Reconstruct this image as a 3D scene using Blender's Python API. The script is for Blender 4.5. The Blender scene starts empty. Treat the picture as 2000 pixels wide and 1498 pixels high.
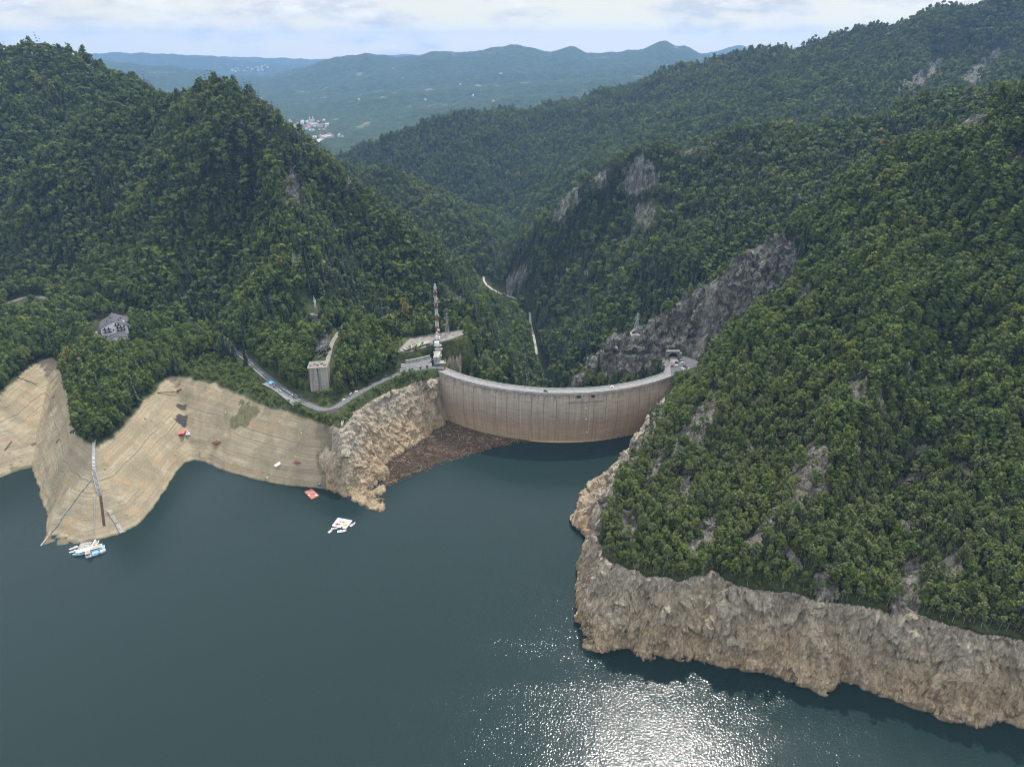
import bpy, bmesh, math, random
import numpy as np
from mathutils import Vector, Matrix
from mathutils.geometry import delaunay_2d_cdt

random.seed(7)
RNG = np.random.default_rng(11)
SC = bpy.context.scene
COL = SC.collection

# ------------------------------------------------------------------ camera, light, exposure
CAM_H = 394.0                       # metres above the lake
FPX = 1350.0                        # focal length in pixels of a 2000 px wide frame
PITCH = math.atan((749.0 - 85.0) / FPX)
cam_d = bpy.data.cameras.new('camera')
cam = bpy.data.objects.new('camera', cam_d)
COL.objects.link(cam)
cam.location = (0, 0, CAM_H)
cam.rotation_euler = (math.pi / 2 - PITCH, 0, 0)
cam_d.sensor_width = 36.0
cam_d.lens = 36.0 * FPX / 2000.0
cam_d.clip_start = 1.0
cam_d.clip_end = 300000.0
SC.camera = cam

SUN_EL = math.radians(58.0)
SUN_AZ = math.radians(20.0)         # to the right of the view axis (+Y)
world = bpy.data.worlds.new('World')
SC.world = world
world.use_nodes = True


SKY_LOW, SKY_HIGH = 2.75, 6.6


def build_world():
    nt = world.node_tree
    nt.nodes.clear()
    N = nt.nodes.new
    L = nt.links.new
    out = N('ShaderNodeOutputWorld')
    bg = N('ShaderNodeBackground')
    sky = N('ShaderNodeTexSky')
    sky.sky_type = 'NISHITA'
    sky.sun_disc = False
    sky.sun_elevation = SUN_EL
    sky.sun_rotation = SUN_AZ
    sky.altitude = 1100
    sky.air_density = 1.0
    sky.dust_density = 1.5
    sky.ozone_density = 1.0
    # procedural clouds on the sky sphere, flattened towards the horizon
    tc = N('ShaderNodeTexCoord')
    sep = N('ShaderNodeSeparateXYZ')
    L(tc.outputs['Generated'], sep.inputs[0])
    mp = N('ShaderNodeMapping'); mp.inputs['Scale'].default_value = (1.0, 1.0, 3.4); mp.inputs['Location'].default_value = (0.37, 0.2, 0.06)
    L(tc.outputs['Generated'], mp.inputs[0])
    n1 = N('ShaderNodeTexNoise')
    n1.inputs['Scale'].default_value = 7.5
    n1.inputs['Detail'].default_value = 9
    n1.inputs['Roughness'].default_value = 0.58
    n1.inputs['Distortion'].default_value = 0.25
    L(mp.outputs[0], n1.inputs['Vector'])
    up = N('ShaderNodeMapRange'); up.inputs['From Min'].default_value = 0.01; up.inputs['From Max'].default_value = 0.10
    up.inputs['To Min'].default_value = -0.02; up.inputs['To Max'].default_value = 0.05
    L(sep.outputs['Z'], up.inputs['Value'])
    nadd = N('ShaderNodeMath'); nadd.operation = 'ADD'
    L(n1.outputs['Fac'], nadd.inputs[0]); L(up.outputs[0], nadd.inputs[1])
    r1 = N('ShaderNodeValToRGB')
    r1.color_ramp.elements[0].position = 0.46
    r1.color_ramp.elements[1].position = 0.60
    L(nadd.outputs[0], r1.inputs[0])
    n2 = N('ShaderNodeTexNoise')
    n2.inputs['Scale'].default_value = 16.0
    n2.inputs['Detail'].default_value = 7
    n2.inputs['Roughness'].default_value = 0.6
    L(mp.outputs[0], n2.inputs['Vector'])
    r2 = N('ShaderNodeValToRGB')
    r2.color_ramp.elements[0].position = 0.40
    r2.color_ramp.elements[0].color = (0.74, 0.78, 0.83, 1)
    r2.color_ramp.elements[1].position = 0.60
    r2.color_ramp.elements[1].color = (1.16, 1.14, 1.10, 1)
    L(n2.outputs['Fac'], r2.inputs[0])
    # thin bright cloud overhead, hazier and dimmer towards the horizon
    el = N('ShaderNodeMapRange'); el.inputs['From Min'].default_value = 0.0; el.inputs['From Max'].default_value = 0.6
    el.inputs['To Min'].default_value = SKY_LOW; el.inputs['To Max'].default_value = SKY_HIGH
    L(sep.outputs['Z'], el.inputs['Value'])
    vm = N('ShaderNodeVectorMath'); vm.operation = 'SCALE'
    hi = N('ShaderNodeMapRange'); hi.inputs['From Min'].default_value = 0.12; hi.inputs['From Max'].default_value = 0.42
    hi.interpolation_type = 'SMOOTHSTEP'
    L(sep.outputs['Z'], hi.inputs['Value'])
    flat = N('ShaderNodeMix'); flat.data_type = 'RGBA'; flat.inputs['B'].default_value = (0.86, 0.90, 0.94, 1)
    fl = N('ShaderNodeMath'); fl.operation = 'MULTIPLY'; fl.inputs[1].default_value = 0.8
    L(hi.outputs[0], fl.inputs[0]); L(fl.outputs[0], flat.inputs['Factor']); L(r2.outputs['Color'], flat.inputs['A'])
    L(flat.outputs['Result'], vm.inputs[0]); L(el.outputs[0], vm.inputs['Scale'])
    low = N('ShaderNodeValToRGB')
    for p, c in ((0.0, (3.7, 3.3, 2.35)), (0.035, (2.9, 2.8, 2.35)), (0.09, (2.3, 2.38, 2.38))):
        e = low.color_ramp.elements.new(p); e.color = (*c, 1)
    low.color_ramp.elements.remove(low.color_ramp.elements[0]); low.color_ramp.elements.remove(low.color_ramp.elements[-1])
    L(sep.outputs['Z'], low.inputs[0])
    hz = N('ShaderNodeMapRange'); hz.inputs['From Min'].default_value = 0.05; hz.inputs['From Max'].default_value = 0.35
    hz.inputs['To Min'].default_value = 0.92; hz.inputs['To Max'].default_value = 0.35
    L(sep.outputs['Z'], hz.inputs['Value'])
    base = N('ShaderNodeMix'); base.data_type = 'RGBA'
    L(hz.outputs[0], base.inputs['Factor']); L(sky.outputs[0], base.inputs['A']); L(low.outputs['Color'], base.inputs['B'])
    mix = N('ShaderNodeMix'); mix.data_type = 'RGBA'
    cf = N('ShaderNodeMath'); cf.operation = 'MULTIPLY'; cf.inputs[1].default_value = 0.92
    cm = N('ShaderNodeMath'); cm.operation = 'MAXIMUM'
    L(r1.outputs['Color'], cm.inputs[0]); L(hi.outputs[0], cm.inputs[1])
    L(cm.outputs[0], cf.inputs[0])
    L(cf.outputs[0], mix.inputs['Factor'])
    L(base.outputs['Result'], mix.inputs['A'])
    L(vm.outputs[0], mix.inputs['B'])
    L(mix.outputs['Result'], bg.inputs['Color'])
    bg.inputs["Strength"].default_value = 0.15
    L(bg.outputs[0], out.inputs['Surface'])


build_world()
sun_d = bpy.data.lights.new('sun', 'SUN')
sun = bpy.data.objects.new('sun', sun_d)
COL.objects.link(sun)
sun_d.energy = 2.1
sun_d.angle = math.radians(0.55)
sun_d.color = (1.0, 0.955, 0.89)
sd = Vector((math.sin(SUN_AZ) * math.cos(SUN_EL), math.cos(SUN_AZ) * math.cos(SUN_EL), math.sin(SUN_EL)))
sun.rotation_euler = sd.to_track_quat('Z', 'Y').to_euler()
SC.view_settings.view_transform = 'Standard'
SC.view_settings.look = 'None'
SC.view_settings.exposure = 1.05
SC.view_settings.gamma = 1.0
CY = SC.cycles
CY.max_bounces = 4
CY.diffuse_bounces = 2
CY.glossy_bounces = 2
CY.transmission_bounces = 2
CY.transparent_max_bounces = 4
CY.volume_bounces = 0
CY.use_denoising = True
CY.filter_width = 1.15

# ------------------------------------------------------------------ helpers
CP, SP = math.cos(PITCH), math.sin(PITCH)


def ray(u, v):
    x = (u - 1000.0) / FPX
    y = -(v - 749.0) / FPX
    return x, CP + y * SP, -SP + y * CP


def PZ(u, v, z=0.0):
    x, yy, zz = ray(u, v)
    t = (z - CAM_H) / zz
    return (x * t, yy * t, z)


def PY(u, v, Y):
    x, yy, zz = ray(u, v)
    t = Y / yy
    return (x * t, Y, CAM_H + zz * t)


def project(x, y, z):
    d = z - CAM_H
    dep = y * CP - d * SP
    up = y * SP + d * CP
    dep = np.maximum(dep, 1e-3)
    return 1000 + FPX * x / dep, 749 - FPX * up / dep


def hash3(ix, iy, iz, seed):
    n = (ix.astype(np.int64) * 374761393 + iy.astype(np.int64) * 668265263 + iz.astype(np.int64) * 2147483647 + seed * 974634777) & 0xffffffff
    n = ((n ^ (n >> 13)) * 1274126177) & 0xffffffff
    n = (n ^ (n >> 16)) & 0xffffffff
    n = (n * 2246822519) & 0xffffffff
    return (n ^ (n >> 15)) & 0xffffffff


def perlin2(x, y, seed=0):
    x0 = np.floor(x); y0 = np.floor(y)
    fx = x - x0; fy = y - y0
    ix = x0.astype(np.int64); iy = y0.astype(np.int64)
    iz = np.zeros_like(ix)
    u = fx * fx * fx * (fx * (fx * 6 - 15) + 10)
    v = fy * fy * fy * (fy * (fy * 6 - 15) + 10)

    def g(a, b):
        ang = hash3(ix + a, iy + b, iz, seed).astype(np.float64) * (2 * math.pi / 4294967296.0)
        return np.cos(ang) * (fx - a) + np.sin(ang) * (fy - b)
    a = g(0, 0) * (1 - u) + g(1, 0) * u
    b = g(0, 1) * (1 - u) + g(1, 1) * u
    return (a * (1 - v) + b * v) * 1.5


def fbm2(x, y, octaves=4, seed=0, gain=0.5, ridged=False):
    s = np.zeros_like(x); a = 1.0; t = 0
    for o in range(octaves):
        n = perlin2(x * 2 ** o + 13.7 * o, y * 2 ** o - 7.1 * o, seed + o * 17)
        if ridged:
            n = 1 - 2 * np.abs(n)
        s += a * n; t += a; a *= gain
    return s / t


def smooth(a, b, x):
    t = np.clip((x - a) / (b - a), 0, 1)
    return t * t * (3 - 2 * t)


def in_poly(px, py, poly):
    inside = np.zeros(px.shape, bool)
    n = len(poly)
    for i in range(n):
        x1, y1 = poly[i]; x2, y2 = poly[(i + 1) % n]
        if y1 == y2:
            continue
        c = ((y1 > py) != (y2 > py)) & (px < (x2 - x1) * (py - y1) / (y2 - y1) + x1)
        inside ^= c
    return inside


def dist_polyline(px, py, pts):
    """distance, and z of the nearest point, of a 3-D polyline seen from above"""
    best = np.full(px.shape, 1e9); bz = np.zeros(px.shape)
    for (a, b) in zip(pts[:-1], pts[1:]):
        dx, dy = b[0] - a[0], b[1] - a[1]
        l2 = dx * dx + dy * dy + 1e-9
        t = np.clip(((px - a[0]) * dx + (py - a[1]) * dy) / l2, 0, 1)
        d = np.hypot(px - a[0] - t * dx, py - a[1] - t * dy)
        m = d < best
        best = np.where(m, d, best)
        bz = np.where(m, a[2] + t * (b[2] - a[2]), bz)
    return best, bz


def resample(pts, step):
    out = [pts[0]]
    for a, b in zip(pts[:-1], pts[1:]):
        n = max(1, int(math.dist(a, b) / step))
        for k in range(1, n + 1):
            t = k / n
            out.append(tuple(a[i] + (b[i] - a[i]) * t for i in range(len(a))))
    return out


def catmull(pts, n=6):
    P = [pts[0]] + list(pts) + [pts[-1]]
    out = []
    for i in range(1, len(P) - 2):
        p0, p1, p2, p3 = [np.array(q, float) for q in P[i - 1:i + 3]]
        for k in range(n):
            t = k / n
            out.append(tuple(0.5 * (2 * p1 + (p2 - p0) * t + (2 * p0 - 5 * p1 + 4 * p2 - p3) * t ** 2 + (3 * p1 - p0 - 3 * p2 + p3) * t ** 3)))
    out.append(tuple(pts[-1]))
    return out


def tag(o, label=None, cat=None, group=None, kind=None):
    if label: o['label'] = label
    if cat: o['category'] = cat
    if group: o['group'] = group
    if kind: o['kind'] = kind
    return o


def mesh_np(name, V, F, mat=None, parent=None, smooth_shade=False):
    me = bpy.data.meshes.new(name)
    V = np.asarray(V, np.float32); F = np.asarray(F, np.int32)
    k = F.shape[1]
    me.vertices.add(len(V)); me.vertices.foreach_set('co', V.ravel())
    me.loops.add(F.size); me.loops.foreach_set('vertex_index', F.ravel())
    me.polygons.add(len(F))
    me.polygons.foreach_set('loop_start', np.arange(0, F.size, k, dtype=np.int32))
    if smooth_shade:
        me.polygons.foreach_set('use_smooth', np.ones(len(F), bool))
    me.update(calc_edges=True)
    me.validate()
    o = bpy.data.objects.new(name, me)
    COL.objects.link(o)
    if mat: me.materials.append(mat)
    if parent: o.parent = parent
    return o


# ------------------------------------------------------------------ the lie of the land: breaklines
ROAD_Z = 63.0
CREST_Z = 61.0
TL = 57.0          # full-pool line, where the trees begin
Z = lambda pts, z: [PZ(u, v, z) for u, v in pts]
TREE_H = 12.0      # the outlines read off the photograph are crown tops, the ground lies lower
Yp = lambda pts: [(lambda p: (p[0], p[1], p[2] - TREE_H))(PY(u, v, y)) for u, v, y in pts]
Yq = lambda pts: [(lambda p: (p[0], p[1], p[2] - 4.0))(PY(u, v, y)) for u, v, y in pts]
Yo = lambda pts, dz: [(lambda p: (p[0], p[1], p[2] + dz))(PY(u, v, y)) for u, v, y in pts]
Yr = lambda pts: [PY(u, v, y) for u, v, y in pts]

SHORE_L = Z([(-330, 1010), (-150, 962), (0, 933), (40, 918), (62, 913), (72, 940), (82, 980), (92, 1010), (90, 1040), (78, 1066), (84, 1072), (110, 1068), (160, 1060), (200, 1052), (240, 1043), (270, 1025), (300, 990), (330, 945), (345, 920), (360, 905), (380, 898), (400, 903), (440, 920), (500, 937), (560, 948), (600, 952), (640, 955), (680, 975), (720, 990), (746, 999), (751, 985), (748, 965), (754, 935), (750, 908), (790, 880), (832, 856), (846, 842), (868, 826), (874, 802), (902, 809)], 0)
SHORE_R = Z([(1271, 824), (1245, 868), (1210, 915), (1190, 938), (1150, 965), (1120, 1003), (1122, 1020), (1150, 1045), (1152, 1070), (1140, 1100), (1131, 1160), (1131, 1215), (1146, 1263), (1172, 1268), (1240, 1265), (1260, 1290), (1350, 1283), (1420, 1305), (1500, 1310), (1560, 1335), (1605, 1353), (1625, 1325), (1680, 1340), (1760, 1365), (1850, 1405), (1900, 1412), (1960, 1405), (2000, 1418)], 0) + [(420, 280, 0), (560, 235, 0), (760, 190, 0)]
TREE_L = Z([(-300, 840), (-120, 800), (0, 768), (40, 728), (70, 705), (105, 695), (128, 712), (128, 745), (146, 800), (152, 850), (190, 872), (240, 832), (270, 792), (300, 762), (322, 737), (350, 728), (375, 738), (420, 748), (470, 768), (520, 790), (570, 803), (620, 823), (668, 832), (692, 800), (740, 768), (800, 748), (850, 735)], TL)
TREE_R = Z([(1318, 768), (1291, 796), (1254, 852), (1208, 932), (1186, 990), (1172, 1055), (1178, 1085), (1235, 1110), (1330, 1132), (1400, 1106), (1440, 1140), (1520, 1150), (1600, 1166), (1700, 1182), (1800, 1197), (1880, 1222), (1950, 1236), (2000, 1247)], TL) + [(425, 305, TL), (570, 262, TL), (770, 220, TL)]
ROAD_PX = [(-140, 640), (-60, 610), (20, 590), (50, 581), (90, 582), (160, 600), (250, 625), (330, 640), (385, 651), (430, 667), (470, 691), (510, 726), (540, 750), (575, 774), (610, 793), (640, 800), (662, 791), (690, 773), (730, 751), (770, 733), (810, 722), (845, 717)]
ROAD = catmull(Z(ROAD_PX, ROAD_Z) + [(-78.0, 716.0, 62.0)], 5)

LINES = [SHORE_L, SHORE_R, TREE_L, TREE_R, Z(ROAD_PX, ROAD_Z)]
LINES += [
    # left massif: summit, skylines, spurs, gullies
    Yp([(345, 196, 1290), (390, 168, 1200), (418, 152, 1160), (440, 145, 1150), (465, 152, 1146), (490, 172, 1140), (540, 216, 1130), (600, 264, 1115), (640, 312, 1100), (700, 352, 1080), (760, 407, 1050), (830, 472, 1010), (880, 537, 980), (925, 590, 950)]),
    Yo([(440, 160, 1145), (400, 300, 1010), (330, 430, 985), (262, 545, 925), (225, 630, 800)], -5),
    Yo([(500, 330, 1010), (480, 450, 970), (440, 560, 885), (405, 635, 845)], -32),
    Yp([(440, 154, 1150), (540, 330, 970), (570, 450, 880), (590, 530, 835), (618, 605, 800), (668, 640, 772)]),
    Yo([(650, 430, 1010), (720, 540, 940), (800, 632, 880), (900, 665, 860), (970, 710, 848)], -26),
    Yp([(345, 188, 1290), (285, 207, 1270), (224, 187, 1250), (165, 215, 1200), (100, 280, 1150), (45, 330, 1150), (40, 440, 1060), (45, 540, 1010)]),
    Yo([(250, 330, 1090), (200, 430, 1045), (130, 540, 985)], -34),
    Z([(215, 650), (212, 690)], 80) + Z([(205, 730)], 74) + Z([(192, 800)], 67),
    Z([(95, 640), (60, 660)], 66) + Z([(20, 700)], 63),
    Z([(300, 690), (350, 690)], 66),
    [PZ(104, 697, 56.8), PZ(92, 750, 38.6), PZ(82, 800, 25), PZ(70, 850, 13.5), PZ(62, 911, 0.3)],
    [PZ(342, 732, 56.8), PZ(352, 790, 35.8), PZ(364, 850, 15.6), PZ(378, 897, 0.3)],
    # upper left hill
    Yp([(-300, 120, 1500), (-100, 95, 1500), (0, 92, 1500), (70, 93, 1500), (130, 97, 1490), (200, 121, 1470), (270, 154, 1430), (345, 196, 1390)]),
    Yo([(300, 215, 1340), (230, 220, 1330), (150, 250, 1270), (70, 320, 1210), (10, 380, 1150), (-5, 470, 1080), (0, 550, 1015)], -30),
    Yp([(-60, 250, 1250), (-80, 400, 1120), (-120, 520, 1020)]),
    # knoll over the left abutment
    Z([(780, 672), (820, 662), (850, 655), (905, 650), (880, 660), (840, 672), (800, 682)], 76.0),
    Yr([(668, 640, 772), (720, 655, 770), (770, 668, 768)]),
    Yr([(912, 655, 765), (945, 684, 757), (977, 717, 746), (998, 745, 736)]),
    Yr([(625, 704, 668), (640, 676, 700), (655, 655, 735), (668, 640, 772)]),
    # second left spur of the gorge
    Yp([(640, 318, 1750), (700, 325, 1720), (780, 344, 1700), (860, 402, 1650), (940, 446, 1600), (985, 480, 1540)]),
    [(-520, 1500, 40), (-380, 1450, -10), (-200, 1400, -40), (-110, 1380, -70)],
    # gorge floor
    [(40, 705, -100), (40, 830, -103), (44, 950, -100), (40, 1115, -95), (25, 1266, -88), (0, 1373, -82), (-62, 1470, -78), (-20, 1600, -77), (15, 1800, -75), (5, 2016, -73), (-200, 2120, -72), (-600, 2250, -72), (-1200, 2900, -78), (-1500, 3300, -80)],
    [(-90, 740, 10), (-40, 760, -40), (0, 800, -80)],
    # right abutment cliff and ridge
    Yr([(1124, 748, 732), (1160, 700, 752), (1200, 662, 768), (1240, 637, 776), (1290, 602, 782), (1330, 580, 787), (1400, 522, 795), (1470, 475, 800), (1540, 432, 805), (1640, 377, 800), (1700, 341, 795), (1800, 298, 785), (1900, 225, 765), (2000, 166, 750)]) + [(640, 715, 420), (800, 690, 480)],
    [(62, 700, -60), (95, 712, 0), (120, 722, 25), (150, 732, 48), (170, 742, 58), (186, 752, 62), (200, 752, 63), (212, 742, 63)],
    Yr([(1330, 668, 762), (1380, 640, 766), (1440, 600, 762), (1500, 585, 752)]),
    [(178, 712, 60), (200, 716, 61), (222, 728, 64), (250, 724, 88), (290, 722, 122), (330, 712, 160)],
    # front right spur
    Yr([(1322, 762, 690), (1352, 742, 686), (1385, 708, 686), (1422, 664, 684), (1482, 632, 680), (1540, 598, 682), (1578, 545, 695)]),
    Yo([(1480, 640, 655), (1400, 742, 600), (1345, 850, 530), (1262, 950, 482)], 3),
    Yo([(1620, 760, 542), (1560, 850, 502), (1500, 950, 457), (1432, 1060, 414)], -17),
    Yo([(1800, 560, 610), (1750, 650, 560), (1690, 730, 518), (1620, 850, 462), (1570, 940, 428), (1490, 1050, 392)], 3),
    Yo([(1860, 720, 560), (1800, 850, 490), (1740, 980, 440), (1690, 1100, 396)], -15),
    Yo([(1990, 560, 590), (1930, 700, 535), (1880, 850, 465), (1830, 1020, 404)], 2),
    Yq([(1700, 520, 670), (1650, 600, 640)]),
    # middle right spur
    Yp([(2100, 150, 1120), (1940, 176, 1130), (1850, 192, 1150), (1750, 215, 1180), (1650, 237, 1200), (1560, 247, 1230), (1520, 243, 1240), (1480, 240, 1250), (1400, 268, 1280), (1300, 276, 1300), (1240, 290, 1310), (1190, 310, 1320), (1130, 337, 1330), (1080, 397, 1360), (1040, 442, 1400), (1000, 502, 1440), (962, 545, 1460)]),
    [(620, 930, 200), (480, 930, 140), (350, 925, 70), (220, 910, 0), (120, 890, -70)],
    Yp([(1330, 330, 1240), (1300, 420, 1150), (1240, 520, 1060), (1180, 620, 990)]),
    Yp([(1450, 330, 1150), (1400, 420, 1080), (1330, 500, 1010)]),
    Yp([(1180, 430, 1250), (1120, 540, 1200), (1075, 640, 1150)]),
    # valley behind it
    [(900, 1500, 230), (600, 1560, 150), (350, 1620, 60), (180, 1680, -10), (60, 1750, -60)],
    # the great ridge
    Yp([(2000, -2, 2200), (1850, 14, 2250), (1700, 59, 2300), (1600, 84, 2350), (1500, 99, 2450), (1400, 110, 2600), (1300, 135, 2700), (1200, 170, 2750), (1100, 196, 2750), (1000, 216, 2700), (950, 216, 2600), (900, 214, 2500), (820, 236, 2450), (740, 263, 2450), (680, 296, 2450), (640, 318, 2450)]) + [(-800, 2500, -40)],
    [(1427, 2200, 503), (1700, 2150, 540), (2100, 2100, 560)],
    Yp([(1500, 99, 2450), (1420, 166, 2250), (1310, 236, 2050), (1210, 296, 1850)]),
    Yp([(1850, 14, 2250), (1800, 110, 1950), (1700, 200, 1700)]),
    Yp([(1330, 190, 2350), (1220, 260, 2150), (1110, 340, 1950)]),
    Yp([(900, 214, 2500), (930, 300, 2280), (960, 390, 2100)]),
    Yp([(1060, 250, 2500), (1020, 340, 2250), (1000, 420, 2060)]),
    Yp([(800, 300, 2300), (830, 350, 2200)]),
]
# sunk ground: lake bed and outer corners
PTS = [PZ(u, v, -38) for u, v in [(-100, 1150), (100, 1250), (300, 1150), (300, 1350), (600, 1120), (600, 1350), (850, 1080), (900, 1300), (1000, 960), (1080, 925), (1020, 1100), (1000, 1420), (1250, 1450), (1500, 1460), (900, 960), (-200, 1350)]]
PTS += [(45, 640, -60), (100, 660, -40), (-30, 690, -10), (0, 150, -40), (300, 150, -40), (-400, 150, -40), (-800, 150, -40), (600, 150, -20), (-1000, 500, -20), (-800, 420, -38)]
PTS += [(-1300, 700, 60), (-1300, 900, 150), (-1300, 1300, 300), (-1300, 1600, 330), (-1000, 1750, 200), (-700, 1750, 90), (-1300, 2300, -40), (-800, 2050, -50), (-1300, 3300, -80), (-600, 3300, -80), (0, 3300, -70), (600, 3300, 60), (1200, 3300, 150), (2100, 3300, 200), (2100, 1500, 330), (2100, 800, 560), (2100, 400, 500), (2100, 150, 300), (1200, 1100, 350), (1000, 700, 520), (1000, 400, 330), (1000, 150, 30), (900, 1250, 330), (300, 2950, 60), (-300, 2750, 0), (1100, 2000, 260), (1500, 1700, 330)]

GX0, GX1, GY0, GY1, GS = -1300.0, 2100.0, 150.0, 3300.0, 4.0
gx = np.arange(GX0, GX1 + 0.1, GS); gy = np.arange(GY0, GY1 + 0.1, GS)


def build_base():
    pts = []
    for ln in LINES:
        pts += resample(ln, 16.0)
    pts += PTS
    seen = {}
    for p in pts:
        k = (round(p[0] / 3), round(p[1] / 3))
        if k not in seen and GX0 - 400 < p[0] < GX1 + 400 and GY0 - 200 < p[1] < GY1 + 400:
            seen[k] = p
    pts = list(seen.values())
    v2 = [Vector((p[0], p[1])) for p in pts]
    res = delaunay_2d_cdt(v2, [], [], 0, 1e-3)
    ov, faces, orig = res[0], res[2], res[3]
    zz = [pts[o[0]][2] if o else 0.0 for o in orig]
    H = np.full((len(gy), len(gx)), np.nan)
    for f in faces:
        a, b, c = [(ov[i].x, ov[i].y, zz[i]) for i in f]
        xs = (a[0], b[0], c[0]); ys = (a[1], b[1], c[1])
        i0 = max(0, int(math.ceil((min(xs) - GX0) / GS - 1e-6))); i1 = min(len(gx) - 1, int((max(xs) - GX0) / GS + 1e-6))
        j0 = max(0, int(math.ceil((min(ys) - GY0) / GS - 1e-6))); j1 = min(len(gy) - 1, int((max(ys) - GY0) / GS + 1e-6))
        if i1 < i0 or j1 < j0: continue
        X = gx[i0:i1 + 1][None, :]; Y = gy[j0:j1 + 1][:, None]
        d = (b[1] - c[1]) * (a[0] - c[0]) + (c[0] - b[0]) * (a[1] - c[1])
        if abs(d) < 1e-9: continue
        w0 = ((b[1] - c[1]) * (X - c[0]) + (c[0] - b[0]) * (Y - c[1])) / d
        w1 = ((c[1] - a[1]) * (X - c[0]) + (a[0] - c[0]) * (Y - c[1])) / d
        w2 = 1 - w0 - w1
        m = (w0 >= -1e-6) & (w1 >= -1e-6) & (w2 >= -1e-6)
        sub = H[j0:j1 + 1, i0:i1 + 1]
        sub[m] = (w0 * a[2] + w1 * b[2] + w2 * c[2])[m]
    H[np.isnan(H)] = -40
    return H


def blur(H, r):
    k = 2 * r + 1
    for _ in range(3):
        P = np.pad(H, ((r + 1, r), (0, 0)), mode='edge').cumsum(0)
        H = (P[k:] - P[:-k]) / k
        P = np.pad(H, ((0, 0), (r + 1, r)), mode='edge').cumsum(1)
        H = (P[:, k:] - P[:, :-k]) / k
    return H


BASE = build_base()
_S1 = blur(BASE, 2); _S2 = blur(BASE, 5)
_w = smooth(66, 110, BASE)[:] * smooth(8, 30, np.abs(BASE - 61))
_far = smooth(1300, 1800, gy)[:, None]
BASE = BASE * (1 - _w) + _w * (_S1 * (1 - _far) + _S2 * _far)


def bilin(H, X0, Y0, S, x, y):
    fx = np.clip((x - X0) / S, 0, H.shape[1] - 1.001); fy = np.clip((y - Y0) / S, 0, H.shape[0] - 1.001)
    i = fx.astype(int); j = fy.astype(int); fx = fx - i; fy = fy - j
    return (H[j, i] * (1 - fx) + H[j, i + 1] * fx) * (1 - fy) + (H[j + 1, i] * (1 - fx) + H[j + 1, i + 1] * fx) * fy


# dam plan (circle through three points of the crest)
def circle3(a, b, c):
    ax, ay = a; bx, by = b; cx, cy = c
    d = 2 * (ax * (by - cy) + bx * (cy - ay) + cx * (ay - by))
    ux = ((ax * ax + ay * ay) * (by - cy) + (bx * bx + by * by) * (cy - ay) + (cx * cx + cy * cy) * (ay - by)) / d
    uy = ((ax * ax + ay * ay) * (cx - bx) + (bx * bx + by * by) * (ax - cx) + (cx * cx + cy * cy) * (bx - ax)) / d
    return ux, uy, math.hypot(ax - ux, ay - uy)


_cl, _cm, _cr = PZ(862, 727, CREST_Z), PZ(1078, 768, CREST_Z), PZ(1312, 734, CREST_Z)
DCX, DCY, DR = circle3(_cl[:2], _cm[:2], _cr[:2])
A_L = math.atan2(_cl[1] - DCY, _cl[0] - DCX) % (2 * math.pi)
A_R = math.atan2(_cr[1] - DCY, _cr[0] - DCX) % (2 * math.pi)
DAM_W = 11.0
print('dam circle', DCX, DCY, DR, A_L, A_R, _cl, _cm, _cr)



def perlin3(x, y, z, seed=0):
    x0 = np.floor(x); y0 = np.floor(y); z0 = np.floor(z)
    fx = x - x0; fy = y - y0; fz = z - z0
    ix = x0.astype(np.int64); iy = y0.astype(np.int64); iz = z0.astype(np.int64)
    f = lambda t: t * t * t * (t * (t * 6 - 15) + 10)
    u, v, w = f(fx), f(fy), f(fz)

    def g(a, b, c):
        h = hash3(ix + a, iy + b, iz + c, seed)
        gx_ = (h & 1023) / 511.5 - 1; gy_ = ((h >> 10) & 1023) / 511.5 - 1; gz_ = ((h >> 20) & 1023) / 511.5 - 1
        return gx_ * (fx - a) + gy_ * (fy - b) + gz_ * (fz - c)
    r = []
    for c in (0, 1):
        a = g(0, 0, c) * (1 - u) + g(1, 0, c) * u
        b = g(0, 1, c) * (1 - u) + g(1, 1, c) * u
        r.append(a * (1 - v) + b * v)
    return (r[0] * (1 - w) + r[1] * w) * 1.3


def fbm3(x, y, z, octaves=4, seed=0, gain=0.5, ridged=False):
    s = np.zeros_like(x); a = 1.0; t = 0
    for o in range(octaves):
        k = 2 ** o
        n = perlin3(x * k + 3.1 * o, y * k - 5.7 * o, z * k + 9.3 * o, seed + o * 31)
        if ridged: n = 1 - 2 * np.abs(n)
        s += a * n; t += a; a *= gain
    return s / t


def facet3(x, y, z, seed=0):
    """blocky rock: every cell of a 3-D Voronoi pattern is a randomly tilted facet"""
    ix = np.floor(x).astype(np.int64); iy = np.floor(y).astype(np.int64); iz = np.floor(z).astype(np.int64)
    best = np.full(x.shape, 1e9); val = np.zeros(x.shape)
    for a in (-1, 0, 1):
        for b in (-1, 0, 1):
            for c in (-1, 0, 1):
                h = hash3(ix + a, iy + b, iz + c, seed)
                h2 = hash3(ix + a, iy + b, iz + c, seed + 91)
                px = x - (ix + a + (h & 1023) / 1023.0); py = y - (iy + b + ((h >> 10) & 1023) / 1023.0); pz = z - (iz + c + ((h >> 20) & 1023) / 1023.0)
                d = px * px + py * py + pz * pz
                v = ((h2 & 1023) / 511.5 - 1) * px + (((h2 >> 10) & 1023) / 511.5 - 1) * py + (((h2 >> 20) & 1023) / 511.5 - 1) * pz + ((h2 >> 5) & 255) / 255.0 - 0.5
                m = d < best
                best = np.where(m, d, best); val = np.where(m, v, val)
    return val


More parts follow.
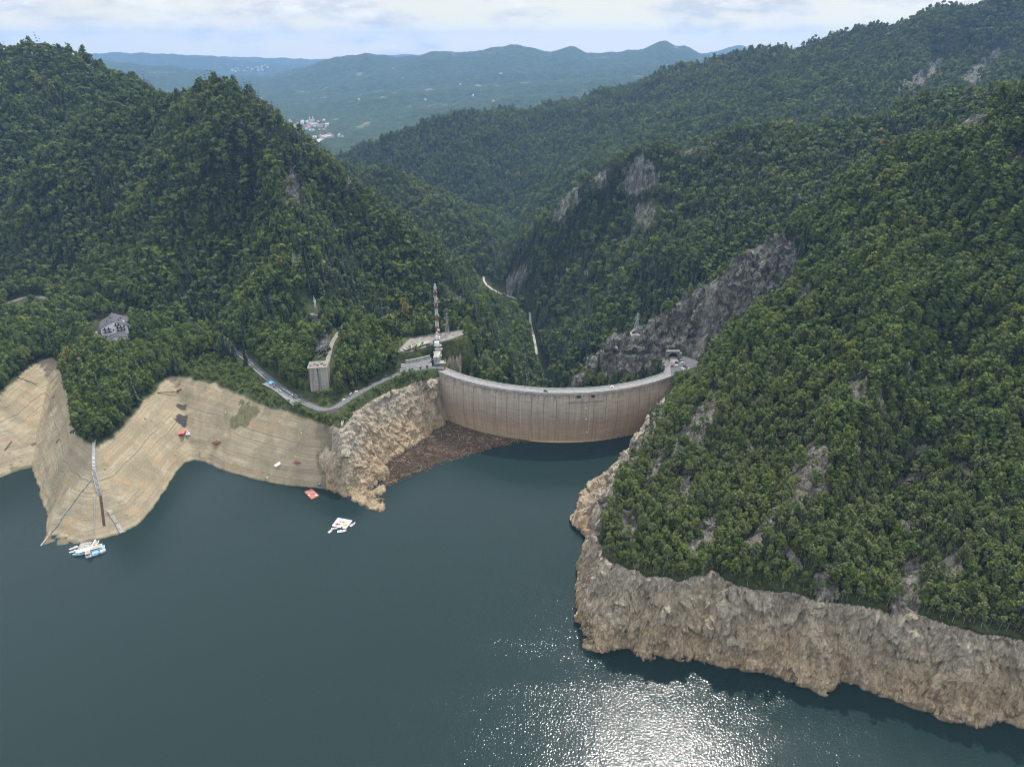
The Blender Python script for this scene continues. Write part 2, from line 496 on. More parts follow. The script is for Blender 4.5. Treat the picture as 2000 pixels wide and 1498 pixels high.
# flat ground: terrace over the left abutment, parking lot, hotel yard, block foot, track in the gorge
TERRACE = [PZ(u, v, 77) for u, v in [(776, 686), (800, 662), (850, 652), (880, 648), (905, 645), (914, 650), (880, 663), (858, 668), (836, 676), (800, 688)]]
PARKING = [(174, 700), (176, 722), (178, 740), (181, 749), (182, 750), (198, 750), (206, 750), (214, 738), (229, 720), (222, 712)]
HOTEL = PZ(222, 657, 83.5)
BLOCK = PZ(622, 762, 66)
TRACK = catmull([PZ(1049, 692, -95), PZ(1043, 660, -92), PZ(1036, 632, -88), PZ(1034, 610, -86), PZ(1020, 590, -84), PZ(1004, 582, -82), PZ(980, 574, -81), PZ(960, 564, -80), PZ(947, 552, -79), PZ(944, 540, -78)], 4)
TRACK_UP = catmull([PZ(1066, 748, -101), PZ(1060, 730, -100), PZ(1052, 705, -97), PZ(1049, 692, -95)], 4)
TRACK_ALL = TRACK_UP[:-1] + TRACK


def poly_dist(x, y, poly):
    P = [(p[0], p[1], 0) for p in poly]
    d, _ = dist_polyline(x, y, P + [P[0]])
    return np.where(in_poly(x, y, [(p[0], p[1]) for p in poly]), 0, d)


LAKE = [(p[0], p[1]) for p in SHORE_L] + [(DCX + DR * math.cos(a), DCY + DR * math.sin(a)) for a in np.linspace(A_L, A_R, 24)] + [(p[0], p[1]) for p in SHORE_R] + [(760, -50), (-1200, -50), (-1200, SHORE_L[0][1])]


def poly_dist_in(x, y):
    """distance from the shore for points in the lake, 0 on land"""
    wx = x + 2.2 * fbm2(x / 11, y / 11, 3, 51); wy = y + 2.2 * fbm2(x / 11 + 7, y / 11, 3, 52)
    ins = in_poly(wx, wy, LAKE)
    d = np.zeros(x.shape)
    m = ins & (y > 250)
    d[m] = dist_polyline(wx[m], wy[m], SHORE_L)[0]
    d[m] = np.minimum(d[m], dist_polyline(wx[m], wy[m], SHORE_R)[0])
    d[ins & (y <= 250)] = 60
    return np.minimum(d, 60)


def near_box(x, y, pts, r):
    xs = [p[0] for p in pts]; ys = [p[1] for p in pts]
    return (x > min(xs) - r) & (x < max(xs) + r) & (y > min(ys) - r) & (y < max(ys) + r)


def height(x, y):
    shp = x.shape
    x = x.ravel(); y = y.ravel()
    h = bilin(BASE, GX0, GY0, GS, x, y)
    up = smooth(58, 95, h)
    far = smooth(1000, 2000, y)
    gorge = (smooth(690, 780, y) * (1 - up))
    # wooded slopes: rounded spurs and draws
    h = h + up * (fbm2(x / 120, y / 120, 4, 3) * (14 + 18 * far) + fbm2(x / 34, y / 34, 3, 9) * 3.6)
    h = h + gorge * smooth(-95, -60, h) * fbm2(x / 60, y / 60, 4, 5) * 9
    # drained lake bed on the left: gentle warps and little steps at old water lines
    low = smooth(TL + 3, TL - 6, h) * smooth(-1.0, 2.5, h) * (y < 800)
    sand = low * smooth(-165, -200, x)
    rockl = low * (1 - smooth(-165, -200, x))
    h = h - sand * np.abs(fbm2(x / 30, y / 30, 3, 27)) * 4.0 + sand * 0.8
    h = h + sand * (fbm2(x / 38, y / 38, 3, 21) * 1.5 + fbm2(x / 7, y / 7, 4, 22, 0.6) * 0.75)
    zz = h + fbm2(x / 40, y / 40, 4, 23) * 2.0
    h = h + sand * (0.16 + 0.16 * fbm2(x / 60, y / 60, 2, 24)) * np.sin(zz * 2 * math.pi / 2.3) + sand * 0.12 * np.sin(zz * 2 * math.pi / 0.9)
    h = h + rockl * (fbm2(x / 30, y / 30, 4, 25, 0.55, True) * 5.0 - 1.0)
    d = poly_dist_in(x, y)
    h = np.where(d > 0, np.minimum(h, -0.5 - 0.7 * d), h)
    for ln, gr, ext in ((TREE_R, 0.22, [(2000, 220), (2000, 900), (215, 900)]), (TREE_L, 0.08, [(-88, 1200), (-1300, 1200), (-1300, TREE_L[0][1])])):
        poly = [(p[0], p[1]) for p in ln] + (ext if ln is TREE_R else ext)
        ins = in_poly(x, y, poly) & (y < 720)
        if ins.any():
            d2 = dist_polyline(x[ins], y[ins], ln)[0]
            h[ins] = np.maximum(h[ins], TL + 0.3 + gr * np.minimum(d2, 60) + 0.8 * fbm2(x[ins] / 8, y[ins] / 8, 2, 53))
    # road bench
    m = near_box(x, y, ROAD, 30)
    d, rz = dist_polyline(x[m], y[m], ROAD)
    k = 1 - smooth(5.2, 15, d)
    h[m] = h[m] * (1 - k) + (rz - 0.25) * k
    for poly, pz, r in ((TERRACE, 76.6, 10), ([(p[0], p[1]) for p in PARKING], 60.6, 4)):
        m = near_box(x, y, poly, 30)
        d = poly_dist(x[m], y[m], poly)
        k = 1 - smooth(1.0, r, d)
        h[m] = h[m] * (1 - k) + pz * k
    for (c, r0, r1) in ((HOTEL, 24, 44), (BLOCK, 7, 18)):
        d = np.hypot(x - c[0], y - c[1])
        k = 1 - smooth(r0, r1, d)
        h = h * (1 - k) + c[2] * k
    m = near_box(x, y, TRACK_ALL, 30)
    d, rz = dist_polyline(x[m], y[m], TRACK_ALL)
    k = 1 - smooth(3.5, 16, d)
    h[m] = h[m] * (1 - k) + (rz - 0.3) * k
    # nothing may stand through the dam
    rr = np.hypot(x - DCX, y - DCY); aa = np.arctan2(y - DCY, x - DCX) % (2 * math.pi)
    m = (rr < DR + 1.5) & (rr > DR - 14) & (aa > A_L - 0.01) & (aa < A_R + 0.01)
    h[m] = np.minimum(h[m], 55.0)
    return h.reshape(shp)


def axis(fine0, fine1, s0, lo, hi, grow, smax):
    a = list(np.arange(fine0, fine1 + 1e-6, s0))
    s = s0
    while a[-1] < hi:
        s = min(s * grow, smax); a.append(a[-1] + s)
    s = s0; b = [fine0]
    while b[-1] > lo:
        s = min(s * grow, smax); b.append(b[-1] - s)
    return np.array(b[:0:-1] + a)


TX = axis(-600, 40, 1.4, -1290, 40, 1.03, 11)
TX = np.concatenate([TX[TX < 40], axis(40, 430, 0.95, 40, 2080, 1.03, 11)])
TY = axis(296, 470, 0.75, 160, 470, 1.03, 11)
TY = np.concatenate([TY[TY < 470], axis(470, 790, 1.25, 470, 3280, 1.02, 11)])
TGX, TGY = np.meshgrid(TX, TY)
TH = height(TGX, TGY)


def ground(x, y):
    """height of the finished terrain mesh (before the crag displacement)"""
    x = np.asarray(x, float); y = np.asarray(y, float)
    i = np.clip(np.searchsorted(TX, x) - 1, 0, len(TX) - 2); j = np.clip(np.searchsorted(TY, y) - 1, 0, len(TY) - 2)
    fx = np.clip((x - TX[i]) / (TX[i + 1] - TX[i]), 0, 1); fy = np.clip((y - TY[j]) / (TY[j + 1] - TY[j]), 0, 1)
    return (TH[j, i] * (1 - fx) + TH[j, i + 1] * fx) * (1 - fy) + (TH[j + 1, i] * (1 - fx) + TH[j + 1, i + 1] * fx) * fy


# bare rock, each outcrop where it stands (outline, nearest and farthest distance, strength)
OUTCROPS = [
    ([(1112, 758), (1130, 722), (1160, 688), (1200, 652), (1240, 627), (1270, 622), (1300, 606), (1330, 585), (1390, 548), (1440, 500), (1490, 470), (1530, 452), (1552, 480), (1562, 520), (1545, 560), (1530, 600), (1470, 650), (1400, 690), (1350, 712), (1300, 722), (1200, 742)], 690, 830, 1),
    ([(1700, 715), (1692, 790), (1650, 835), (1632, 825), (1670, 750)], 400, 620, 1),
    ([(1392, 750), (1405, 800), (1370, 870), (1300, 925), (1262, 955), (1240, 945), (1310, 860), (1345, 830)], 450, 640, .9),
    ([(1318, 925), (1352, 930), (1345, 1000), (1322, 990)], 380, 560, 1),
    ([(1392, 1000), (1410, 1005), (1402, 1065), (1372, 1112), (1332, 1098), (1340, 1060)], 370, 520, 1),
    ([(1212, 995), (1247, 995), (1243, 1055), (1210, 1055)], 380, 540, 1),
    ([(1555, 900), (1625, 870), (1612, 990), (1560, 1000), (1525, 1020), (1535, 960)], 370, 500, .9),
    ([(1500, 995), (1535, 990), (1470, 1095), (1438, 1085)], 350, 470, 1),
    ([(1735, 1140), (1790, 1070), (1805, 1190), (1740, 1195)], 330, 460, 1),
    ([(1830, 1100), (1880, 1050), (1880, 1130), (1840, 1150)], 330, 460, .8),
    ([(1590, 1130), (1640, 1080), (1640, 1170), (1590, 1175)], 330, 460, .9),
    ([(1560, 560), (1590, 560), (1570, 620), (1500, 650), (1490, 640), (1550, 600)], 640, 760, .9),
    ([(1850, 270), (1930, 200), (1950, 212), (1872, 282)], 680, 900, .9),
    ([(1940, 320), (2000, 290), (2000, 340), (1950, 350)], 600, 900, .5),
    ([(1120, 1003), (1150, 960), (1195, 932), (1250, 860), (1290, 795), (1310, 800), (1270, 870), (1215, 950), (1200, 1000), (1160, 1050), (1120, 1030)], 400, 720, 1),
    ([(1212, 335), (1250, 300), (1288, 330), (1282, 372), (1252, 388), (1220, 378)], 1120, 1380, 1),
    ([(1145, 345), (1185, 325), (1192, 362), (1160, 378)], 1150, 1400, .8),
    ([(1300, 280), (1345, 270), (1345, 310), (1310, 310)], 1150, 1400, .7),
    ([(1056, 425), (1118, 350), (1142, 378), (1092, 452)], 1150, 1450, .55),
    ([(1300, 278), (1400, 262), (1400, 300), (1320, 322)], 1150, 1400, .5),
    ([(1240, 400), (1290, 390), (1270, 450), (1230, 460)], 1000, 1300, .5),
    ([(985, 548), (1010, 524), (1032, 512), (1032, 550), (1003, 582), (985, 572)], 1100, 1500, 1),
    ([(1196, 500), (1240, 445), (1222, 490)], 900, 1300, .9),
    ([(1128, 540), (1162, 512), (1168, 526), (1138, 550)], 900, 1300, .8),
    ([(555, 335), (582, 325), (594, 405), (558, 412)], 850, 1150, .8),
    ([(670, 330), (690, 345), (700, 380), (680, 370)], 950, 1150, .6),
    ([(855, 555), (890, 565), (908, 602), (880, 604)], 850, 1050, .9),
    ([(1745, 175), (1830, 118), (1848, 130), (1775, 195)], 1500, 2300, .9),
    ([(1860, 160), (1950, 90), (1960, 110), (1895, 185)], 1500, 2300, .8),
    ([(608, 618), (636, 622), (644, 690), (616, 692)], 640, 830, .7),
    ([(1480, 238), (1510, 238), (1500, 260), (1470, 262)], 1100, 1300, .6),
]
GRASSY = [
    ([(862, 672), (912, 658), (960, 690), (1000, 748), (890, 732), (868, 705)], 690, 800, 1),
    ([(472, 785), (510, 800), (480, 832), (448, 842), (455, 815)], 560, 700, 1),
    ([(720, 648), (800, 655), (790, 672), (730, 668)], 730, 800, 1),
    ([(1225, 640), (1262, 632), (1262, 662), (1240, 662)], 740, 800, 1),
    ([(20, 910), (65, 905), (60, 920), (25, 925)], 540, 620, .9),
]


def region(px, py, y, polys):
    out = np.zeros(px.shape)
    for poly, y0, y1, s in polys:
        m = (y > y0) & (y < y1)
        xs = [p[0] for p in poly]; ys = [p[1] for p in poly]
        m &= (px > min(xs)) & (px < max(xs)) & (py > min(ys)) & (py < max(ys))
        idx = np.nonzero(m)[0]
        if len(idx):
            ins = in_poly(px[idx], py[idx], poly)
            out[idx[ins]] = np.maximum(out[idx[ins]], s)
    return out


def masks(x, y, z):
    wob = 10 * fbm2(x / 16, y / 16, 3, 41)
    px, py = project(x, y, z)
    nx_ = fbm2(x / 12 + 5, y / 12, 3, 42) * 14; ny_ = fbm2(x / 12, y / 12 + 9, 3, 43) * 14
    rock = region(px + nx_, py + ny_, y, OUTCROPS)
    grass = region(px + nx_, py + ny_, y, GRASSY)
    low = smooth(TL - 0.3, TL - 2.5, z + 0.25 * wob) * (y < 800) * (x > -3000) * (1 - (y > 690) * (x > -60))
    sand = low * smooth(-168, -204, x + 2.2 * wob + 16 * fbm2(x / 40, y / 40, 3, 45))
    rock = np.maximum(rock, low - sand)
    # broken ground between the trees of the near right slope and the knoll cliff
    e = 3.0
    sl = np.hypot(ground(x + e, y) - ground(x - e, y), ground(x, y + e) - ground(x, y - e)) / (2 * e)
    crag = fbm2((x * 0.85 + y * 0.5) / 13, (y * 0.85 - x * 0.5) / 38, 4, 44, 0.55)
    r1 = smooth(60, 75, z) * smooth(190, 120, z) * (x > 60) * (y < 620)
    rock = np.maximum(rock, r1 * smooth(0.20, 0.28, crag + 0.12 * smooth(0.5, 0.9, sl)) * 0.95)
    rock = np.maximum(rock, (y > 690) * (y < 900) * (x > 0) * smooth(1.1, 1.6, sl) * smooth(-0.05, 0.15, crag) * 0.8)
    low = np.maximum(low, 0.18 * (x > 50) * (y < 660) * (rock > 0.1) * (z > TL - 2))
    return rock, sand, grass, low


def build_terrain(mat):
    X = TGX.ravel(); Y = TGY.ravel(); H = TH.ravel().copy()
    rock, sand, grass, low = masks(X, Y, H)
    V = np.stack([X, Y, H], 1)
    gyv, gxv = np.gradient(TH, TY, TX)
    Nn = np.stack([-gxv.ravel(), -gyv.ravel(), np.ones(len(X))], 1)
    Nn /= np.linalg.norm(Nn, axis=1, keepdims=True)
    m = np.nonzero((rock > 0.15) & (H > -6))[0]
    x, y, z = V[m, 0], V[m, 1], V[m, 2]
    wx = x + 6 * fbm3(x / 18, y / 18, z / 18, 2, 60); wz = z + 6 * fbm3(x / 18 + 9, y / 18, z / 18, 2, 65)
    big = fbm3(x / 30, y / 30, z / 60, 3, 61, 0.5, True)
    f1 = facet3(wx / 17, y / 17, wz / 26, 66); f2 = facet3(wx / 6.5, y / 6.5, wz / 10, 67)
    f3 = facet3(wx / 2.6, y / 2.6, wz / 4.2, 68)
    sm = fbm3(x / 3.4, y / 3.4, z / 4.5, 2, 63)
    amp = np.clip(rock[m], 0, 1) * smooth(-6, 2, z) * (1 - 0.9 * (np.abs(z - ROAD_Z) < 1.2))
    dsp = amp * ((big - 0.25) * np.where(x > 0, 6.0, 4.0) + f1 * np.where(y > 690, 6.0, np.where(x > 0, 3.8, 2.6)) + f2 * np.where(y > 690, 3.2, np.where(x > 0, 2.4, 1.6)) + f3 * 1.1 + sm * 0.25)
    dsp *= np.where((z > TL + 2) & (y < 640), 0.6, 1.0)
    # keep clear of the dam and the road
    rr = np.hypot(x - DCX, y - DCY)
    dd, _ = dist_polyline(x, y, ROAD)
    dsp *= smooth(4, 9, np.abs(rr - DR + 5)) * smooth(5, 12, dd) * smooth(3, 9, poly_dist(x, y, [(p[0], p[1]) for p in PARKING]))
    V[m] += Nn[m] * dsp[:, None]
    n0, n1 = TGX.shape
    idx = np.arange(n0 * n1).reshape(n0, n1)
    F = np.stack([idx[:-1, :-1].ravel(), idx[:-1, 1:].ravel(), idx[1:, 1:].ravel(), idx[1:, :-1].ravel()], 1)
    zq = H[F].max(1); yq = Y[F].mean(1)
    F = F[(zq > -9) | (yq > 640)]
    o = mesh_np('terrain', V, F, mat, smooth_shade=True)
    o.data.polygons.foreach_set('use_smooth', rock[F].mean(1) < 0.3)
    col = np.ones((len(V), 4), np.float32)
    col[:, 0] = rock; col[:, 1] = sand; col[:, 2] = grass; col[:, 3] = low
    a = o.data.color_attributes.new('ground_kind', 'FLOAT_COLOR', 'POINT')
    a.data.foreach_set('color', col.ravel())
    tag(o, kind='structure')
    return o


# ------------------------------------------------------------------ node helpers and materials
class G:
    """tiny node-graph builder"""
    def __init__(s, name):
        s.m = bpy.data.materials.new(name); s.m.use_nodes = True
        s.t = s.m.node_tree; s.t.nodes.clear()
        s.out = s.n('ShaderNodeOutputMaterial')

    def n(s, typ, **kw):
        q = s.t.nodes.new(typ)
        for k, v in kw.items(): setattr(q, k, v)
        return q

    def l(s, a, b): s.t.links.new(a, b)

    def put(s, sock, v):
        if isinstance(v, bpy.types.NodeSocket): s.l(v, sock)
        elif v is not None: sock.default_value = v

    def noise(s, vec=None, scale=1, detail=4, rough=0.5, dist=0.0):
        q = s.n('ShaderNodeTexNoise'); q.inputs['Scale'].default_value = scale
        q.inputs['Detail'].default_value = detail; q.inputs['Roughness'].default_value = rough
        q.inputs['Distortion'].default_value = dist
        if vec is not None: s.l(vec, q.inputs['Vector'])
        return q.outputs['Fac']

    def voro(s, vec=None, scale=1, feature='F1', out='Distance'):
        q = s.n('ShaderNodeTexVoronoi', feature=feature); q.inputs['Scale'].default_value = scale
        if vec is not None: s.l(vec, q.inputs['Vector'])
        return q.outputs[out]

    def math(s, op, a, b=None, clamp=False):
        q = s.n('ShaderNodeMath', operation=op, use_clamp=clamp)
        s.put(q.inputs[0], a)
        if b is not None: s.put(q.inputs[1], b)
        return q.outputs[0]

    def ramp(s, fac, stops):
        q = s.n('ShaderNodeValToRGB')
        e = q.color_ramp.elements
        while len(e) < len(stops): e.new(0.5)
        for k, (p, c) in enumerate(stops):
            e[k].position = p
            e[k].color = (c, c, c, 1) if not isinstance(c, tuple) else (*c, 1)
        s.l(fac, q.inputs[0])
        return q.outputs['Color']

    def mix(s, fac, a, b, blend='MIX'):
        q = s.n('ShaderNodeMix', data_type='RGBA', blend_type=blend)
        s.put(q.inputs[0], fac)
        for k, v in ((6, a), (7, b)):
            if isinstance(v, tuple): v = (*v, 1)
            s.put(q.inputs[k], v)
        return q.outputs[2]

    def pos(s, sx=1, sy=1, sz=1):
        g = s.n('ShaderNodeNewGeometry')
        q = s.n('ShaderNodeMapping'); q.inputs['Scale'].default_value = (sx, sy, sz)
        s.l(g.outputs['Position'], q.inputs['Vector'])
        return q.outputs[0]

    def bump(s, h, strength=0.5, dist=1.0, prev=None):
        q = s.n('ShaderNodeBump'); q.inputs['Strength'].default_value = strength; q.inputs['Distance'].default_value = dist
        s.l(h, q.inputs['Height'])
        if prev is not None: s.l(prev, q.inputs['Normal'])
        return q.outputs[0]

    def bsdf(s, col, rough=0.8, normal=None, spec=0.3, metal=0.0):
        q = s.n('ShaderNodeBsdfPrincipled')
        if isinstance(col, tuple): col = (*col, 1)
        s.put(q.inputs['Base Color'], col); s.put(q.inputs['Roughness'], rough)
        q.inputs['Specular IOR Level'].default_value = spec
        q.inputs['Metallic'].default_value = metal
        if normal is not None: s.l(normal, q.inputs['Normal'])
        s.l(q.outputs[0], s.out.inputs['Surface'])
        return q


def mat_terrain():
    g = G('land')
    at = g.n('ShaderNodeVertexColor', layer_name='ground_kind')
    sp = g.n('ShaderNodeSeparateColor'); g.l(at.outputs['Color'], sp.inputs[0])
    rock, sand, grass = sp.outputs[0], sp.outputs[1], sp.outputs[2]
    P = g.pos()
    geo = g.n('ShaderNodeNewGeometry')
    sx = g.n('ShaderNodeSeparateXYZ'); g.l(geo.outputs['Position'], sx.inputs[0])
    zc = sx.outputs['Z']
    # forest floor
    nf = g.noise(P, 0.12, 5, 0.6)
    floor = g.ramp(nf, [(0.35, (0.018, 0.026, 0.010)), (0.55, (0.035, 0.045, 0.016)), (0.7, (0.06, 0.055, 0.03))])
    # grass
    ng = g.noise(P, 0.22, 6, 0.65)
    gr = g.ramp(ng, [(0.35, (0.026, 0.042, 0.010)), (0.5, (0.055, 0.072, 0.020)), (0.65, (0.105, 0.10, 0.045))])
    # drained bed: silt with strand lines
    warp = g.noise(g.pos(0.03, 0.03, 0.03), 1, 3)
    zl = g.math('ADD', zc, g.math('MULTIPLY', warp, 3.0))
    cz = g.n('ShaderNodeCombineXYZ'); g.l(zl, cz.inputs['Z'])
    nwx = g.noise(g.pos(0.02, 0.02, 0.02), 1, 2); g.l(nwx, cz.inputs['X'])
    strand = g.noise(cz.outputs[0], 0.95, 7, 0.75)
    fine = g.noise(P, 1.4, 6, 0.7)
    patch = g.noise(P, 0.035, 5, 0.6)
    silt = g.ramp(strand, [(0.34, (0.150, 0.124, 0.080)), (0.46, (0.300, 0.248, 0.165)), (0.58, (0.40, 0.34, 0.24)), (0.7, (0.255, 0.20, 0.128))])
    silt = g.mix(g.ramp(patch, [(0.42, 0.0), (0.62, 0.75)]), silt, (0.225, 0.195, 0.130))
    silt = g.mix(g.ramp(g.noise(P, 0.055, 4, 0.6, 0.6), [(0.56, 0.0), (0.68, 0.6)]), silt, (0.36, 0.24, 0.125))
    silt = g.mix(0.75, silt, g.ramp(fine, [(0.3, 0.45), (0.62, 1.25)]), 'MULTIPLY')
    stones = g.ramp(g.noise(P, 0.75, 4, 0.75), [(0.62, 0.0), (0.66, 1.0)])
    stpatch = g.ramp(g.noise(P, 0.05, 3), [(0.45, 0.0), (0.6, 0.8)])
    silt = g.mix(g.math('MULTIPLY', stones, stpatch), silt, (0.52, 0.45, 0.34))
    # rock: pale and ochre below the full-pool line, grey and purplish above
    Pr = g.pos(0.17, 0.17, 0.06)
    nr = g.noise(Pr, 1.0, 9, 0.72, 0.15)
    nr2 = g.noise(P, 0.028, 4, 0.55)
    lowr = g.ramp(nr, [(0.28, (0.16, 0.13, 0.092)), (0.40, (0.38, 0.315, 0.225)), (0.55, (0.51, 0.44, 0.325)), (0.70, (0.62, 0.56, 0.45))])
    ochre = g.mix(0.5, lowr, (0.50, 0.345, 0.19))
    greyr = g.mix(0.4, lowr, (0.45, 0.405, 0.335))
    hz = g.n('ShaderNodeMapRange'); hz.inputs['From Min'].default_value = 10; hz.inputs['From Max'].default_value = 50
    g.l(g.math('ADD', zc, g.math('MULTIPLY', g.math('SUBTRACT', nr2, 0.5), 80.0)), hz.inputs['Value'])
    lowc = g.mix(hz.outputs[0], ochre, greyr)
    wv = g.n('ShaderNodeTexNoise'); wv.inputs['Scale'].default_value = 0.09; wv.inputs['Detail'].default_value = 4
    g.l(P, wv.inputs['Vector'])
    wm_ = g.n('ShaderNodeVectorMath', operation='MULTIPLY_ADD'); wm_.inputs[1].default_value = (9, 9, 9)
    g.l(wv.outputs['Color'], wm_.inputs[0]); g.l(P, wm_.inputs[2])
    rd = g.n('ShaderNodeMapping'); rd.inputs['Scale'].default_value = (0.16, 0.16, 0.045); rd.inputs['Rotation'].default_value = (0.2, 0.45, 0)
    g.l(wm_.outputs[0], rd.inputs['Vector'])
    cn = g.noise(rd.outputs[0], 1.0, 5, 0.6)
    crk = g.ramp(g.math('ABSOLUTE', g.math('SUBTRACT', cn, 0.5)), [(0.004, 0.0), (0.03, 1.0)])
    cn2 = g.noise(rd.outputs[0], 3.1, 4, 0.6)
    crk2 = g.ramp(g.math('ABSOLUTE', g.math('SUBTRACT', cn2, 0.5)), [(0.004, 0.25), (0.035, 1.0)])
    crk = g.math('MULTIPLY', crk, crk2)
    lowc = g.mix(g.math('MULTIPLY', g.math('SUBTRACT', 1.0, crk), 0.4), lowc, (0.085, 0.068, 0.05))
    highc = g.ramp(nr, [(0.32, (0.045, 0.043, 0.038)), (0.45, (0.14, 0.133, 0.118)), (0.57, (0.25, 0.243, 0.222)), (0.70, (0.45, 0.445, 0.42))])
    highc = g.mix(g.ramp(nr2, [(0.42, 0.0), (0.6, 0.3)]), highc, (0.11, 0.09, 0.072))
    moss = g.ramp(g.noise(P, 0.16, 5, 0.65), [(0.55, 0.0), (0.62, 0.85)])
    highc = g.mix(g.math('MULTIPLY', g.math('SUBTRACT', 1.0, crk), 0.6), highc, (0.025, 0.022, 0.02))
    highc = g.mix(moss, highc, (0.058, 0.070, 0.022))
    hm = g.math('SUBTRACT', 1.0, at.outputs['Alpha'])
    rockc = g.mix(hm, lowc, highc)
    grain = g.noise(g.pos(1, 1, 0.45), 0.55, 8, 0.8)
    rockc = g.mix(0.8, rockc, g.ramp(grain, [(0.30, 0.48), (0.45, 1.05), (0.58, 1.24), (0.72, 1.5)]), 'MULTIPLY')
    nearb = g.n('ShaderNodeMapRange'); nearb.inputs['From Min'].default_value = 190; nearb.inputs['From Max'].default_value = 100; g.l(zc, nearb.inputs['Value'])
    c = g.mix(g.math('MAXIMUM', grass, g.math('MULTIPLY', nearb.outputs[0], 0.35)), floor, gr)
    c = g.mix(g.math('MULTIPLY', sand, g.math('SUBTRACT', 1.0, g.math('MULTIPLY', grass, g.ramp(fine, [(0.40, 1.0), (0.62, 0.35)])))), c, silt)
    edge = g.ramp(g.math('ADD', rock, g.math('MULTIPLY', g.math('SUBTRACT', fine, 0.5), 0.9)), [(0.42, 0.0), (0.55, 1.0)])
    c = g.mix(edge, c, rockc)
    # wet line at the water
    wet = g.n('ShaderNodeMapRange'); wet.inputs['From Min'].default_value = 0.2; wet.inputs['From Max'].default_value = 1.9
    g.l(g.math('ADD', zc, g.math('MULTIPLY', fine, 0.6)), wet.inputs['Value'])
    wm = g.math('MULTIPLY', g.math('SUBTRACT', 1.0, wet.outputs[0]), g.math('GREATER_THAN', zc, -3.0))
    c = g.mix(g.math('MULTIPLY', wm, 0.75), c, (0.06, 0.05, 0.03))
    hb = g.math('ADD', g.math('MULTIPLY', nr, 2.2), g.math('MULTIPLY', crk, 0.35))
    hb = g.math('ADD', hb, g.math('MULTIPLY', grain, 1.2))
    b1 = g.bump(g.math('MULTIPLY', hb, rock), 0.9, 2.0)
    b2 = g.bump(fine, 0.5, 0.5, b1)
    g.bsdf(c, 0.92, b2, 0.15)
    return g.m


def mat_water():
    g = G('lake_water')
    P = g.pos(1, 1, 0)
    n1 = g.noise(P, 0.85, 1, 0.5)
    n2 = g.noise(g.pos(1, 0.6, 0), 1.7, 3, 0.6)
    n3 = g.noise(P, 0.05, 3, 0.5)
    gust = g.ramp(g.noise(g.pos(0.6, 1, 0), 0.007, 5, 0.6, 0.9), [(0.36, 0.3), (0.64, 1.0)])
    b = g.bump(g.math('MULTIPLY', n1, gust), 0.35, 0.7)
    b = g.bump(n3, 0.12, 2.0, b)
    q = g.bsdf((0.0105, 0.0235, 0.0225), 0.12, b, 0.28)
    q.inputs['IOR'].default_value = 1.33
    return g.m


def mat_hills():
    g = G('far_land')
    P = g.pos(0.001, 0.001, 0)
    at = g.n('ShaderNodeVertexColor', layer_name='ground_kind')
    sp = g.n('ShaderNodeSeparateColor'); g.l(at.outputs['Color'], sp.inputs[0])
    n = g.noise(P, 14, 6, 0.65)
    wood = g.ramp(n, [(0.35, (0.018, 0.032, 0.012)), (0.55, (0.035, 0.058, 0.018)), (0.7, (0.06, 0.085, 0.03))])
    f = g.noise(g.pos(0.001, 0.0004, 0), 5.5, 5, 0.6)
    fm = g.ramp(f, [(0.595, 0.0), (0.65, 0.8)])
    field = g.ramp(g.noise(P, 9, 3), [(0.4, (0.10, 0.13, 0.05)), (0.6, (0.28, 0.26, 0.14))])
    c = g.mix(g.math('MULTIPLY', fm, sp.outputs[1]), wood, field)
    tr = g.voro(P, 70)
    b = g.bump(tr, 1.0, 14.0)
    g.bsdf(c, 0.95, b, 0.1)
    return g.m


# ------------------------------------------------------------------ far country
FAR_RIDGES = [
    # distance, half depth, skyline (u, v) as it stands from the dam valley
    (9000, 1500, [(-400, 190), (300, 190), (420, 165), (480, 151), (520, 150), (560, 143), (620, 121), (660, 111), (720, 105), (760, 110), (790, 113), (850, 100), (900, 103), (950, 97), (1000, 86), (1050, 97), (1080, 102), (1112, 89), (1150, 105), (1250, 98), (1302, 76), (1318, 95), (1338, 86), (1365, 105), (1420, 112), (1700, 120), (2400, 110)]),
    (8600, 1300, [(-600, 100), (0, 108), (190, 118), (250, 123), (315, 131), (336, 128), (357, 133), (420, 141), (445, 160), (474, 152), (500, 147), (524, 154), (545, 180), (700, 210), (2400, 210)]),
    (13200, 1500, [(-600, 100), (150, 111), (190, 104), (240, 103), (330, 106), (400, 109), (470, 117), (540, 125), (800, 125), (1300, 115), (1400, 101), (1440, 88), (1480, 100), (1600, 108), (2400, 112)]),
    (15800, 900, [(-600, 104), (200, 107), (400, 110), (620, 116), (700, 113), (760, 107), (800, 107), (900, 112), (2400, 112)]),
    (7300, 420, [(-400, 240), (500, 240), (560, 178), (640, 172), (720, 160), (800, 150), (880, 146), (960, 143), (1060, 139), (1150, 137), (1260, 128), (1400, 124), (2400, 120)]),
    (5400, 380, [(-400, 260), (640, 260), (720, 222), (800, 210), (900, 200), (1010, 187), (1120, 183), (1260, 170), (2400, 160)]),
    (6300, 500, [(-400, 250), (500, 250), (640, 205), (740, 180), (900, 168), (1050, 160), (1200, 150), (1400, 140), (2400, 130)]),
]


